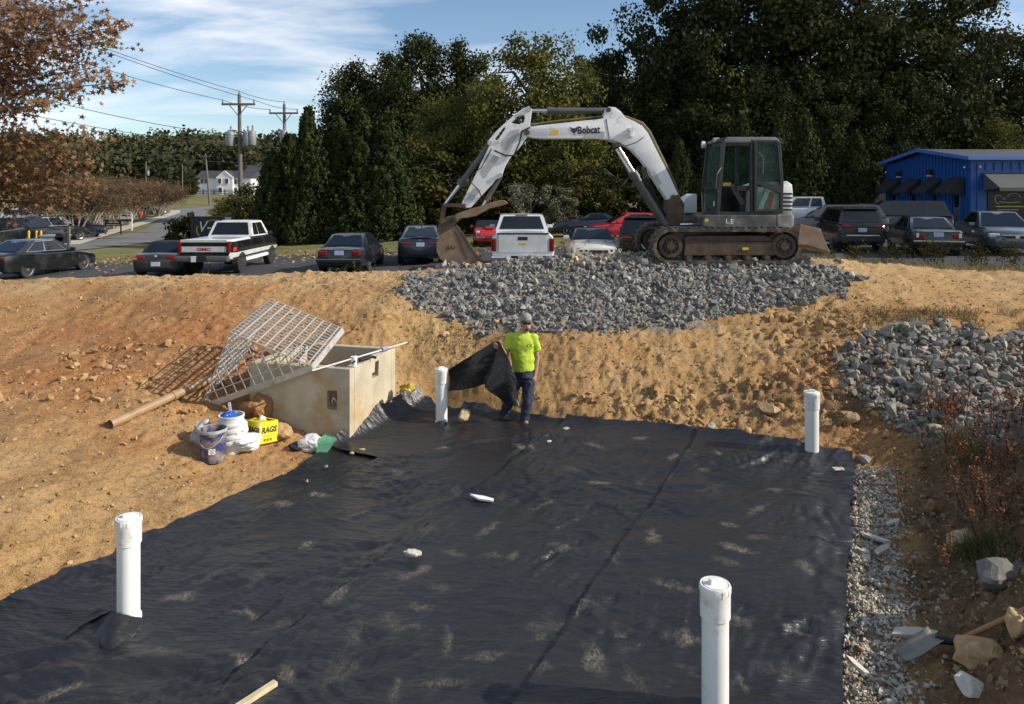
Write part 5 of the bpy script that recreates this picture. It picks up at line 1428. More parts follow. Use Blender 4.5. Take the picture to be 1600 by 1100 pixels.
# shovel
q = hit(1425, 1032); tip = W(1400, 1030, q.y * 0.985); tip.z = Hsz(tip.x, tip.y) + 0.05
h0 = W(1462, 1020, q.y * 0.99); h0.z = Hsz(h0.x, h0.y) + 0.13; h1 = W(1492, 1003, q.y * 0.98); h2 = W(1640, 935, q.y * 0.93)
sv = empty('shovel', h0, 0, 'long-handled shovel with worn blade lying in the right ditch', 'shovel')
mb = MB(); mb.tube([h1 - h0, h2 - h0], 0.019, 10); mb.build('handle', simple('handle_wood', (0.36, 0.17, 0.075), 0.55, var=0.15, scale=8), sv, smooth=50)
mb = MB(); mb.tube([Vector((0, 0, 0)), h1 - h0, (h1 - h0) * 1.25], [0.026, 0.024, 0.022], 10); mb.build('socket', M['black'], sv, smooth=50)
ax = (tip - h0); ax.normalize(); sd = Vector((ax.y, -ax.x, 0)).normalized(); G_ = []
for i in range(7):
    t = i / 6; wd = 0.085 * (1.0 if t < 0.75 else 1 - (t - .75) * 1.2)
    G_.append([(ax * (0.29 * t) + sd * (wd * (k / 3 - 1)) + Vector((0, 0, 0.028 * (abs(k / 3 - 1) ** 2) + 0.02 * (1 - t)))) for k in range(7)])
mb = MB(); mb.add([v for r_ in G_ for v in r_], [(i * 7 + k, i * 7 + k + 1, i * 7 + k + 8, i * 7 + k + 7) for i in range(6) for k in range(6)])
o = mb.build('blade', simple('worn_blade', (0.22, 0.21, 0.18), 0.5, metal=0.3, var=0.2, scale=9, dirt=(0.3, 0.19, 0.1), dirt_amt=0.25, dirt_scale=10), sv, smooth=60); md = o.modifiers.new('t', 'SOLIDIFY'); md.thickness = 0.004

# ================================================================ MAN
M['skin'] = simple('skin', (0.40, 0.21, 0.135), 0.55, var=0.08, scale=10)
M['tee'] = simple('hi_vis_tee', (0.42, 0.55, 0.045), 0.9, var=0.08, scale=8, bump=0.3, bscale=14)
M['jeans'] = simple('dark_denim', (0.022, 0.030, 0.055), 0.85, var=0.35, scale=9, bump=0.3, bscale=18)
M['boot'] = simple('tan_boot', (0.22, 0.15, 0.085), 0.8, var=0.2, scale=14)
M['cap'] = simple('grey_cap', (0.26, 0.25, 0.235), 0.9, var=0.12, scale=30)


def capsule(mb, p0, r0, p1, r1, n=14, flat=False):
    p0, p1 = Vector(p0), Vector(p1); d = (p1 - p0).normalized(); pts, rad = [], []
    if flat: mb.tube([p0, p1], [r0, r1], n); return
    for k in range(4): a = R(90) * (k / 4); pts.append(p0 - d * r0 * math.cos(a)); rad.append(max(0.001, r0 * math.sin(a)))
    pts.append(p0); rad.append(r0); pts.append(p1); rad.append(r1)
    for k in range(1, 5): a = R(90) * (k / 4); pts.append(p1 + d * r1 * math.sin(a)); rad.append(max(0.001, r1 * math.cos(a)))
    mb.tube(pts, rad, n)


def ellip(mb, c, r, rot=None, n=16):
    prof = [(math.sin(math.pi * k / 10), -math.cos(math.pi * k / 10)) for k in range(11)]
    Mx = Matrix.Diagonal(r); Mx = (rot @ Mx) if rot is not None else Mx
    mb.lathe([(max(a, 0.001), z) for a, z in prof], c, n, Mx)


def melt(mb, name, mat, parent, voxel=0.008, it=5):
    o = mb.build(name, mat, parent)
    md = o.modifiers.new('r', 'REMESH'); md.mode = 'VOXEL'; md.voxel_size = voxel; md.use_smooth_shade = True
    sm = o.modifiers.new('s', 'SMOOTH'); sm.iterations = it; sm.factor = 0.5
    bpy.context.view_layer.update()
    o = bake(o); o.data.shade_smooth()
    return o


man0 = Vector(((815 - 800) * 10.7 / FPX, 10.7, 0.05))
man = empty('person', man0, 0, 'man in lime T-shirt, grey cap and dark jeans carrying a black sheet', 'person')
def Q(px, py, dy=0.0):       # point on the man: photo pixel, dy metres behind (+) or before (-) his middle
    return W(px, py, 10.7 + dy) - man0
hipR, hipL = Q(826, 588), Q(808, 588)
kneR, kneL = Q(824, 628, -0.10), Q(797, 626, 0.05)
ankR, ankL = Q(819, 657, -0.10), Q(785, 651, 0.20)
shR, shL = Q(834.5, 528), Q(797.5, 526)
elR, wrR = Q(839, 560, 0.02), Q(836, 584, -0.03)
elL, wrL = Q(790, 556, 0.0), Q(783, 543, -0.22)
hd = Q(822, 504, -0.03)
body = MB()
ellip(body, hd + Vector((0, 0, 0.0)), (0.074, 0.094, 0.112)); ellip(body, hd + Vector((0.012, -0.035, -0.055)), (0.055, 0.062, 0.06))          # skull, jaw
capsule(body, hd + Vector((0.012, -0.092, -0.005)), 0.012, hd + Vector((0.015, -0.108, -0.03)), 0.016)                                    # nose
capsule(body, hd + Vector((-0.008, -0.088, -0.060)), 0.010, hd + Vector((0.036, -0.086, -0.060)), 0.010)                                   # mouth
for s in (-1, 1): ellip(body, hd + Vector((s * 0.076, 0.01, -0.01)), (0.012, 0.022, 0.034))                                                  # ears
capsule(body, hd + Vector((0, 0.015, -0.08)), 0.056, Q(817, 524), 0.062)
capsule(body, shL + Vector((.02, 0, -.02)), 0.042, shR + Vector((-.02, 0, -.02)), 0.042); ellip(body, Q(816, 548), (0.13, 0.09, 0.22)); capsule(body, hipL, 0.09, hipR, 0.09)
for sh, el, wr in ((shR, elR, wrR), (shL, elL, wrL)):
    capsule(body, sh + Vector((0, 0, -.02)), 0.044, el, 0.042); capsule(body, el, 0.043, wr, 0.030)
for hp, kn, an in ((hipR, kneR, ankR), (hipL, kneL, ankL)):
    capsule(body, hp, 0.075, kn, 0.055); capsule(body, kn, 0.055, an, 0.042)
# hands: palm, four fingers of different length, thumb from the palm's side
def hand(wr, d, side, curl, thumb):
    d = Vector(d).normalized(); side = Vector(side).normalized(); nrm = d.cross(side).normalized()
    pe = wr + d * 0.095
    capsule(body, wr + side * 0.012, 0.024, pe + side * 0.022, 0.020); capsule(body, wr - side * 0.012, 0.024, pe - side * 0.024, 0.019)
    for k, L_ in enumerate((0.072, 0.082, 0.076, 0.060)):
        b0 = pe + side * (0.033 - 0.022 * k); m1 = b0 + (d * math.cos(curl * .6) + nrm * math.sin(curl * .6)) * L_ * 0.5
        capsule(body, b0, 0.0098, m1, 0.009, 8); capsule(body, m1, 0.009, m1 + (d * math.cos(curl * 1.6) + nrm * math.sin(curl * 1.6)) * L_ * 0.5, 0.008, 8)
    t0 = wr + d * 0.03 + side * 0.032; t1 = t0 + (d * 0.7 + side * 0.6 + nrm * thumb).normalized() * 0.045
    capsule(body, t0, 0.013, t1, 0.011, 8); capsule(body, t1, 0.011, t1 + (d + nrm * thumb).normalized() * 0.032, 0.009, 8)
hand(wrR, (0.0, -0.08, -1), (-0.25, -0.97, 0), 0.45, 0.3)
hand(wrL, (-0.45, -0.55, 0.25), (0.2, -0.2, 0.95), 1.3, 0.9)
melt(body, 'body', M['skin'], man, 0.0065, 3)
tee = MB()
capsule(tee, shL + Vector((0.02, 0, -0.005)), 0.066, shR + Vector((-0.02, 0, -0.005)), 0.066)
ellip(tee, Q(816, 542), (0.186, 0.135, 0.25)); ellip(tee, Q(816, 551), (0.172, 0.138, 0.24)); ellip(tee, Q(817, 560, -0.01), (0.172, 0.138, 0.20))
for k in range(12):         # straight hang to the hem
    pass
tee.tube([Q(816, 552), Q(817, 564), Q(818, 578)], [0.150, 0.158, 0.166], 20)
capsule(tee, shR, 0.066, shR.lerp(elR, 0.5), 0.068); tee.tube([shR.lerp(elR, 0.2), shR.lerp(elR, 0.62) + Vector((.012, 0, 0))], [0.064, 0.074], 16)
capsule(tee, shL, 0.066, shL.lerp(elL, 0.5), 0.068); tee.tube([shL.lerp(elL, 0.2), shL.lerp(elL, 0.62) - Vector((.012, 0, 0))], [0.064, 0.074], 16)
capsule(tee, Q(818, 522), 0.070, Q(817, 531), 0.10)
shirt = melt(tee, 'shirt', M['tee'], man, 0.009, 5)
def crease(o, fn, ysc=1.0):
    n = len(o.data.vertices); C = np.empty(3 * n, np.float32); Nn = np.empty(3 * n, np.float32)
    o.data.vertices.foreach_get('co', C); o.data.vertex_normals.foreach_get('vector', Nn); C = C.reshape(-1, 3); Nn = Nn.reshape(-1, 3)
    C[:, 1] *= ysc; C += Nn * fn(C[:, 0], C[:, 1], C[:, 2])[:, None]
    o.data.vertices.foreach_set('co', C.ravel()); o.data.update()
crease(shirt, lambda x, y, z: 0.007 * fbm(x * 7 + z * 4, z * 9 - y * 5, 2, off=3) + 0.010 * (0.3 - np.abs(pnoise(x * 6 - z * 4, z * 7 + x * 5))), 0.92)
text_mesh('chest_print', 'KX', 0.062, M['ink'], frame_M(Q(826.5, 537, 0) + Vector((0, -0.172, 0)), (1, 0.24, 0), (0, 0.15, 1)), shirt, depth=0.004, bold=0.0015)
mb = MB(); mb.box(Q(826.5, 541.5, 0) + Vector((0, -0.168, 0)), (0.075, 0.006, 0.005), Matrix.Rotation(0.24, 3, 'Z')); mb.build('chest_print', M['ink'], shirt)
jn = MB()
capsule(jn, hipL + Vector((0.02, 0, 0.0)), 0.112, hipR + Vector((-0.02, 0, 0.0)), 0.112); jn.tube([Q(817, 574), Q(817, 588)], [0.132, 0.145], 20)
for hp, kn, an in ((hipR, kneR, ankR), (hipL, kneL, ankL)):
    capsule(jn, hp, 0.106, kn, 0.077); capsule(jn, kn, 0.077, an.lerp(kn, 0.25), 0.070); jn.tube([an.lerp(kn, 0.5), an + Vector((0, 0, -0.005))], [0.071, 0.069], 16)
jean = melt(jn, 'jeans', M['jeans'], man, 0.010, 5)
crease(jean, lambda x, y, z: 0.012 * fbm(x * 8 + y * 5, z * 12, 2, off=6) + 0.006 * pnoise(x * 20 + z * 9, z * 24))
for an, dirv, pitch in ((ankR, Vector((0.42, -0.9, 0)), 0.0), (ankL, Vector((0.12, -0.98, -0.35)), 0.0)):
    bt = MB(); dv_ = dirv.normalized(); sole = an + Vector((0, 0, -0.075))
    capsule(bt, an + Vector((0, 0, 0.02)), 0.052, an + Vector((0, 0, -0.04)), 0.050); capsule(bt, sole - dv_ * 0.05, 0.040, sole + dv_ * 0.10, 0.045); capsule(bt, sole + dv_ * 0.10 - Vector((0, 0, .004)), 0.045, sole + dv_ * 0.17 - Vector((0, 0, .008)), 0.036); capsule(bt, an + dv_ * 0.02, 0.045, sole + dv_ * 0.12, 0.035)
    ob = melt(bt, 'boot', M['boot'], man, 0.008, 3)
# cap with curved peak, sunglasses, stubble
mb = MB(); prof = [(0.086, 0.0), (0.088, 0.03), (0.084, 0.065), (0.066, 0.098), (0.035, 0.114), (0.001, 0.119)]
mb.lathe(prof, hd + Vector((0, 0.006, 0.036)), 24, Matrix.Rotation(R(-3), 3, 'X') @ Matrix.Diagonal((0.94, 1.10, 0.86)))
cp_ = mb.build('cap', M['cap'], man, smooth=60)
mb = MB(); G_ = []
for i in range(6):
    t = i / 5
    G_.append([Vector((0.010 * t + math.sin(a) * (0.080 - 0.008 * t), -math.cos(a) * (0.094 + 0.0 * t) - 0.082 * t * math.cos(a * .8) , -0.018 * t - 0.035 * (abs(a) / 1.2) ** 2 * (0.4 + t) * 0.8)) + hd + Vector((0, 0.006, 0.044)) for a in np.linspace(-1.2, 1.2, 11)])
G_ = [[Matrix.Rotation(R(-3), 3, 'X') @ (v - hd) + hd for v in r_] for r_ in G_]
mb.add([v for r_ in G_ for v in r_], [(i * 11 + k, i * 11 + k + 1, i * 11 + k + 12, i * 11 + k + 11) for i in range(5) for k in range(10)])
o = mb.build('cap_peak', simple('dark_peak', (0.05, 0.047, 0.045), 0.9), man, smooth=60); md = o.modifiers.new('t', 'SOLIDIFY'); md.thickness = 0.006
mb = MB()
for s in (-1, 1): ellip(mb, hd + Vector((0.008 + s * 0.034, -0.084, 0.004)), (0.029, 0.016, 0.020))
mb.tube([hd + Vector((-0.076, 0.0, 0.008)), hd + Vector((-0.064, -0.07, 0.008)), hd + Vector((0.008, -0.1, 0.010)), hd + Vector((0.074, -0.07, 0.008)), hd + Vector((0.076, 0.0, 0.008))], 0.005, 6)
mb.build('sunglasses', M['glass'], man, smooth=60)
mb = MB(); ellip(mb, hd + Vector((0.014, -0.072, -0.088)), (0.030, 0.026, 0.022)); mb.build('beard', simple('short_beard', (0.05, 0.035, 0.028), 0.95, bump=0.5, bscale=200), man, smooth=60)
mb = MB()
for s in (-1, 1): ellip(mb, hd + Vector((s * 0.066, 0.03, -0.02)), (0.016, 0.05, 0.045))
ellip(mb, hd + Vector((0, 0.075, -0.02)), (0.06, 0.025, 0.05)); mb.build('hair', simple('short_hair', (0.03, 0.022, 0.018), 0.9), man, smooth=60)

# black sheet he drags along
top = [(700, 578, 10.72), (727, 561, 10.62), (752, 546, 10.52), (777, 533, 10.42), (787, 546, 10.36), (797, 566, 10.32), (806, 590, 10.32), (811, 606, 10.34)]
bot = [(700, 611, 10.74), (722, 609, 10.68), (745, 604, 10.60), (757, 601, 10.52), (759, 607, 10.40), (776, 619, 10.36), (792, 631, 10.36), (812, 635, 10.36)]
grid = []
for j in range(5):
    t = j / 4; row = []
    for i, (a, c) in enumerate(zip(top, bot)):
        p = W(*a).lerp(W(*c), t); bulge = math.sin(math.pi * t) * (0.07 * math.sin(i * 1.9 + 0.6))
        p.y += bulge; p.x += 0.02 * math.sin(math.pi * t) * math.cos(i * 2.3); row.append(tuple(p))
    grid.append(row)
flap(grid, 'carried_sheet', 'black sheet held up and trailing from the man in lime')
# ================================================================ VEHICLES
def paint(name, col, rough=0.28, metal=0.0, coat=0.6):
    m = simple(name, col, rough, metal=metal, var=0.06, scale=2.0, coat=coat, dirt=tuple(min(1, c * 1.15 + 0.02) for c in col), dirt_amt=0.3, dirt_scale=2.0, rvar=0.08)
    m.node_tree.nodes['Principled BSDF'].inputs['Coat Roughness'].default_value = 0.08
    return m


WHEELS = {}


def wheel_meshes(r, wd, rim, spokes):
    key = (r, wd, rim, spokes)
    if key in WHEELS: return WHEELS[key]
    RX = Matrix.Rotation(R(90), 3, 'X'); rr = r * 0.66
    mb = MB(); mb.lathe([(rr, -wd / 2 + 0.01), (r * 0.93, -wd / 2), (r, -wd / 2 + 0.03), (r, wd / 2 - 0.03), (r * 0.93, wd / 2), (rr, wd / 2 - 0.01)], n=28, M=RX); a = mb.build('tyre', M['tyre'], smooth=40)
    mb = MB(); mb.lathe([(rr * 1.01, wd / 2 - 0.005), (rr * 0.93, wd / 2 - 0.012)], n=28, M=RX, caps=False); mb.lathe([(rr * 0.93, wd / 2 - 0.012), (rr * 0.90, wd / 2 - 0.06), (0.001, wd / 2 - 0.065)], n=28, M=RX, mi=1, caps=False)
    for s in range(spokes):
        t = 2 * math.pi * s / spokes; Mr = Matrix.Rotation(t, 3, 'Y')
        mb.box(Mr @ Vector((rr * 0.5, -wd / 2 + 0.028, 0)), (rr * 0.92, 0.03, rr * (1.5 / spokes)), Mr)
    mb.lathe([(rr * 0.2, wd / 2 - 0.01), (0.001, wd / 2 - 0.008)], n=14, M=RX)
    c = mb.build('rim', [M[rim], M['black']], smooth=40)
    WHEELS[key] = (a.data, c.data); bpy.data.objects.remove(a); bpy.data.objects.remove(c)
    return WHEELS[key]


def q4(P, u, v):            # bilinear point on a quad (rear-bottom, front-bottom, front-top, rear-top)
    return P[0] * (1 - u) * (1 - v) + P[1] * u * (1 - v) + P[2] * u * v + P[3] * (1 - u) * v


def pane(parent, name, P, u0, u1, v0, v1, mat, off=0.006, th=0.006, slant0=0.0, slant1=0.0):
    """a thin glass slab on a quad face; slant0/1 lean its ends"""
    n = (P[1] - P[0]).cross(P[3] - P[0]).normalized()
    c = [q4(P, u0, v0), q4(P, u1, v0), q4(P, u1 + slant1, v1), q4(P, u0 + slant0, v1)]
    mb = MB(); a = [p + n * (off - th) for p in c]; b_ = [p + n * off for p in c]
    mb.add(a + b_, [(3, 2, 1, 0), (4, 5, 6, 7), (0, 1, 5, 4), (1, 2, 6, 5), (2, 3, 7, 6), (3, 0, 4, 7)])
    return mb.build(name, mat, parent)


BODY = {}


def car(name, label, loc, yaw, sp, pm, cat='car', two=None):
    """sp: stations [(x, z bottom, z top, half width)], green: greenhouse, wheels, lights ... ; x forward, y left"""
    root = empty(name, loc, yaw, label, cat, 'vehicles parked in the lot')
    st = sp['st']; V = []; F = []
    prof = [(0.0, 0.0), (0.80, 0.0), (0.955, 0.10), (1.0, 0.40), (0.99, 0.68), (0.955, 0.90), (0.86, 0.995)]
    nr = len(prof) * 2
    for x, zb, zt, w in st:
        ring = [(x, f * w, zb + (zt - zb) * h) for f, h in prof] + [(x, 0, zt + sp.get('crown', 0.025))] + [(x, -f * w, zb + (zt - zb) * h) for f, h in prof[:0:-1]]
        V += ring
    nr = len(prof) * 2
    for i in range(len(st) - 1):
        for k in range(nr): k2 = (k + 1) % nr; F.append((i * nr + k, i * nr + k2, (i + 1) * nr + k2, (i + 1) * nr + k))
    F.append(tuple(range(nr - 1, -1, -1))); F.append(tuple(range((len(st) - 1) * nr, len(st) * nr)))
    mb = MB(); mb.add(V, F)
    mats = [pm, M['black']] + ([two[0]] if two else [])
    body = mb.build('body', mats, root)
    if two:       # second paint above / below given heights
        for p in body.data.polygons:
            c = p.center
            if two[1](c.x, c.y, c.z): p.material_index = 2
    cut = MB(); r = sp['wr']; hw = sp['hw']
    for x in sp['wx']:
        for s in (-1, 1): cut.cyl((x, s * (hw - 0.30), r), (x, s * (hw + 0.3), r), r * 1.14, n=24, mi=1)
    if 'bed' in sp:
        x0, x1, z0, w = sp['bed']; cut.box(((x0 + x1) / 2, 0, z0 + 1.0), (x1 - x0, 2 * w, 2.0), mi=1)
    cu = cut.build('cut', [pm, M['black']])
    md = body.modifiers.new('b', 'BOOLEAN'); md.object = cu; md.operation = 'DIFFERENCE'; md.solver = 'EXACT'; md.use_self = 'bed' in sp
    bpy.context.view_layer.update(); bake(body); cd = cu.data; bpy.data.objects.remove(cu); bpy.data.meshes.remove(cd)
    body.data.shade_smooth(); body.data.set_sharp_from_angle(angle=R(32))
    # greenhouse
    g = sp['green']; xrb, xrr, xfr, xfb = g['x']; zr = g['zr']; zrear, zfront = g['zb']; wb, wr_ = g['wb'], g['wr']; rise = g.get('rise', 0.025)
    rb_, rt_, ft_, fb_ = Vector((xrb, wb * g.get('rw', 0.92), zrear)), Vector((xrr, wr_ * 0.96, zr - 0.02)), Vector((xfr, wr_, zr - 0.02)), Vector((xfb, wb, zfront))
    mir = lambda p: Vector((p.x, -p.y, p.z))
    roofm = g.get('roof', pm)
    V = []
    xs_ = [xrb, xrr, (xrr * .6 + xfr * .4), (xrr * .25 + xfr * .75), xfr, xfb]
    bl_ = lambda x: (x - xrb) / (xfb - xrb); tl_ = lambda x: (x - xrr) / (xfr - xrr)
    ws = [(rb_.y + (fb_.y - rb_.y) * bl_(x), rt_.y + (ft_.y - rt_.y) * tl_(x)) for x in xs_]; ws[0] = (rb_.y, rb_.y); ws[-1] = (fb_.y, fb_.y)
    zbs = [zrear + (zfront - zrear) * bl_(x) for x in xs_]
    ztop = [zrear] + [zr - 0.02] * 4 + [zfront]
    rings = []
    for x, (w0, w1), z0, z1 in zip(xs_, ws, zbs, ztop):
        rings.append([Vector((x, w0, z0 - 0.0)), Vector((x, w1, z1)), Vector((x, w1 * 0.86, z1 + (rise * .7 if z1 > zrear + .1 else 0))), Vector((x, 0, z1 + (rise if z1 > zrear + .1 else 0))), Vector((x, -w1 * 0.86, z1 + (rise * .7 if z1 > zrear + .1 else 0))), Vector((x, -w1, z1)), Vector((x, -w0, z0 - 0.0))])
    # the base follows the slope of the end glass: base points of the roof stations stay on the belt line
    mb = MB(); n = 7
    mb.add([v for r_ in rings for v in r_], [(i * n + k, i * n + k + 1, (i + 1) * n + k + 1, (i + 1) * n + k) for i in range(5) for k in range(6)])
    if g.get('cabin', True): mb.build('cabin', roofm, root, smooth=50)
    gl = g.get('glass', M['glass'])
    Ls = [rb_, fb_, ft_, rt_]
    tr = M['chrome'] if g.get('trim') else None
    for side in (1, -1):
        P = Ls if side == 1 else [mir(p) for p in Ls]
        if side == 1: P = [P[1], P[0], P[3], P[2]]     # keep the outward normal
        fl = (lambda a, b_: (1 - b_, 1 - a)) if side == 1 else (lambda a, b_: (a, b_))
        for (a, c) in g['win']:
            u0, u1 = fl(a, c)
            if tr: pane(root, 'window_trim', P, u0 - 0.012, u1 + 0.012, 0.05, 0.95, tr, off=0.010)
            pane(root, 'side_window', P, u0, u1, 0.09, 0.90, gl, off=0.016)
    Pr = [rb_ + Vector((0, 0, .0)), mir(rb_), mir(rt_), rt_]; Pf = [mir(fb_), fb_, ft_, mir(ft_)]
    pane(root, 'rear_window', Pr, 0.07, 0.93, 0.10, 0.93, gl, off=0.018, slant0=0.015, slant1=-0.015)
    pane(root, 'windscreen', Pf, 0.05, 0.95, 0.06, 0.95, gl, off=0.018)
    # wheels
    tm, rm_ = wheel_meshes(sp['wr'], sp.get('ww', 0.22), sp.get('rim', 'rim'), sp.get('spokes', 10))
    for x in sp['wx']:
        for s in (1, -1):
            wl_ = bpy.data.objects.new('wheel', tm); link(wl_, root); wl_.location = (x, s * (hw - 0.13), sp['wr'])
            wl_.rotation_euler = (0, 0, math.pi if s == 1 else 0)
            rm2 = link(bpy.data.objects.new('rim', rm_), wl_)
    # lamps, plates, bumpers, trim: (name, material, x, y, z, sx, sy, sz, mirror)
    for nm, mt, x, y, z, sx, sy, sz, mir_ in sp.get('bits', []):
        for s in ((1, -1) if mir_ else (1,)):
            mb = MB(); mb.box((x, s * y, z), (sx, sy, sz)); mb.build(nm, M[mt] if isinstance(mt, str) else mt, root, bevel=min(sx, sy, sz) * 0.3)
    xm_ = xfb - 0.35 if sp.get('mirror', True) else None
    if xm_ is not None:
        for s in (1, -1):
            mb = MB(); mb.box((xm_, s * (hw + 0.06), zfront + 0.08), (0.10, 0.20, 0.13)); mb.build('wing_mirror', sp.get('mirmat', pm), root, bevel=0.03)
    return root


def sedan_sp(L=4.9, w=0.92, h=1.44, hood=0.93, belt=0.93, deck=1.02, wr=0.335, tailz=(0.34, 0.98), low=0.2, roof=(-0.95, 0.25), base=(-1.8, 1.05), rw=0.92, wrf=0.66, **k):
    a = L / 2
    st = [(-a, 0.42, deck - 0.16, w * 0.72), (-a + 0.05, 0.34, deck - 0.05, w * 0.84), (-a + 0.18, 0.26, deck - 0.005, w * 0.92), (-a + 0.6, low + 0.02, deck, w * 0.975), (-a + 1.2, low, deck - 0.01, w), (-0.6, low, belt + 0.02, w), (0.4, low, belt, w), (1.1, low, belt - 0.005, w),
          (a - 1.0, low, hood - 0.06, w * 0.98), (a - 0.5, low + 0.02, hood - 0.15, w * 0.93), (a - 0.15, low + 0.03, hood - 0.25, w * 0.82), (a - 0.02, 0.28, hood - 0.36, w * 0.68), (a, 0.36, hood - 0.42, w * 0.6)]
    d = dict(st=st, green=dict(x=(base[0], roof[0], roof[1], base[1]), zr=h, zb=(deck - 0.01, belt), wb=w * 0.90, wr=w * wrf, rw=rw, win=[(0.17, 0.45), (0.48, 0.83)]), wx=(-a + 1.02, a - 0.98), wr=wr, hw=w)
    d.update(k); return d


def rear_bits(a, w, zl, sy, sz, zp, plate='plate', lamp='redlamp', bumper=None):
    b_ = [('tail_lamp', lamp, -a + 0.06, w * 0.80 - sy / 2, zl, 0.15, sy, sz, True), ('number_plate', plate, -a - 0.012, 0, zp, 0.03, 0.31, 0.155, False)]
    if bumper: b_.append(('bumper', bumper[0], -a + 0.02, 0, bumper[1], 0.16, w * 1.75, bumper[2], False))
    return b_


def at_lot(px, D, dz=0.0):
    X = (px - 800) * D / FPX; return (X, D, Gz(X, D) + 0.006 + dz)


BLACK = paint('black_paint', (0.008, 0.009, 0.010)); DGREY = paint('dark_grey_paint', (0.038, 0.039, 0.042), metal=0.4)
WHITE = paint('white_car_paint', (0.62, 0.63, 0.64)); RED = paint('red_paint', (0.42, 0.012, 0.016)); NAVY = paint('navy_paint', (0.008, 0.009, 0.028)); CREAM = paint('ivory_paint', (0.60, 0.57, 0.47)); SILVER = paint('silver_paint', (0.16, 0.165, 0.17), metal=0.5); TAUPE = paint('taupe_paint', (0.13, 0.125, 0.11), metal=0.4); BLUEG = paint('blue_grey_paint', (0.09, 0.11, 0.12), metal=0.5)

# 1 black saloon, far left, seen from behind its right flank
sp = sedan_sp(L=4.95, h=1.46, wr=0.35, deck=1.03, base=(-1.95, 1.1), roof=(-0.95, 0.2), spokes=12)
sp['bits'] = rear_bits(2.475, 0.92, 0.86, 0.42, 0.13, 0.72) + [('exhaust', 'chrome', -2.40, 0.55, 0.30, 0.1, 0.16, 0.08, True), ('lamp_strip', 'chrome', -2.465, 0, 0.80, 0.02, 1.0, 0.03, False), ('side_vent', 'chrome', 1.18, 0.925, 0.66, 0.04, 0.012, 0.16, True)]
sp['green']['trim'] = True
car('saloon_car', 'black saloon with bright alloy wheels at the left edge of the lot', at_lot(60, 30.5), R(80), sp, BLACK)
# 2 dark grey roadster, soft top
sp = sedan_sp(L=4.1, w=0.89, h=1.29, deck=0.92, belt=0.84, hood=0.90, wr=0.33, base=(-1.15, 0.55), roof=(-0.55, 0.0), wrf=0.70)
sp['bits'] = rear_bits(2.05, 0.89, 0.78, 0.34, 0.13, 0.56) + [('turn_lamp', 'orlamp', -2.02, 0.70, 0.76, 0.11, 0.16, 0.09, True), ('badge', 'offwhite', -2.04, 0, 0.85, 0.02, 0.07, 0.05, False)]
sp['green']['roof'] = simple('black_soft_top', (0.012, 0.012, 0.013), 0.9); sp['green']['win'] = [(0.3, 0.8)]
car('roadster', 'dark grey soft-top roadster tucked behind the two-tone pickup', at_lot(268, 28.5), R(100), sp, paint('matt_grey_paint', (0.030, 0.029, 0.031), rough=0.4))
# 3 two-tone pickup
def pickup_sp(L=5.6, w=0.98, h=1.86, rail=1.30, hood=1.18, low=0.42, cab=(-0.35, 0.05, 1.25, 1.75), wr=0.40, bedx=None):
    a = L / 2
    st = [(-a, low + 0.12, rail - 0.02, w * 0.95), (-a + 0.04, low + 0.05, rail, w * 0.985), (-a + 0.5, low, rail, w), (-0.6, low, rail, w), (0.4, low, rail - 0.02, w), (1.3, low, rail - 0.03, w), (1.75, low, hood + 0.04, w), (a - 0.6, low, hood - 0.03, w * 0.98), (a - 0.15, low + 0.05, hood - 0.12, w * 0.95), (a, low + 0.1, hood - 0.30, w * 0.9)]
    x0, x1, x2, x3 = cab
    return dict(st=st, crown=0.012, green=dict(x=cab, zr=h, zb=(rail - 0.01, rail - 0.04), wb=w * 0.90, wr=w * 0.76, rw=1.0, win=[(0.08, 0.36), (0.40, 0.84)]), wx=(-a + 1.15, a - 0.95), wr=wr, ww=0.27, hw=w, bed=(-a + 0.08, x0 - 0.05, rail - 0.5, w * 0.84))
sp = pickup_sp(L=5.55, h=1.92, rail=1.34, hood=1.26, low=0.52, cab=(-0.30, 0.0, 1.15, 1.70), wr=0.42)
a = 5.55 / 2
sp['bits'] = [('tail_lamp', 'redlamp', -a + 0.06, 0.885, 1.06, 0.20, 0.12, 0.46, True), ('tailgate_band', 'offwhite', -a - 0.012, 0, 1.00, 0.02, 1.62, 0.20, False), ('tailgate_top', 'offwhite', -a - 0.004, 0, 1.30, 0.04, 1.70, 0.10, False), ('rear_bumper', simple('grey_bumper', (0.16, 0.16, 0.165), 0.35, metal=0.5), -a - 0.09, 0, 0.66, 0.22, 1.9, 0.22, False), ('number_plate', 'darktrim', -a - 0.21, 0.0, 0.70, 0.02, 0.33, 0.16, False), ('bumper_step', 'white', -a - 0.205, 0.30, 0.66, 0.02, 0.18, 0.21, False),
              ('side_moulding', 'darktrim', -0.05, 0.985, 0.66, 4.9, 0.02, 0.05, True), ('step_bar', 'white', 0.2, 0.90, 0.50, 2.6, 0.1, 0.12, True), ('side_decal', 'rag_red', -2.42, 0.988, 0.98, 0.34, 0.01, 0.14, True)]
sp['rim'] = 'darkrim'
gm = car('pickup_truck', 'black over white two-tone pickup with faded roof edge', at_lot(364, 29.5), R(90), sp, BLACK, 'pickup', two=(WHITE, lambda x, y, z: z < 0.80 or (z > 1.29)))
for ch in gm.children:
    if ch.name.startswith('cabin'): ch.data.materials[0] = simple('faded_white', (0.62, 0.62, 0.62), 0.4, dirt=(0.35, 0.17, 0.10), dirt_amt=0.15, dirt_scale=2.5)
text_mesh('tailgate_lettering', 'GMC', 0.15, M['rag_red'], frame_M((-a - 0.0245, 0, 1.0), (0, -1, 0), (0, 0, 1)), gm, bold=0.006, wide=1.5)
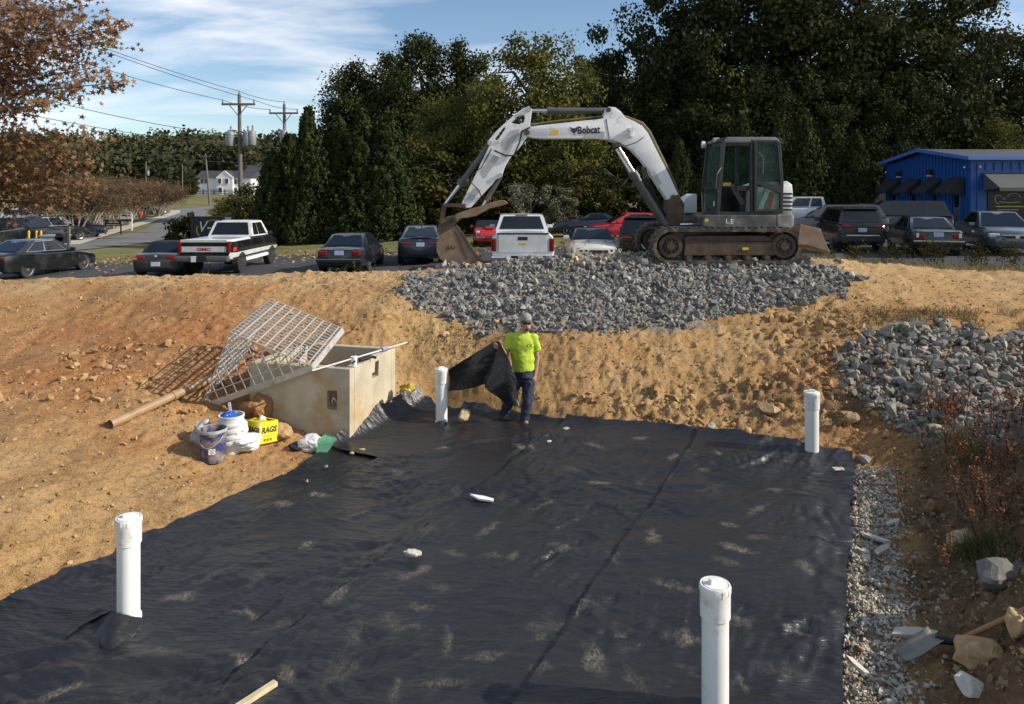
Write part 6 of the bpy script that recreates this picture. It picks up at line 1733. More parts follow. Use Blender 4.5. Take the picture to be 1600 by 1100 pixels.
# 4 black old saloon (rear)
def xj_sp(lamp_z=0.76):
    s_ = sedan_sp(L=5.0, w=0.90, h=1.35, deck=0.94, belt=0.90, hood=0.88, wr=0.33, base=(-1.75, 1.0), roof=(-0.95, 0.30), wrf=0.68)
    s_['bits'] = rear_bits(2.5, 0.90, lamp_z, 0.30, 0.20, 0.78) + [('bumper', 'darktrim', -2.46, 0, 0.50, 0.16, 1.6, 0.12, False), ('bumper_trim', 'chrome', -2.545, 0, 0.56, 0.015, 1.55, 0.025, False), ('boot_trim', 'chrome', -2.475, 0, 0.895, 0.02, 1.0, 0.02, False)]
    return s_
sp = xj_sp(); sp['green']['trim'] = True
car('saloon_car', 'black older saloon with pale leather seats behind the weeds', at_lot(552, 28.0), R(91), sp, paint('blue_black_paint', (0.010, 0.011, 0.018)))
# 5 navy saloon
sp = sedan_sp(L=4.85, h=1.44, deck=1.06, wr=0.34, base=(-2.0, 1.0), roof=(-0.95, 0.25))
sp['bits'] = rear_bits(2.42, 0.92, 0.84, 0.40, 0.10, 0.80) + [('badge', 'chrome', -2.41, 0, 0.96, 0.02, 0.14, 0.05, False), ('aerial', 'black', -0.9, 0, 1.49, 0.16, 0.03, 0.07, False), ('spoiler', NAVY, -2.36, 0, 1.07, 0.14, 1.3, 0.03, False)]
car('saloon_car', 'navy saloon half hidden by the excavator bucket', at_lot(660, 30.5), R(95), sp, NAVY)
# 6 red classic sports car, front
sp = sedan_sp(L=4.4, w=0.82, h=1.22, deck=0.80, belt=0.82, hood=0.96, wr=0.32, base=(-0.6, 0.45), roof=(-0.3, 0.1), wrf=0.75)
sp['green']['roof'] = M['darktrim']; a = 2.2
sp['bits'] = [('headlamp', 'clearlamp', a - 0.20, 0.56, 0.68, 0.14, 0.19, 0.19, True), ('front_bumper', 'chrome', a - 0.02, 0.42, 0.46, 0.10, 0.46, 0.06, True), ('overrider', 'chrome', a, 0.36, 0.50, 0.08, 0.07, 0.16, True), ('grille_mouth', 'black', a + 0.002, 0, 0.46, 0.05, 0.55, 0.12, False), ('grille_bar', 'chrome', a + 0.02, 0, 0.46, 0.03, 0.5, 0.02, False), ('hood_bulge', RED, 1.0, 0, 0.90, 1.5, 0.4, 0.12, False)]
car('sports_car', 'red classic open sports car with round headlamps left of the white pickup', at_lot(764, 38.5), R(-88), sp, RED)
# 7 white pickup, tail to us
sp = pickup_sp(L=5.8, w=1.0, h=1.88, rail=1.36, hood=1.22, low=0.42, cab=(-0.75, -0.50, 1.05, 1.75)); a = 2.9
sp['bits'] = [('tail_lamp', 'redlamp', -a + 0.06, 0.90, 1.02, 0.18, 0.16, 0.42, True), ('rear_bumper', 'chrome', -a - 0.07, 0, 0.58, 0.20, 1.96, 0.22, False), ('number_plate', 'plate', -a - 0.18, 0.0, 0.60, 0.02, 0.31, 0.16, False), ('tailgate_handle', 'darktrim', -a - 0.01, 0, 1.22, 0.03, 0.30, 0.11, False), ('badge', 'yellow_lbl', -a - 0.012, 0, 1.05, 0.02, 0.22, 0.07, False), ('tailgate_cap', 'darktrim', -a + 0.02, 0, 1.375, 0.10, 1.62, 0.03, False), ('stop_lamp', 'redlamp', -0.52, 0, 1.875, 0.04, 0.4, 0.03, False), ('tow_hitch', 'darktrim', -a - 0.15, 0, 0.40, 0.2, 0.08, 0.08, False), ('plate_recess', 'darktrim', -a - 0.172, 0, 0.60, 0.012, 0.8, 0.19, False), ('tailgate', WHITE, -a - 0.008, 0, 1.06, 0.02, 1.50, 0.54, False)]
car('pickup_truck', 'white pickup seen square from behind beyond the tan stones', at_lot(815, 25.8), R(90), sp, WHITE, 'pickup')
# 8 dark convertible behind, 9 red coupe
sp = sedan_sp(L=4.7, h=1.32, wr=0.32, base=(-1.4, 0.7), roof=(-0.8, 0.1)); sp['bits'] = [('headlamp', 'clearlamp', 2.22, 0.62, 0.66, 0.1, 0.25, 0.1, True)]
car('convertible', 'dark convertible behind the red coupe under the trees', at_lot(925, 43.0), R(170), sp, NAVY)
sp = sedan_sp(L=4.85, h=1.45, wr=0.34, base=(-1.95, 1.2), roof=(-0.9, 0.25)); sp['bits'] = [('headlamp', 'clearlamp', 2.25, 0.66, 0.66, 0.12, 0.25, 0.1, True), ('door_line', 'darktrim', 0.1, 0.918, 0.62, 0.012, 0.02, 0.6, True), ('door_handle', 'darktrim', -0.1, 0.925, 0.82, 0.16, 0.02, 0.03, True)]
car('coupe', 'bright red coupe side-on behind the ivory coupe', at_lot(985, 38.0), R(183), sp, RED)
# 10 ivory coupe facing us
sp = sedan_sp(L=4.75, w=0.90, h=1.26, deck=0.90, belt=0.88, hood=0.98, wr=0.32, base=(-1.9, 0.75), roof=(-0.7, 0.05), wrf=0.66); a = 2.375
sp['green']['roof'] = BLACK
sp['st'][-3:] = [(a - 0.15, 0.26, 0.76, 0.84), (a - 0.03, 0.30, 0.70, 0.80), (a, 0.36, 0.64, 0.76)]
sp['bits'] = [('headlamp', 'clearlamp', a - 0.05, 0.60, 0.62, 0.10, 0.17, 0.14, True), ('headlamp', 'clearlamp', a - 0.05, 0.43, 0.62, 0.10, 0.15, 0.13, True), ('lamp_surround', 'darktrim', a - 0.075, 0.52, 0.62, 0.10, 0.42, 0.19, True), ('grille', 'darktrim', a - 0.02, 0, 0.58, 0.06, 0.64, 0.12, False), ('front_bumper', 'darktrim', a + 0.02, 0, 0.44, 0.14, 1.62, 0.11, False), ('turn_lamp', 'orlamp', a + 0.06, 0.66, 0.38, 0.05, 0.2, 0.05, True), ('badge', 'darktrim', a - 0.30, 0, 0.80, 0.05, 0.05, 0.012, False), ('hood_line', 'darktrim', 1.4, 0.28, 0.90, 1.6, 0.012, 0.02, True)]
car('coupe', 'ivory coupe facing the camera with paired headlamps and black roof', at_lot(924, 27.2), R(-90), sp, CREAM)
# 11 dark suv behind the tracks
def suv_sp(L=4.65, w=0.93, h=1.69, belt=1.08, hood=1.05, wr=0.36, low=0.26, base=(-2.25, 1.1), roof=(-2.0, 0.35), rz_=1.10):
    a = L / 2
    st = [(-a, 0.46, rz_ - 0.06, w * 0.84), (-a + 0.06, 0.36, rz_ - 0.02, w * 0.92), (-a + 0.3, low, rz_, w * 0.97), (-1.2, low, rz_ - 0.005, w), (0, low, belt + 0.01, w), (1.1, low, belt - 0.01, w), (a - 0.9, low, hood - 0.06, w * 0.98), (a - 0.35, low + 0.02, hood - 0.16, w * 0.93), (a - 0.06, low + 0.05, hood - 0.32, w * 0.82), (a, 0.40, hood - 0.45, w * 0.7)]
    return dict(st=st, green=dict(x=(base[0], roof[0], roof[1], base[1]), zr=h, zb=(rz_ - 0.01, belt), wb=w * 0.92, wr=w * 0.74, rw=0.97, win=[(0.06, 0.26), (0.29, 0.53), (0.56, 0.84)]), wx=(-a + 0.95, a - 0.92), wr=wr, hw=w)
sp = suv_sp(); sp['bits'] = rear_bits(2.325, 0.93, 0.98, 0.36, 0.14, 0.72) + [('spoiler', 'darktrim', -2.02, 0, 1.68, 0.25, 1.3, 0.04, False)]
car('suv', 'black sport utility car hidden behind the excavator tracks', at_lot(1012, 27.0), R(76), sp, BLACK)
# right hand group
sp = pickup_sp(L=5.9, w=1.0, h=1.95, rail=1.36, hood=1.25, cab=(-0.85, -0.72, 0.95, 1.6)); car('pickup_truck', 'white crew-cab pickup behind the excavator blade', at_lot(1262, 43.0), R(168), sp, WHITE, 'pickup')
sp = suv_sp(L=4.8, h=1.66, base=(-2.3, 1.25), roof=(-2.0, 0.3)); sp['green']['trim'] = False; car('estate_car', 'taupe crossover side-on between the white pickup and the grey one', at_lot(1300, 36.0), R(160), sp, TAUPE)
sp = sedan_sp(L=4.8, h=1.45); car('saloon_car', 'silver-blue car whose roof shows behind the taupe crossover', at_lot(1340, 44.5), R(165), sp, SILVER)
sp = suv_sp(L=5.1, h=1.80, belt=1.12, wr=0.38, base=(-2.48, 1.15), roof=(-2.2, 0.3)); sp['bits'] = [('tail_lamp', 'redlamp', -2.44, 0.84, 1.08, 0.14, 0.14, 0.16, True), ('door_handle', 'chrome', 0.1, 0.935, 0.98, 0.14, 0.02, 0.03, True), ('door_handle', 'chrome', -0.95, 0.935, 0.98, 0.14, 0.02, 0.03, True)]
car('suv', 'long black sport utility car side-on in front of the blue building', at_lot(1390, 35.5), R(160), sp, BLACK)
sp = suv_sp(L=4.6, h=1.70, w=0.93); sp['bits'] = rear_bits(2.30, 0.93, 1.00, 0.34, 0.14, 0.86) + [('lower_bumper', 'darktrim', -2.27, 0, 0.52, 0.18, 1.62, 0.26, False), ('bumper_trim', 'rim', -2.37, 0, 0.66, 0.02, 1.2, 0.04, False), ('spoiler', DGREY, -2.02, 0, 1.69, 0.30, 1.3, 0.04, False), ('lamp_bar', 'darktrim', -2.30, 0, 0.98, 0.03, 0.9, 0.06, False)]
car('suv', 'grey compact sport utility car, its tail beside the dozer blade', at_lot(1322, 30.5), R(80), sp, DGREY)
sp = xj_sp(0.72); sp['green']['trim'] = True; sp['bits'] = [b_ for b_ in sp['bits'] if b_[0] != 'bumper_trim'] + [('bumper_trim', 'chrome', -2.545, 0, 0.55, 0.02, 1.6, 0.05, False), ('turn_lamp', 'clearlamp', -2.455, 0.66, 0.74, 0.13, 0.09, 0.16, True)]
car('saloon_car', 'black older saloon with chrome bumper strip right of the grey SUV', at_lot(1440, 28.2), R(73), sp, paint('green_black_paint', (0.008, 0.010, 0.009)))
sp = sedan_sp(L=4.93, h=1.47, w=0.92, hood=1.0, wr=0.335, base=(-1.75, 1.15), roof=(-0.9, 0.25)); a = 2.465
sp['bits'] = [('headlamp', 'clearlamp', a - 0.20, 0.66, 0.68, 0.26, 0.32, 0.14, True), ('grille', 'darktrim', a - 0.03, 0, 0.62, 0.06, 0.78, 0.12, False), ('grille_surround', 'chrome', a - 0.035, 0, 0.69, 0.06, 0.86, 0.025, False), ('badge', 'chrome', a + 0.01, 0, 0.63, 0.02, 0.13, 0.10, False), ('air_intake', 'darktrim', a - 0.05, 0, 0.36, 0.08, 1.1, 0.10, False)]
car('saloon_car', 'blue-grey saloon facing the camera at the right frame edge', at_lot(1555, 28.0), R(-108), sp, BLUEG)
# far lot on the left
sp = pickup_sp(L=5.6, h=1.9); sp['rim'] = 'darkrim'; car('pickup_truck', 'dark pickup parked behind the yellow posts', at_lot(22, 46.5), R(-5), sp, DGREY, 'pickup')
sp = suv_sp(L=4.7, h=1.75); car('suv', 'black off-roader with red lamp under the autumn tree', at_lot(82, 52.0), R(60), sp, BLACK)
sp = suv_sp(L=4.7, h=1.7); car('suv', 'dark car behind the crape myrtle trunks', at_lot(112, 56.0), R(20), sp, NAVY)
sp = pickup_sp(L=5.8, h=2.0); car('pickup_truck', 'black pickup cut off by the left frame edge, nose right', at_lot(-6, 43.5), R(-80), sp, BLACK, 'pickup')
sp = suv_sp(L=4.8, h=1.75); car('suv', 'white car far behind the autumn tree', at_lot(45, 75.0), R(0), sp, WHITE)
sp = sedan_sp(); car('saloon_car', 'grey car far down the left lot near the orange barrier', at_lot(232, 105.0), R(20), sp, SILVER)
# ================================================================ TREES
def foliage(name, P, Nrm, size, tint, mat, parent=None, aspect=0.6, shape='diamond', jit=0.9, seed=1):
    """one leaf-sized face (or star) per point, leaning towards Nrm with random turn"""
    rg = np.random.default_rng(seed); n = len(P)
    d = Nrm + jit * rg.normal(size=(n, 3)); d /= np.linalg.norm(d, axis=1)[:, None] + 1e-9
    a = rg.normal(size=(n, 3)); a -= (a * d).sum(1)[:, None] * d; a /= np.linalg.norm(a, axis=1)[:, None] + 1e-9
    b_ = np.cross(d, a); s = (size * (0.6 + 0.8 * rg.random(n)))[:, None]
    if shape == 'diamond':
        V = np.stack([P - a * s * .5, P + b_ * s * aspect * .5, P + a * s * .5, P - b_ * s * aspect * .5], 1).reshape(-1, 3)
        F = np.arange(4 * n); sz = np.full(n, 4); T = tint
    else:            # five-pointed leaf: five thin triangles joined at the middle
        V = [P]; 
        for k in range(5):
            t = 2 * np.pi * k / 5; V.append(P + (a * np.cos(t) + b_ * np.sin(t)) * s * .55); t2 = t + np.pi / 5; V.append(P + (a * np.cos(t2) + b_ * np.sin(t2)) * s * .20)
        V = np.stack(V, 1).reshape(-1, 3); base = np.arange(n) * 11
        F = np.stack([base[:, None] + np.array([0, 1 + 2 * ((k - 1) % 5) + 1, 1 + 2 * k, 2 + 2 * k])[None] for k in range(5)], 1).reshape(-1); sz = np.full(5 * n, 4); T = np.repeat(tint, 5)
    return link(bpy.data.objects.new(name, np_mesh(name, V, F, sz, mat, attr=T)), parent)


def dark_ramp(*c): return list(c)


M['bark'] = simple('bark', (0.085, 0.065, 0.05), 0.95, var=0.3, scale=10, bump=0.5, bscale=30)
M['pale_bark'] = simple('pale_bark', (0.36, 0.29, 0.22), 0.85, var=0.2, scale=10)
M['thuja'] = tint_mat('thuja_green', [(0.016, 0.026, 0.012), (0.032, 0.048, 0.018), (0.052, 0.066, 0.022), (0.080, 0.090, 0.028)], 0.85, spec=0.04, transl=0.12, obj_random=False)
M['oak_dark'] = tint_mat('dark_oak_green', [(0.018, 0.025, 0.012), (0.034, 0.042, 0.017), (0.052, 0.058, 0.021), (0.078, 0.080, 0.027)], 0.85, spec=0.04, transl=0.12, obj_random=False)
M['olive'] = tint_mat('olive_autumn', [(0.05, 0.060, 0.018), (0.085, 0.094, 0.025), (0.125, 0.125, 0.032), (0.15, 0.125, 0.042)], 0.85, spec=0.04, transl=0.22, obj_random=False)
M['mixed'] = tint_mat('mixed_thicket', [(0.022, 0.030, 0.010), (0.042, 0.048, 0.015), (0.075, 0.066, 0.020), (0.115, 0.075, 0.034)], 0.85, spec=0.04, transl=0.15, obj_random=False)
M['silverleaf'] = tint_mat('grey_green_leaf', [(0.07, 0.08, 0.045), (0.12, 0.125, 0.075), (0.17, 0.17, 0.11), (0.21, 0.20, 0.14)], 0.85, spec=0.04, transl=0.15, obj_random=False)
M['autumn'] = tint_mat('rust_autumn', [(0.11, 0.058, 0.036), (0.20, 0.105, 0.060), (0.29, 0.17, 0.095), (0.20, 0.13, 0.058), (0.085, 0.085, 0.034)], 0.8, spec=0.08, transl=0.30, obj_random=False)
M['myrtle'] = tint_mat('bare_brown_twig', [(0.075, 0.050, 0.032), (0.115, 0.078, 0.048), (0.16, 0.105, 0.062), (0.13, 0.085, 0.04)], 0.9, transl=0.1, obj_random=False)
M['farwood'] = tint_mat('far_wood_green', [(0.022, 0.028, 0.014), (0.040, 0.047, 0.020), (0.062, 0.065, 0.026), (0.095, 0.080, 0.032)], 0.9, transl=0.05, obj_random=False)
M['brush_red'] = tint_mat('red_brown_brush', [(0.10, 0.04, 0.025), (0.16, 0.07, 0.04), (0.21, 0.11, 0.06), (0.26, 0.17, 0.10)], 0.9, transl=0.15, obj_random=False)
M['weed'] = tint_mat('weed_green', [(0.05, 0.06, 0.018), (0.09, 0.10, 0.03), (0.14, 0.13, 0.05), (0.20, 0.16, 0.08)], 0.9, transl=0.2, obj_random=False)
M['drygrass'] = tint_mat('dry_grass', [(0.10, 0.10, 0.035), (0.19, 0.16, 0.075), (0.30, 0.24, 0.13), (0.14, 0.13, 0.045)], 0.9, transl=0.2, obj_random=False)


def clump_crown(rg, n_clump, env, leaves, rc, squash=0.75):
    """leaf points in clumps spread over an uneven envelope; env(u) gives a point for a random unit vector"""
    C = []; 
    for k in range(n_clump):
        d = rg.normal(size=3); d /= np.linalg.norm(d); C.append(env(d) * (0.35 + 0.65 * rg.random() ** 0.45))
    C = np.array(C); R_ = rc * (0.6 + 0.8 * rg.random(n_clump)); tn = rg.random(n_clump)
    k = rg.integers(0, n_clump, leaves); d = rg.normal(size=(leaves, 3)); d /= np.linalg.norm(d, axis=1)[:, None]
    r = (0.55 + 0.45 * rg.random(leaves)) * R_[k] * (1 + 0.25 * rg.normal(size=leaves))
    off = d * r[:, None]; off[:, 2] *= squash
    return C[k] + off, d, np.clip(0.55 * tn[k] + 0.45 * rg.random(leaves) , 0, 0.999)


PROTO = {}


def proto(kind):
    """trunk and crown meshes, unit: metres, origin at the foot"""
    if kind in PROTO: return PROTO[kind]
    name, var = kind; rg = np.random.default_rng(hash(name) % 1000 + 0 if False else sum(map(ord, name)) + var * 17)
    tk = MB()
    if name == 'thuja':
        h, w = 8.0, 1.75
        ns = 520; per = 34; n = ns * per
        t = rg.random(ns) ** 1.15; az_ = rg.random(ns) * 2 * np.pi
        lob = 1 + 0.20 * np.sin(az_ * 2 + t * 5 + var * 2.1) + 0.12 * np.sin(az_ * 5 - t * 13 + var)
        rad = w * (1 - t) ** 0.70 * (1 - 0.22 * np.exp(-t * 12)) * lob * (0.62 + 0.50 * rg.random(ns) ** 0.7) + 0.03
        C = np.stack([rad * np.cos(az_), rad * np.sin(az_), 0.1 + t * h * 0.97], -1); dr = np.stack([0.55 * np.cos(az_), 0.55 * np.sin(az_), 0.9 + 0 * t], -1); L_ = (0.55 + 0.5 * rg.random(ns)) * (1.0 - 0.45 * t)
        k = np.repeat(np.arange(ns), per); q = rg.random(n)
        P = C[k] + dr[k] * ((q - .45) * L_[k])[:, None] + rg.normal(size=(n, 3)) * (0.17 * (1.15 - q) * (1.1 - .6 * t[k]))[:, None]; P[:, 2] = np.maximum(P[:, 2], 0.05)
        Nn = dr[k] * np.array((1.6, 1.6, .4)); tn = rg.random(ns); T = np.clip(0.40 * tn[k] + 0.32 * q + 0.25 * rg.random(n), 0, 0.999)
        tk.tube([(0, 0, 0), (0, 0, 3), (0, 0, 7.4)], [0.16, 0.12, 0.03], 8)
        cr = foliage('crown', P, Nn, 0.22, T, M['thuja'], aspect=0.5, jit=0.7, seed=var)
    elif name in ('oak', 'olive', 'thicket', 'silver', 'pine'):
        H, rx, rz, mat, n, nc, ls, rc = {'oak': (19, 6.2, 8.2, 'oak_dark', 42000, 170, 0.32, 1.35), 'olive': (15, 5.0, 6.6, 'olive', 36000, 150, 0.26, 1.3), 'thicket': (7, 2.9, 3.2, 'mixed', 7500, 42, 0.26, 0.8), 'silver': (5, 2.1, 2.3, 'silverleaf', 5200, 34, 0.20, 0.55), 'pine': (16, 4.2, 6.4, 'oak_dark', 36000, 160, 0.27, 1.2)}[name]
        ph = rg.random(4) * 6.28
        def env(d):
            f = 1 + 0.16 * math.sin(3 * math.atan2(d[1], d[0]) + ph[0]) + 0.14 * math.sin(5 * d[2] + ph[1])
            top = 1.0 if d[2] < 0 or name in ('oak', 'silver', 'thicket') else (1 - 0.20 * d[2])
            return np.array((d[0] * rx * f * top, d[1] * rx * f * top, H - rz * 1.02 + d[2] * rz))
        P, Nn, T = clump_crown(rg, nc, env, n, rc)
        P[:, 2] = np.maximum(P[:, 2], 0.15 + 0.3 * rg.random(len(P)))
        cr = foliage('crown', P, Nn + np.array((0, 0, .3)), ls, T, M[mat], aspect=0.7, seed=var)
        zt_ = H - rz * 0.9
        tk.tube([(0, 0, -0.1), (0.1, 0.05, zt_ * .5), (0.0, 0.1, zt_), (0.2, 0, H - rz * .75)], [0.035 * H * .5, 0.028 * H * .5, 0.022 * H * .5, 0.03], 9)
        for k in range(7):
            aa = k * 2.4; z0 = zt_ * (0.75 + 0.07 * k); q = rx * 0.7
            tk.tube([(0.05, 0.05, z0), (q * .45 * math.cos(aa), q * .45 * math.sin(aa), z0 + rz * .25), (q * math.cos(aa), q * math.sin(aa), min(z0 + rz * .5, H - rz * .55))], [0.010 * H, 0.007 * H, 0.02], 6)
    elif name == 'myrtle':
        H = 4.6; pts = []; dr = []
        for k in range(7):
            aa = k * 0.9 + rg.random(); q = 0.35 + 0.35 * rg.random()
            tip = np.array((1.5 * math.cos(aa) * q * 1.6, 1.5 * math.sin(aa) * q * 1.6, 2.2)); tk.tube([(0.12 * math.cos(aa), 0.12 * math.sin(aa), 0), tuple(tip * (0.55, 0.55, 0.6)), tuple(tip)], [0.06, 0.045, 0.028], 6)
            for j in range(46):
                b0 = tip * (0.8 + 0.3 * rg.random()); dd = np.array((math.cos(aa) * .5, math.sin(aa) * .5, 1.0)) + 0.55 * rg.normal(size=3); dd /= np.linalg.norm(dd); L_ = 0.9 + 1.3 * rg.random()
                tt = rg.random(26) ** 0.8; pts.append(b0 + dd * (tt * L_)[:, None] + 0.16 * rg.normal(size=(26, 3))); dr.append(np.repeat(dd[None], 26, 0))
        P = np.concatenate(pts); D_ = np.concatenate(dr); side = np.cross(D_, rg.normal(size=P.shape))
        cr = foliage('crown', P, side, 0.34, np.clip(rg.random(len(P)) , 0, .999), M['myrtle'], aspect=0.10, jit=0.6, seed=3)
        cr2 = None
    elif name == 'bush':
        P, Nn, T = clump_crown(rg, 22, lambda d: np.array((d[0] * .8, d[1] * .8, 0.6 + d[2] * 0.55)), 3200, 0.28)
        P[:, 2] = np.maximum(P[:, 2], 0.02); cr = foliage('crown', P, Nn, 0.12, T, M['mixed'], seed=var)
        tk.tube([(0, 0, 0), (0, 0, .7)], [0.04, 0.02], 6)
    t_o = tk.build('trunk', M['pale_bark'] if name == 'myrtle' else M['bark'], smooth=60)
    PROTO[kind] = (t_o.data, cr.data); bpy.data.objects.remove(t_o); bpy.data.objects.remove(cr)
    return PROTO[kind]


def tree(name, kind, px, D, top_py, label, wide=1.0, rz=None, group=None, cat='tree', z=None, hbase=None):
    X = (px - 800) * D / FPX; gz = Gz(X, D) if z is None else z
    H = {'thuja': 8.15, 'oak': 18.6, 'olive': 14.6, 'thicket': 6.9, 'silver': 4.9, 'pine': 15.8, 'myrtle': 4.4, 'bush': 1.2}[kind[0]]
    h = (EYE - (top_py - HOR) * D / FPX) - gz; s = h / H
    r = empty(name, (X, D, gz - 0.05), rz if rz is not None else random.random() * 6.28, label, cat, group); wv_ = random.uniform(.92, 1.12); r.scale = (s * wide * wv_, s * wide / wv_, s)
    a, c = proto(kind); link(bpy.data.objects.new('trunk', a), r); link(bpy.data.objects.new('crown', c), r)
    return r


g_th = 'clipped evergreens along the far edge of the lot'
for px, D, tp, w, v, lab in [(425, 45.5, 232, 1.05, 0, 'short dark evergreen right of the roadside sign'), (482, 45, 163, 0.90, 1, 'pointed evergreen just right of the farther utility pole'), (528, 46, 178, 1.0, 2, 'evergreen third along the row, behind the black older saloon'), (566, 45, 166, 0.95, 0, 'evergreen fourth along the row, with a narrow spire'), (608, 45, 171, 1.05, 1, 'last evergreen of the left row, above the navy saloon'),
                             (450, 48, 205, 0.9, 2, 'evergreen filling the gap beside the pole'), (1062, 46, 215, 0.75, 2, 'slim evergreen seen between boom and cab'), (1028, 49, 240, 0.8, 0, 'low evergreen under the boom elbow'), (1258, 45, 168, 1.0, 1, 'evergreen rising right behind the excavator cab'), (1300, 46, 185, 1.0, 2, 'evergreen above the white crew-cab pickup'), (1338, 45, 200, 0.95, 0, 'rightmost evergreen beside the blue building'), (1215, 47, 190, 0.95, 0, 'evergreen directly behind the cab roof'), (1160, 48, 175, 0.9, 1, 'evergreen behind the cab, left of its roof corner'), (640, 48, 230, 0.9, 0, 'low evergreen behind the excavator stick')]:
    tree('evergreen_tree', ('thuja', v), px, D, tp, lab, w, group=g_th)
g_w = 'trees of the wood behind the lot'
for kind, px, D, tp, w, lab in [(('pine', 0), 560, 84, 98, 0.95, 'dark pine at the left end of the wood'), (('pine', 1), 612, 82, 84, 0.9, 'dark pine second from the left end of the wood'), (('pine', 2), 668, 86, 52, 0.95, 'tallest dark pine of the left group'), (('pine', 0), 722, 85, 66, 0.9, 'dark pine left of the yellow-green tree'),
                                (('olive', 0), 828, 54, 52, 0.95, 'yellow-green autumn tree above the excavator boom'), (('olive', 1), 745, 55, 142, 1.05, 'brownish olive tree behind the excavator stick'), (('olive', 2), 700, 57, 150, 1.0, 'olive tree in front of the dark pines'), (('pine', 1), 915, 96, 92, 1.1, 'dark tree in the notch right of the yellow-green one'), (('olive', 0), 890, 55, 170, 0.9, 'small olive tree under the notch'), (('oak', 0), 960, 92, 88, 0.9, 'dark round tree at the edge of the tall grove'),
                                (('oak', 1), 1035, 64, -30, 0.80, 'huge dark oak at the left edge of the tall grove'), (('oak', 2), 1120, 62, -90, 0.85, 'huge dark oak above the excavator cab'), (('oak', 0), 1230, 63, -110, 0.9, 'huge dark oak second from the right of the cab'), (('oak', 1), 1345, 64, -80, 0.95, 'huge dark oak above the white crew-cab pickup'), (('oak', 2), 1450, 66, -40, 0.95, 'huge dark oak behind the blue building'), (('oak', 0), 1540, 70, 50, 1.0, 'dark oak right of the grove, sky showing beside it'),
                                (('oak', 1), 1640, 66, 95, 1.0, 'dark oak cut off by the right frame edge'), (('oak', 2), 1400, 58, 120, 0.9, 'lower dark tree just behind the blue roof ridge'), (('olive', 1), 1560, 60, 190, 1.0, 'olive brush tree over the right end of the blue roof'), (('oak', 1), 1080, 58, 120, 0.95, 'lower dark tree behind the boom elbow'), (('oak', 2), 1190, 58, 110, 1.0, 'lower dark tree behind the cab'), (('oak', 0), 1300, 58, 110, 1.0, 'lower dark tree behind the right evergreens')]:
    tree('oak_tree' if kind[0] == 'oak' else 'pine_tree' if kind[0] == 'pine' else 'autumn_tree', kind, px, D, tp, lab, w, group=g_w)
g_s = 'shrubs at the foot of the wood'
for k, (px, D, tp, w, lab) in enumerate([(660, 50, 215, 1.1, 'thicket shrub behind the bucket cylinder'), (705, 49, 245, 1.1, 'thicket shrub behind the bucket linkage'), (760, 50, 225, 1.1, 'thicket shrub behind the stick and thumb'), (800, 50, 262, 1.0, 'thicket shrub left of the pale shrub'), (872, 50, 230, 0.9, 'tall narrow thicket shrub under the maker lettering'), (915, 49, 262, 1.2, 'thicket shrub above the dark convertible'), (960, 50, 240, 1.1, 'thicket shrub above the red coupe'), (1000, 50, 262, 1.1, 'thicket shrub beside the boom cylinders'), (1100, 49, 265, 1.1, 'thicket shrub behind the cab front'), (1135, 50, 250, 1.1, 'thicket shrub behind the cab'), (1370, 54, 255, 1.0, 'thicket shrub against the blue building corner'), (640, 50, 290, 1.2, 'low thicket shrub above the navy saloon'), (1045, 50, 285, 1.2, 'low thicket shrub behind the swing bracket')]):
    tree('thicket_shrub', ('thicket', k % 3), px, D, tp, lab, w, group=g_s, cat='shrub')
tree('silver_shrub', ('silver', 0), 828, 46, 277, 'pale grey-green shrub above the white pickup roof', 1.0, cat='shrub'); tree('silver_shrub', ('silver', 1), 882, 46.5, 292, 'smaller pale grey-green shrub right of the first', 0.9, cat='shrub')
g_m = 'bare crape myrtles along the sidewalk'
for k, (px, D, tp, w, lab) in enumerate([(116, 54, 262, 1.1, 'bare crape myrtle nearest the grey utility cabinet'), (136, 58, 268, 1.1, 'bare crape myrtle left of the black park sign'), (160, 64, 270, 1.1, 'bare crape myrtle behind the black park sign'), (180, 70, 272, 1.2, 'bare crape myrtle left of the white board sign'), (200, 78, 274, 1.2, 'bare crape myrtle behind the white board sign'), (222, 90, 278, 1.2, 'bare crape myrtle near the orange barrier'), (246, 104, 279, 1.3, 'last bare crape myrtle beside the sidewalk'), (262, 118, 284, 1.1, 'smallest bare crape myrtle by the road bend'), (150, 75, 268, 1.2, 'bare crape myrtle in the second line behind the signs'), (212, 100, 276, 1.2, 'bare crape myrtle in the second line near the barrier')]):
    tree('crape_myrtle', ('myrtle', 0), px, D, tp, lab, w, group=g_m)
tree('roadside_shrub', ('olive', 2), 365, 56, 300, 'rust and green shrub beside the black roadside sign', 1.3, cat='shrub'); tree('roadside_shrub', ('thicket', 1), 395, 52, 288, 'green shrub between sign and evergreens', 1.1, cat='shrub')
tree('roadside_shrub', ('bush', 0), 291, 47.5, 338, 'round green bush at the left end of the black sign', 0.9, cat='shrub'); tree('yard_tree', ('oak', 0), 297, 190, 268, 'round dark tree left of the white house', 1.0)

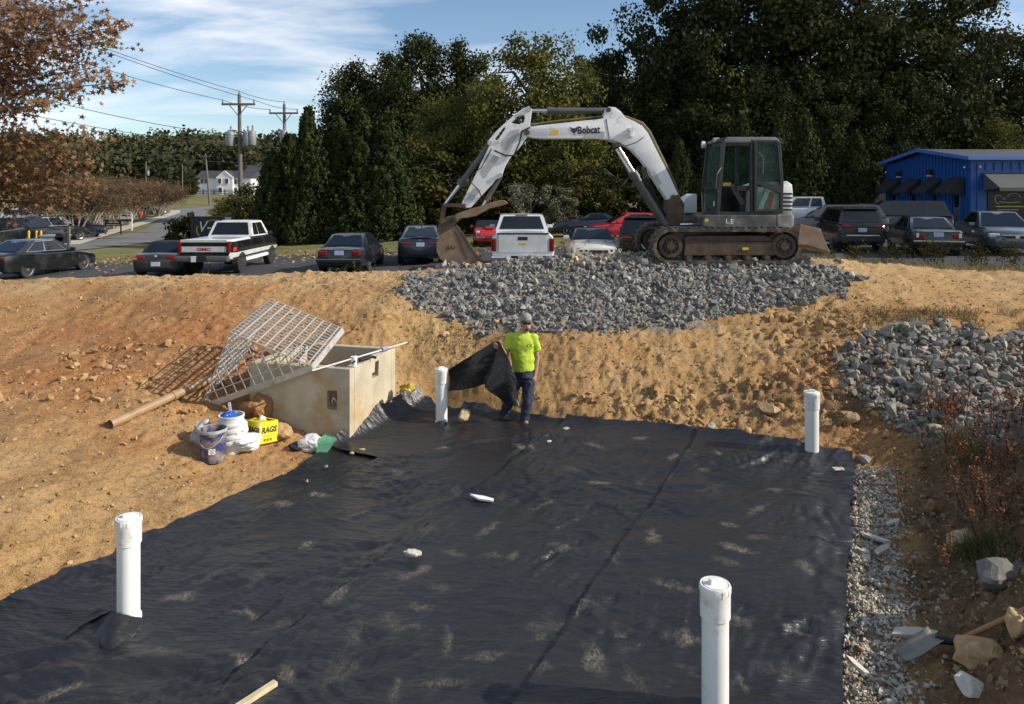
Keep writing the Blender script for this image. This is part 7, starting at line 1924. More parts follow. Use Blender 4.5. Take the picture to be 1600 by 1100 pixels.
# the near sweetgum reaching in from the left: limbs, twigs and star leaves
sg = empty('sweetgum_tree', (-15.5, 17.5, Gz(-15.5, 17.5)), 0, 'rust-coloured autumn sweetgum reaching in from the left edge', 'tree'); sg0 = Vector(sg.location)
tk = MB(); tk.tube([(0, 0, -0.2), (0.1, 0.1, 3), (0.2, 0, 6), (0.1, 0, 10)], [0.28, 0.22, 0.16, 0.06], 10)
rgs = np.random.default_rng(77); LP, LT = [], []
for (px, py, D, z0, n, sp_) in [(192, 40, 16.5, 5.6, 620, .42), (170, 60, 17.5, 5.4, 620, .5), (192, 128, 16.8, 4.8, 420, .34), (150, 105, 17.2, 4.8, 620, .5), (130, 8, 17, 6.2, 620, .5), (90, 30, 16.5, 6.0, 700, .55), (60, 90, 17.2, 5.2, 700, .55), (100, 70, 18.2, 5.6, 700, .55), (40, 20, 17.6, 6.3, 700, .6), (20, 60, 16.8, 5.6, 650, .6), (30, 120, 17.5, 4.8, 520, .45), (78, 162, 16.5, 4.4, 260, .28), (40, 170, 17, 4.3, 300, .35), (10, 150, 17, 4.4, 300, .4), (110, 140, 17.4, 4.8, 380, .35),
                                (150, 215, 17.4, 3.9, 420, .42), (130, 250, 17.8, 3.6, 520, .5), (90, 225, 17.2, 3.8, 560, .5), (50, 215, 17.0, 3.8, 560, .5), (20, 240, 17.6, 3.6, 560, .55), (100, 280, 18.2, 3.2, 560, .5), (140, 290, 18.4, 3.0, 420, .42), (60, 275, 17.8, 3.3, 560, .5), (20, 290, 18.2, 3.1, 560, .5), (120, 320, 18.6, 2.8, 300, .38), (70, 320, 18.6, 2.8, 320, .4), (-20, 330, 18, 2.9, 400, .5), (-30, 100, 17.5, 5.5, 500, .7), (-40, 220, 17.5, 4.0, 500, .7), (40, -30, 17.5, 6.8, 500, .6), (110, -30, 17.5, 6.8, 400, .6)]:
    tip = W(px, py, D) - sg0; s0 = Vector((0.1, 0, z0 - sg0.z)); mid = s0.lerp(tip, 0.55) + Vector((0, 0, 0.25))
    tk.tube([s0, mid, tip], [0.05, 0.03, 0.006], 5)
    if px > 60:                                     # the far half of the crown, out of view
        n2 = n // 3; q_ = rgs.random((n2, 1)); LP.append(np.array(s0) * (1 - q_) + np.array((-tip.x, -tip.y, tip.z)) * q_ + rgs.normal(size=(n2, 3)) * .5); LT.append(rgs.random(n2) * .9); tk.tube([s0, Vector((-tip.x, -tip.y, tip.z))], [0.05, 0.01], 5)
    t = 1 - 0.62 * rgs.random(n) ** 1.3; tt = t[:, None]
    a0, a1, a2 = np.array(s0), np.array(mid), np.array(tip)
    P = (1 - tt) ** 2 * a0 + 2 * tt * (1 - tt) * a1 + tt ** 2 * a2
    wv = sp_ * (0.35 + 0.65 * np.sin(np.pi * np.clip(t, 0, 1) * 0.92))[:, None]
    n = int(n * .72); P = P[:n] + rgs.normal(size=(n, 3)) * wv[:n] * np.array((0.8, 0.9, 0.6)); LP.append(P)
    LT.append(np.clip((0.12 + 0.62 * rgs.random(n) + 0.25 * (rgs.random() - .5)) * (1.0 if py > 60 else 0.9) + (0.24 if rgs.random() < .3 else 0), 0, 0.999))
foliage('crown', np.concatenate(LP), np.repeat(np.array([[0.2, -0.6, 0.5]]), sum(map(len, LP)), 0), 0.135, np.concatenate(LT), M['autumn'], sg, shape='star', seed=9)
tk.build('trunk', M['bark'], sg, smooth=60)

# far wooded hill on the left: one mass
rgf = np.random.default_rng(41); FP, FT, FN = [], [], []
for k in range(230):
    D = rgf.uniform(250, 400); px = rgf.uniform(-150, 520); X = (px - 800) * D / FPX
    if 285 < px < 420 and D < 270: continue
    gz = Gz(X, D); h = rgf.uniform(12, 19); w_ = rgf.uniform(4.5, 7.5); n = 420; tn = rgf.random()
    d = rgf.normal(size=(n, 3)); d /= np.linalg.norm(d, axis=1)[:, None]; rr_ = (1 + 0.22 * rgf.normal(size=n))[:, None]
    FP.append(np.array((X, D, gz + h * 0.58)) + d * rr_ * np.array((w_, w_, h * .42))); FN.append(d); FT.append(np.clip(0.6 * tn + 0.4 * rgf.random(n), 0, .999))
fw = foliage('far_wood', np.concatenate(FP), np.concatenate(FN), 1.7, np.concatenate(FT), M['farwood'], seed=5, aspect=.8); tag(fw, 'wooded hill in the far left distance', kind='stuff')

# ================================================================ BLUE BUILDING
M['blue_metal'] = simple('blue_sheet_metal', (0.010, 0.072, 0.28), 0.45, var=0.08, scale=2)
M['blue_trim'] = simple('light_blue_trim', (0.06, 0.16, 0.50), 0.4, var=0.05)
M['roof_metal'] = simple('grey_roof_metal', (0.055, 0.06, 0.07), 0.6, metal=0.0, var=0.1, scale=2)
M['awning'] = simple('black_awning', (0.018, 0.018, 0.019), 0.85, var=0.15, scale=6)
M['awning_top'] = simple('charcoal_awning', (0.075, 0.077, 0.08), 0.8, var=0.1, scale=4)
bx0, by0, by1, bx1 = 22.45, 36.0, 44.2, 44.0; bz = Gz(bx0, by0) - 0.1; ez, az_ = 4.93, 5.50
bb = empty('blue_building', (bx0, by0, bz), 0, 'blue sheet-metal workshop with black awnings and low gable roof', 'building')
mb = MB(); ym = (by0 + by1) / 2
mb.prism([(by0, bz), (by1, bz), (by1, ez), (ym, az_), (by0, ez)], lambda a, z: (0, a - by0, z - bz), (bx1 - bx0, 0, 0)); mb.build('wall', M['blue_metal'], bb)
for s, (ya, yb) in enumerate(((by0 - 0.3, ym), (ym, by1 + 0.3))):
    mb = MB(); za = ez + 0.06 if s == 0 else az_ + 0.10; zb2 = az_ + 0.10 if s == 0 else ez + 0.06
    p = [Vector((-0.35, ya - by0, za - bz)), Vector((bx1 - bx0 + .3, ya - by0, za - bz)), Vector((bx1 - bx0 + .3, yb - by0, zb2 - bz)), Vector((-0.35, yb - by0, zb2 - bz))]
    mb.add(p + [q + Vector((0, 0, 0.09)) for q in p], [(3, 2, 1, 0), (4, 5, 6, 7), (0, 1, 5, 4), (1, 2, 6, 5), (2, 3, 7, 6), (3, 0, 4, 7)]); rf = mb.build('roof', M['roof_metal'], bb)
    mb = MB()
    if s == 0: mb.box(((bx1 - bx0) / 2, ya - by0 - 0.03, za - bz + 0.02), (bx1 - bx0 + .7, 0.08, 0.16))
    mb.bar(p[0] + Vector((-0.03, 0, .04)), p[3] + Vector((-0.03, 0, .04)), 0.06, 0.18); mb.build('fascia', M['blue_trim'], bb)
rib = MB().box((0, 0, 0.5), (0.05, 0.05, 1.0)).build('rib', M['blue_metal'], bb); rib_me = rib.data; k = 0
for y in np.arange(0.3, by1 - by0, 0.30):
    o = rib if k == 0 else link(bpy.data.objects.new('rib', rib_me), bb); k += 1
    top_z = ez + (az_ - ez) * (1 - abs(y + by0 - ym) / (ym - by0)) - bz - 0.06; o.location = (-0.026, y, 0.05); o.scale = (1, 1, top_z - 0.05)
for x in np.arange(0.3, 9.0, 0.42):
    if x < 0.95 or True: o = link(bpy.data.objects.new('rib', rib_me), bb); z0 = 3.25 if x > 0.7 else 0.05; o.location = (x, -0.026, z0); o.scale = (1, 1, ez - bz - 0.1 - z0)
for k, y in enumerate((1.05, 3.0, 5.0, 7.1)):
    mb = MB(); wa = 1.25; z1, z0 = 2.95 - 0.05 * 0, 2.22
    mb.prism([(0, z1), (-0.85, z0), (-0.85, z0 - 0.10), (0, z0 - 0.10)], lambda a, z: (a - 0.055, y - wa / 2, z), (0, wa, 0)); mb.build('awning', M['awning'], bb)
    wn_ = empty('w', (0, 0, 0)); bpy.data.objects.remove(wn_)
    mb = MB(); mb.box((-0.03, y, 1.15), (0.06, 0.5, 1.9)); wf = mb.build('window', M['blue_trim'], bb); mb = MB(); mb.box((-0.064, y, 1.15), (0.012, 0.4, 1.78)); mb.build('pane', M['glass'], wf)
mb = MB(); mb.prism([(0, 3.15), (-1.25, 2.42), (-1.25, 2.25), (-1.22, 2.25), (-1.22, 2.40), (0, 2.30)], lambda a, z: (0.55, a - 0.055, z), (8.0, 0, 0)); mb.build('awning', M['awning_top'], bb)
mb = MB(); mb.box((4.6, -0.03, 1.12), (7.6, 0.06, 2.24)); dr_ = mb.build('door', simple('dark_shop_glass', (0.006, 0.006, 0.007), 0.25, spec=0.3), bb)
for x in (2.9, 3.2): mb = MB(); mb.cyl((x, -0.10, 0.85), (x, -0.10, 1.25), 0.02, n=8); mb.build('handle', M['galv'], dr_)
mb = MB(); mb.box((3.75, -0.066, 1.75), (0.3, 0.01, 0.4)); mb.build('notice', M['offwhite'], dr_)
mb = MB()
arc = lambda cx, cz, rx_, rz__, t0, t1: [(cx + rx_ * math.cos(t), -0.072, cz + rz__ * math.sin(t)) for t in np.linspace(t0, t1, 12)]
for pts in (arc(2.05, 1.92, 0.32, 0.22, 0.1, 2.9), arc(1.28, 1.86, 0.16, 0.2, 0.6, 5.2), [(1.5, -.072, 1.85), (1.62, -.072, 1.98), (1.6, -.072, 1.80)], arc(1.85, 1.75, 0.5, 0.06, 3.3, 6.1)): mb.tube(pts, 0.016, 5)
mb.box((1.75, -0.07, 1.34), (1.0, 0.01, 0.02)); mb.build('door_emblem', M['offwhite'], dr_)
mb = MB(); mb.box((1.85, -0.07, 1.50), (1.35, 0.01, 0.05)); mb.build('gold_line', M['yellow_lbl'], dr_)
for y in (3.3, 6.4):
    mb = MB(); mb.box((-0.18, y, 3.25), (0.25, 0.28, 0.30)); lf = mb.build('wall_lamp', M['darktrim'], bb, bevel=0.03)
    mb = MB(); mb.box((-0.20, y - 0.05, 3.07), (0.18, 0.2, 0.07)); mb.build('lens', M['clearlamp'], lf)
for p in ((-0.12, 0.3, 3.45), (0.4, -0.12, 3.45), (-0.12, 7.9, 3.4)): mb = MB(); mb.cyl(p, (p[0] - .1, p[1] - .12, p[2] - .03), 0.04, n=10); mb.build('camera', M['white'], bb)
mb = MB(); mb.cyl((16, 4.2, 4.1), (16, 4.2, 5.0), 0.12, n=10); mb.build('vent_pipe', M['offwhite'], bb)
X_ = 583 / FPX * 47; mb = MB()
for k in range(3): mb.box((X_ - 0.5 - 0.9 * k, 46.5, Gz(X_, 46) + 1.0), (0.8, 0.05, 2.0))
tag(mb.build('screen_fence', M['roof_metal']), 'grey-blue screen panels beside the blue building', 'fence')

# ================================================================ HOUSES, POLES, SIGNS
M['siding'] = simple('white_siding', (0.72, 0.73, 0.74), 0.6, var=0.04); M['shingle'] = simple('dark_shingle', (0.045, 0.045, 0.05), 0.9, var=0.2); M['slate_blue'] = simple('slate_blue_siding', (0.05, 0.07, 0.10), 0.7, var=0.1)
def house(name, label, px0, px1, ytop, yeave, ybase, D, wallm, gables, wins):
    sc = D / FPX; x0, x1 = (px0 - 800) * sc, (px1 - 800) * sc; zb3 = EYE - (ybase - HOR) * sc; ze = EYE - (yeave - HOR) * sc; zt3 = EYE - (ytop - HOR) * sc; dp = 9.0
    r = empty(name, ((x0 + x1) / 2, D, zb3), 0, label, 'house'); o = Vector(r.location)
    mb = MB(); mb.box(((x0 + x1) / 2 - o.x, dp / 2, (ze - zb3) / 2 - 1), (x1 - x0, dp, ze - zb3 + 2)); mb.build('wall', wallm, r)
    mb = MB(); mb.prism([(-0.5, ze - zb3), (dp / 2, zt3 - zb3), (dp + .5, ze - zb3)], lambda a, z: (x0 - o.x - .4, a, z), (x1 - x0 + .8, 0, 0)); mb.build('roof', M['shingle'], r)
    for (g0, g1, gy) in gables:
        ga, gb_ = (g0 - 800) * sc - o.x, (g1 - 800) * sc - o.x; gz_ = EYE - (gy - HOR) * sc - zb3
        mb = MB(); mb.prism([(ga, -1), (gb_, -1), (gb_, ze - zb3), ((ga + gb_) / 2, gz_), (ga, ze - zb3)], lambda a, z: (a, -1.2, z), (0, 3.5, 0)); mb.build('gable', wallm, r)
        mb = MB()
        for e, f in ((ga, (ga + gb_) / 2), (gb_, (ga + gb_) / 2)): mb.bar((e + (e - f) * .08, -1.1, ze - zb3 - .05), (f, -1.1, gz_ + .12), 0.5, 0.22)
        mb.build('gable_trim', M['white'], r)
        mb = MB(); mb.prism([(ga - .4, ze - zb3 + .05), ((ga + gb_) / 2, gz_ + .35), (gb_ + .4, ze - zb3 + .05)], lambda a, z: (a, -0.8, z), (0, 5, 0)); mb.build('roof', M['shingle'], r)
    for (wx, wy, fy) in wins:
        mb = MB(); c = ((wx - 800) * sc - o.x, fy, EYE - (wy - HOR) * sc - zb3); mb.box(c, (1.15, 0.12, 1.7)); f = mb.build('window', M['white'], r)
        mb = MB(); mb.box((c[0], c[1] - .07, c[2]), (0.9, 0.04, 1.4)); mb.build('pane', M['glass'], f)
    return r
house('white_house', 'white two-storey house with dark roof beyond the road', 307, 392, 266, 278, 303, 215, M['siding'], [(341, 366, 268)], [(346, 283, -1.28), (357, 283, -1.28), (368, 284, -.05), (322, 283, -.05), (316, 283, -.05), (374, 284, -.05), (347, 297, -1.28), (368, 297, -.05)])
house('blue_house', 'slate-blue house partly hidden behind the evergreens', 384, 430, 257, 267, 300, 250, M['slate_blue'], [], [(398, 272, -.05), (402, 272, -.05)])
house('far_shed', 'low pale building far beyond the orange barrier', 238, 262, 328 - 12, 328 - 9, 334, 160, M['siding'], [], [(250, 328, -.05)])
fnc = empty('rail_fence', (-95, 205, Gz(-95, 205)), 0, 'long dark rail fence in front of the white house', 'fence')
pm_ = MB().box((0, 0, .7), (0.2, 0.2, 1.5)).build('post', M['darktrim'], fnc)
for k in range(1, 16): o = link(bpy.data.objects.new('post', pm_.data), fnc); o.location = (k * 3.0, 0, 0)
for z in (0.45, 0.9, 1.3): mb = MB(); mb.box((22.5, -0.12, z), (46, 0.06, 0.16)); mb.build('rail', M['darktrim'], fnc)

M['pole_wood'] = simple('weathered_pole', (0.14, 0.125, 0.11), 0.9, var=0.2, scale=4); M['wire'] = simple('wire', (0.03, 0.03, 0.032), 0.6); M['xf'] = simple('transformer_grey', (0.22, 0.24, 0.25), 0.5, var=0.08)
def pole(px, D, top, label, armw=2.4, armz=0.75, cans=(), lean=0.0, r=0.15):
    X = (px - 800) * D / FPX; gz = Gz(X, D); h = EYE - (top - HOR) * D / FPX - gz
    rt = empty('utility_pole', (X, D, gz), 0, label, 'utility pole', 'utility poles along the road')
    mb = MB(); mb.tube([(0, 0, -.3), (lean * .5, 0, h * .5), (lean, 0, h)], [r * 1.25, r, r * .75], 10); mb.build('post', M['pole_wood'], rt, smooth=60)
    if armw:
        mb = MB(); mb.box((lean, -.16, h - armz), (armw, 0.12, 0.15)); ar = mb.build('cross_arm', M['pole_wood'], rt)
        mb = MB()
        for s in (-1, 1): mb.bar((lean + s * armw * .26, -.16, h - armz - .08), (lean, -.14, h - armz - .85), 0.05, 0.05)
        mb.build('arm_brace', M['pole_wood'], rt)
        for x in (-armw * .47, armw * .47, 0): mb = MB(); mb.lathe([(0.03, 0), (0.07, 0.08), (0.05, 0.12), (0.07, 0.2), (0.02, 0.3)], (lean + x, -.16 if x else 0, (h - armz + .08) if x else h - .02), 8); mb.build('insulator', M['xf'], ar if x else rt)
    for (dx, dz) in cans:
        mb = MB(); mb.lathe([(0.27, 0), (0.30, 0.05), (0.30, 0.95), (0.24, 1.05), (0.05, 1.08)], (lean + dx, -.1, h - dz), 16); c = mb.build('transformer', M['xf'], rt, smooth=40)
        mb = MB(); mb.lathe([(0.05, 0), (0.09, .1), (0.05, .2), (0.08, .32), (0.02, .42)], (lean + dx + .05, -.1, h - dz + 1.05), 8); mb.build('bushing', M['xf'], c)
    return Vector((X + lean, D, gz + h))
t1 = pole(377, 53, 147, 'near utility pole with two transformer cans behind the pickup', cans=((-.62, 3.75), (.62, 3.75), (.95, 3.7)), lean=-0.15)
t2 = pole(446, 61, 163, 'farther utility pole with one transformer beside the evergreens', cans=((0.0, 3.2),), lean=-0.1)
t3 = pole(328, 150, 242, 'leaning pole in front of the white house', armw=2.4, armz=.3, lean=-0.9, r=.2)
t4 = pole(228, 165, 252, 'small pole above the crape myrtles', armw=0, cans=((.5, 3.2),), r=.17)
t5 = pole(285, 185, 258, 'thin far pole left of the white house', armw=0, r=.14)
def wire(a, c, sag, label, r=0.02):
    a, c = Vector(a), Vector(c); mb = MB()
    mb.tube([a.lerp(c, t) - Vector((0, 0, sag * 4 * t * (1 - t))) for t in np.linspace(0, 1, 22)], r, 5, caps=False)
    tag(mb.build('power_line', M['wire'], smooth=60), label, 'power line', 'overhead power lines')
a1 = t1 + Vector((0, 0, .2)); aL = t1 + Vector((-1.13, -.16, -.45)); aR = t1 + Vector((1.13, -.16, -.45)); b1 = t2 + Vector((0, 0, .2)); bL = t2 + Vector((-1.1, -.16, -.45)); bR = t2 + Vector((1.1, -.16, -.45))
wire(W(-250, -95, 34), a1, 0.5, 'uppermost power line from the left to the near pole tip'); wire(W(-240, -88, 33), aR, 0.5, 'second power line just below the uppermost one'); wire(W(-200, -25, 34), aL, 0.5, 'power line ending at the left arm of the near pole')
wire(a1, b1, 0.15, 'short span between the two pole tips'); wire(aR, bR, 0.15, 'short span between the right arm ends'); wire(aL, bL, 0.15, 'short span between the left arm ends')
wire(W(-200, 75, 34), t1 + Vector((0, 0, -3.0)), 0.6, 'service line from the left into the transformers'); wire(W(-250, 110, 36), t2 + Vector((0, 0, -3.6)), 0.8, 'lower service line running to the farther pole')
wire(W(-300, 175, 60), t3, 1.2, 'cable across the wooded hill to the leaning pole'); wire(t3, W(520, 246, 120), 0.6, 'cable right of the leaning pole'); wire(W(-200, 218, 90), t4 + Vector((0, 0, -.6)), 0.8, 'lowest cable from the left to the small pole'); wire(t4 + Vector((0, 0, -.6)), W(500, 268, 140), 0.8, 'lowest cable right of the small pole'); wire(W(-200, 205, 80), W(520, 256, 130), 1.0, 'thin cable between the two long ones', 0.025)

# black roadside sign with script lettering
sx0, sx1, sD = 301, 366, 46.0; A = W(sx0, 338, sD); B = W(sx1, 338, sD); sgz = Gz(A.x, sD)
sn = empty('roadside_sign', ((A.x + B.x) / 2, sD, sgz), 0, 'black roadside sign with white script lettering and gold swoosh', 'sign'); so = Vector(sn.location); wS = B.x - A.x; hS = A.z - sgz
mb = MB(); mb.box((0, 0, hS / 2 + .1), (wS, 0.2, hS - .2)); mb.build('sign_board', simple('sign_black', (0.010, 0.011, 0.013), 0.5), sn)
for x in (-wS / 2, wS / 2): mb = MB(); mb.box((x, 0, hS / 2), (0.12, 0.24, hS + .15)); mb.build('sign_post', M['darktrim'], sn)
text_mesh('sign_lettering', 'V-12', 0.95, M['offwhite'], frame_M((-0.12, -0.115, hS * .66), (1, 0, .08), (0, 0, 1)), sn, shear=0.35, wide=0.95)
mb = MB(); mb.tube([(0.05 + 0.86 * math.cos(t), -0.115, hS * .62 + 0.48 * math.sin(t)) for t in np.linspace(-0.2, 2.2, 16)], [0.012 + 0.035 * (1 - k / 15) for k in range(16)], 5); mb.tube([(-0.75 + 0.25 * math.cos(t), -0.115, hS * .55 + 0.36 * math.sin(t)) for t in np.linspace(2.4, 4.6, 10)], 0.03, 5); mb.build('gold_swoosh', simple('gold_paint', (0.55, 0.46, 0.12), 0.5), sn)
mb = MB(); mb.box((wS / 2 - .35, -.11, hS - .33), (0.40, 0.02, 0.55)); pn = mb.build('small_panel', simple('pale_panel', (0.42, 0.44, 0.48), 0.5), sn)
mb = MB(); mb.lathe([(0.14, 0), (0.14, .01), (0.08, .012), (0.08, 0.002)], (wS / 2 - .35, -.122, hS - .38), 16, Matrix.Rotation(R(90), 3, 'X')); mb.build('round_emblem', M['ink'], pn)
mb = MB(); mb.box((0, 0, 1.05), (0.30, 0.5, 0.24)); mb.box((0, 0, 0.5), (0.1, 0.1, 1.0)); o = mb.build('mailbox', M['darktrim'], loc=(W(298, 330, 50).x, 50, Gz(W(298, 330, 50).x, 50) + .9)); tag(o, 'black mailbox above the left end of the roadside sign', 'mailbox')
# mailbox by the black saloon, cabinet, posts
mbx = empty('mailbox', at_lot(104, 36.0), 0, 'dark mailbox on a weathered post above the black saloon', 'mailbox')
mb = MB(); mb.box((0.1, 0, 0.85), (0.12, 0.12, 1.9)); mb.build('post', M['pole_wood'], mbx); mb = MB(); mb.box((-0.18, 0, 1.12), (0.42, 0.6, 0.3)); mb.lathe([(0.21, -.3), (0.21, .3)], (-.18, 0, 1.27), 14, Matrix.Rotation(R(90), 3, 'X')); mb.build('box', M['darktrim'], mbx)
cb = empty('utility_cabinet', at_lot(86, 43), 0, 'grey-green utility cabinet beside the driveway', 'cabinet'); mb = MB(); mb.box((0, 0, .45), (1.25, 0.9, 0.9)); mb.build('cabinet_body', simple('cabinet_green', (0.22, 0.26, 0.23), 0.6), cb, bevel=.03); mb = MB(); mb.box((0, 0, .93), (1.32, 0.96, .08)); mb.build('cabinet_lid', simple('cabinet_lid', (0.34, 0.37, 0.34), 0.6), cb)
for k, px in enumerate((45, 57, 64)):
    mb = MB(); mb.cyl((0, 0, 0), (0, 0, 1.1), 0.07, n=12); mb.lathe([(0.07, 1.1), (0.05, 1.15), (0.0, 1.17)], n=12); o = mb.build('bollard', simple('yellow_post', (0.60, 0.40, 0.03), 0.6), loc=at_lot(px, 44.0), smooth=40); tag(o, ['leftmost yellow bollard before the dark pickup', 'middle yellow bollard before the dark pickup', 'yellow bollard nearest the utility cabinet'][k], 'bollard', 'yellow bollards')
# park signs
ps = empty('park_sign', at_lot(177, 60), 0, 'low black sign with two lines of white lettering in front of the myrtles', 'sign'); mb = MB(); mb.box((0, 0, .95), (1.25, 0.08, .52)); mb.build('sign_board', M['ink'], ps)
for x in (-.62, .62): mb = MB(); mb.box((x, 0, .5), (0.08, 0.1, 1.25)); mb.build('sign_post', M['ink'], ps)
mb = MB()
for z, w_ in ((1.10, .6), (.98, .8), (.80, 1.1)):
    if z < .9: mb.box((0, -.045, z), (w_, .01, .03)); continue
    for k in range(9):
        if k != 4: mb.box((-w_ / 2 + w_ * k / 8, -.045, z), (w_ / 12, .01, .06))
mb.build('sign_lettering', M['offwhite'], ps)
bs = empty('board_sign', at_lot(197, 66), 0, 'white board sign on white posts in front of the myrtles', 'sign'); mb = MB(); mb.box((0, 0, 1.35), (1.05, .06, .66)); mb.build('sign_board', M['offwhite'], bs); mb = MB(); mb.box((0, -.02, .92), (.95, .06, .2)); mb.build('lower_board', M['ink'], bs)
for x in (-.52, .5): mb = MB(); mb.box((x, .02, .7), (.09, .08, 1.45)); mb.build('sign_post', M['white'], bs)
mb = MB(); mb.box((0, -.035, 1.58), (.8, .01, .05)); mb.box((-.12, -.035, 1.36), (.45, .01, .12)); mb.box((.28, -.035, 1.33), (.22, .01, .05)); mb.build('sign_lettering', M['ink'], bs)
mb = MB(); mb.box((0, 0, .45), (.75, .3, .75), taper=.7); tag(mb.build('traffic_barrier', simple('orange_plastic', (0.75, 0.10, 0.02), 0.6), loc=at_lot(219, 100)), 'small orange barrier far down the lot', 'barrier')
# ================================================================ WEEDS, BRUSH, GRASS
def blades(name, P, h, w, tint, mat, rg, lean=0.5, parent=None, curve=True):
    n = len(P); a = rg.random(n) * 2 * np.pi; side = np.stack([np.cos(a), np.sin(a), 0 * a], -1); ln = rg.normal(size=(n, 3)) * lean; ln[:, 2] = 1; ln /= np.linalg.norm(ln, axis=1)[:, None]
    h = np.broadcast_to(h, (n,)) * (0.5 + 0.8 * rg.random(n)); ww = w * (0.7 + 0.6 * rg.random(n))
    mid = P + ln * (h * .55)[:, None]; tip = P + ln * h[:, None]; tip[:, :2] += ln[:, :2] * (h * .35)[:, None]
    V = np.stack([P - side * ww[:, None], P + side * ww[:, None], mid + side * ww[:, None] * .7, mid - side * ww[:, None] * .7, tip], 1).reshape(-1, 3); b0 = np.arange(n)[:, None] * 5
    F = np.concatenate([b0 + np.array([[0, 1, 2, 3]]), b0 + np.array([[3, 2, 4]])], 1).ravel(); sz = np.tile([4, 3], n)
    return link(bpy.data.objects.new(name, np_mesh(name, V, F, sz, mat, attr=np.repeat(tint, 2))), parent)


rgw = np.random.default_rng(19)
def on_ground(X, Y): return np.stack([X, Y, Hd(X, Y) - 0.01], -1)
n = 15000; X = rgw.uniform(5.6, 19, n); Y = rgw.uniform(15.5, 23, n); P = on_ground(X, Y); P[:, 2] = np.maximum(P[:, 2], G(X, Y) - 0.02); k = (fbm(X * .8, Y * .8, 3) > -0.25) & (Hd(X, Y) > G(X, Y) + 0.03)
tag(blades('grass', P[k], 0.13, 0.008, rgw.random(k.sum()) * .99, M['drygrass'], rgw), 'rough grass strip behind the crest at the right', kind='stuff')
n = 5000; X = rgw.uniform(-13, 1.2, n); Y = rgw.uniform(14.5, 16.6, n); P = on_ground(X, Y); k = (fbm(X * 1.2, Y * 1.2, 3) > 0.0) & (Hd(X, Y) > G(X, Y) + 0.03)
tag(blades('grass', P[k], 0.12, 0.007, rgw.random(k.sum()) * .99, M['drygrass'], rgw), 'thin grass along the crest at the left', kind='stuff')
n = 2600; X = rgw.uniform(6.0, 8.6, n); Y = rgw.uniform(11.2, 12.6, n); P = on_ground(X, Y); k = fbm(X * 1.2, Y * 1.2, 3, off=5) > 0.05
tag(blades('grass', P[k], 0.16, 0.006, rgw.random(k.sum()) * .99, M['drygrass'], rgw), 'dry grass above the rubble heap', kind='stuff')
n = 1600; X = np.r_[rgw.normal(-.95, .45, n // 2), rgw.normal(5.6, .35, n // 2)]; Y = np.r_[rgw.normal(12.1, .18, n // 2), rgw.normal(12.2, .3, n // 2)]; P = on_ground(X, Y)
tag(blades('grass', P, 0.07, 0.005, rgw.random(n) * .99, M['weed'], rgw), 'faint green growth on the bank beside the stone apron', kind='stuff')


def weed(px, D, h, label, kind='stem', n=5, mat='weed', spread=0.12, name='weed_plant', group='weeds along the crest', py=None, xy=None):
    X = (px - 800) * D / FPX if xy is None else xy[0]; Yw = D if xy is None else xy[1]; z = max(float(Hd(np.array([X]), np.array([Yw]))[0]), -1)
    r = empty(name, (X, Yw, z - 0.01), 0, label, 'plant', group); mb = MB(); LP, LN = [], []
    for k in range(n):
        b0 = np.array((rgw.normal() * spread * .4, rgw.normal() * spread * .4, 0)); dr = np.array((rgw.normal() * .22, rgw.normal() * .22, 1.0)); hh = h * (0.55 + 0.5 * rgw.random())
        p = [tuple(b0 + dr * hh * t + np.array((0.04 * math.sin(4 * t + k), 0, 0)) * hh) for t in (0, .35, .7, 1)]; mb.tube(p, [0.006, 0.005, 0.004, 0.002], 4)
        m_ = int((26 if mat != 'brush_red' else 60) if kind == 'stem' else 60); t = (0.15 + 0.85 * rgw.random(m_)) if kind == 'stem' else (0.3 + .7 * rgw.random(m_)); sp_ = (0.035 if kind == 'stem' else 0.10) * (1.1 - t * .6)
        LP.append(b0 + dr * (hh * t)[:, None] + rgw.normal(size=(m_, 3)) * sp_[:, None] * h / .4)
    P = np.concatenate(LP); P[:, 2] = np.maximum(P[:, 2], 0.01)
    mb.build('stems', M['bark'] if kind != 'stem' else M[mat], r, kind='stuff'); foliage('leaves', P, rgw.normal(size=P.shape), (0.05 if mat != 'brush_red' else 0.030) * (h / .4) ** .5, rgw.random(len(P)) * .99, M[mat], r, aspect=.5, seed=int(px))
    return r


for px, D, h, lab in [(430, 15.5, .45, 'weed at the front wheel of the two-tone pickup'), (398, 15.5, .40, 'weed before the rear wheel of the two-tone pickup'), (452, 15.0, .22, 'low weed right of the two-tone pickup'), (512, 15.2, .46, 'bushy weed before the black older saloon plate'), (540, 15.2, .50, 'thin weed in the middle of the black older saloon'), (566, 15.2, .52, 'tall weed at the right tail lamp of the older saloon'), (592, 15.4, .40, 'weed beside the front wheel of the older saloon'), (630, 15.2, .34, 'leafy weed left of the navy saloon plate'), (640, 15.3, .52, 'tallest leafy weed before the navy saloon'), (652, 15.2, .26, 'small weed under the navy saloon plate'), (680, 15.2, .40, 'leafy weed beside the bucket'), (972, 15.4, .5, 'thin weed before the black SUV tail'), (985, 15.4, .3, 'short thin weed beside the track')]:
    weed(px, D, h, lab, n=5)
for px, D, h, w_, lab in [(1275, 17.5, .32, .5, 'low dark spreading weed under the dozer blade'), (1333, 18.5, .50, .3, 'leafy shrub before the grey SUV'), (1395, 18.5, .52, .25, 'leafy shrub between the grey SUV and the black saloon'), (1463, 18.5, .58, .35, 'largest leafy shrub before the black saloon'), (1522, 18.5, .58, .3, 'leafy shrub between saloon and blue-grey car'), (1578, 18.5, .60, .35, 'leafy shrub before the blue-grey car grille')]:
    weed(px, D, h, lab, kind='bush', n=9, mat='mixed', spread=w_, name='strip_shrub', group='shrubs in the grass strip')
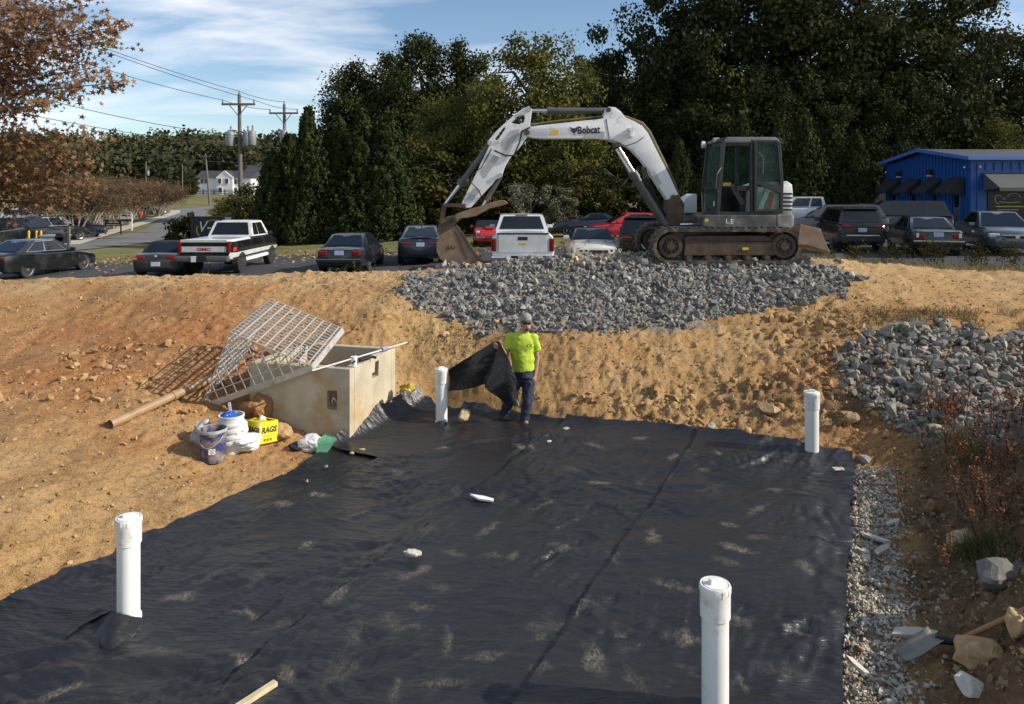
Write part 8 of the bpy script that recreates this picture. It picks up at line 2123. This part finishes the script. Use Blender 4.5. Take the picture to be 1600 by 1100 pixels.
# red-brown brush and tufts on the right bank
for px, D, h, n, sp_, lab in [(1598, 7.6, .48, 16, .5, 'red-brown brush clump highest at the right frame edge'), (1575, 7.0, .40, 14, .45, 'red-brown brush clump beside the grey boulders'), (1608, 6.5, .45, 15, .45, 'red-brown brush clump cut by the right frame edge'), (1555, 7.9, .34, 12, .4, 'red-brown brush clump at the foot of the rubble'), (1622, 8.2, .55, 16, .5, 'red-brown brush clump outermost on the bank'), (1470, 9.3, .42, 16, .16, 'small rusty weed growing in the rubble'), (1590, 6.0, .32, 10, .35, 'low red-brown brush above the angular boulder')]:
    weed(px, D, h, lab, kind='stem', n=int(n * 1.5), mat='brush_red', spread=sp_ * 2.0, name='brush_plant', group='red-brown brush on the right bank')
for px, D, h, lab in [(1545, 6.5, .26, 'green grass tuft under the red brush'), (1520, 6.7, .22, 'small green grass tuft left of the larger one'), (1515, 8.2, .34, 'straw grass tuft at the top of the ditch bank'), (1570, 6.2, .2, 'grass tuft above the grey boulder'), (1500, 8.6, .3, 'straw grass tuft below the tan slab')]:
    X = (px - 800) * D / FPX; n = 220; c = np.array((X, D)); q = c + rgw.normal(size=(n, 2)).clip(-1.6, 1.6) * .085; P = np.c_[q, Hd(q[:, 0], q[:, 1]) - 0.01]
    o = blades('grass_tuft', P, h, 0.004, rgw.random(n) * .99, M['weed'] if 'green' in lab else M['drygrass'], rgw, lean=.45); tag(o, lab, 'grass tuft', 'grass tufts on the right bank')
# fallen leaves on the lot and verge
n = 2600; X = rgw.uniform(-24, 16, n); Y = np.abs(rgw.normal(0, 2.2, n)) * np.where(rgw.random(n) < .5, 1, -1) + 35.3; P = np.stack([X, Y, G(X, Y) + 0.03], -1)
tag(foliage('fallen_leaves', P, np.tile([[0, 0, 1.0]], (n, 1)), 0.16, rgw.random(n) * .99, tint_mat('fallen_leaf', [(0.30, 0.17, 0.06), (0.42, 0.28, 0.12), (0.22, 0.11, 0.04), (0.45, 0.33, 0.16)], 0.9, obj_random=False), jit=.3, seed=4), 'fallen leaves along the far edge of the lot', kind='stuff')
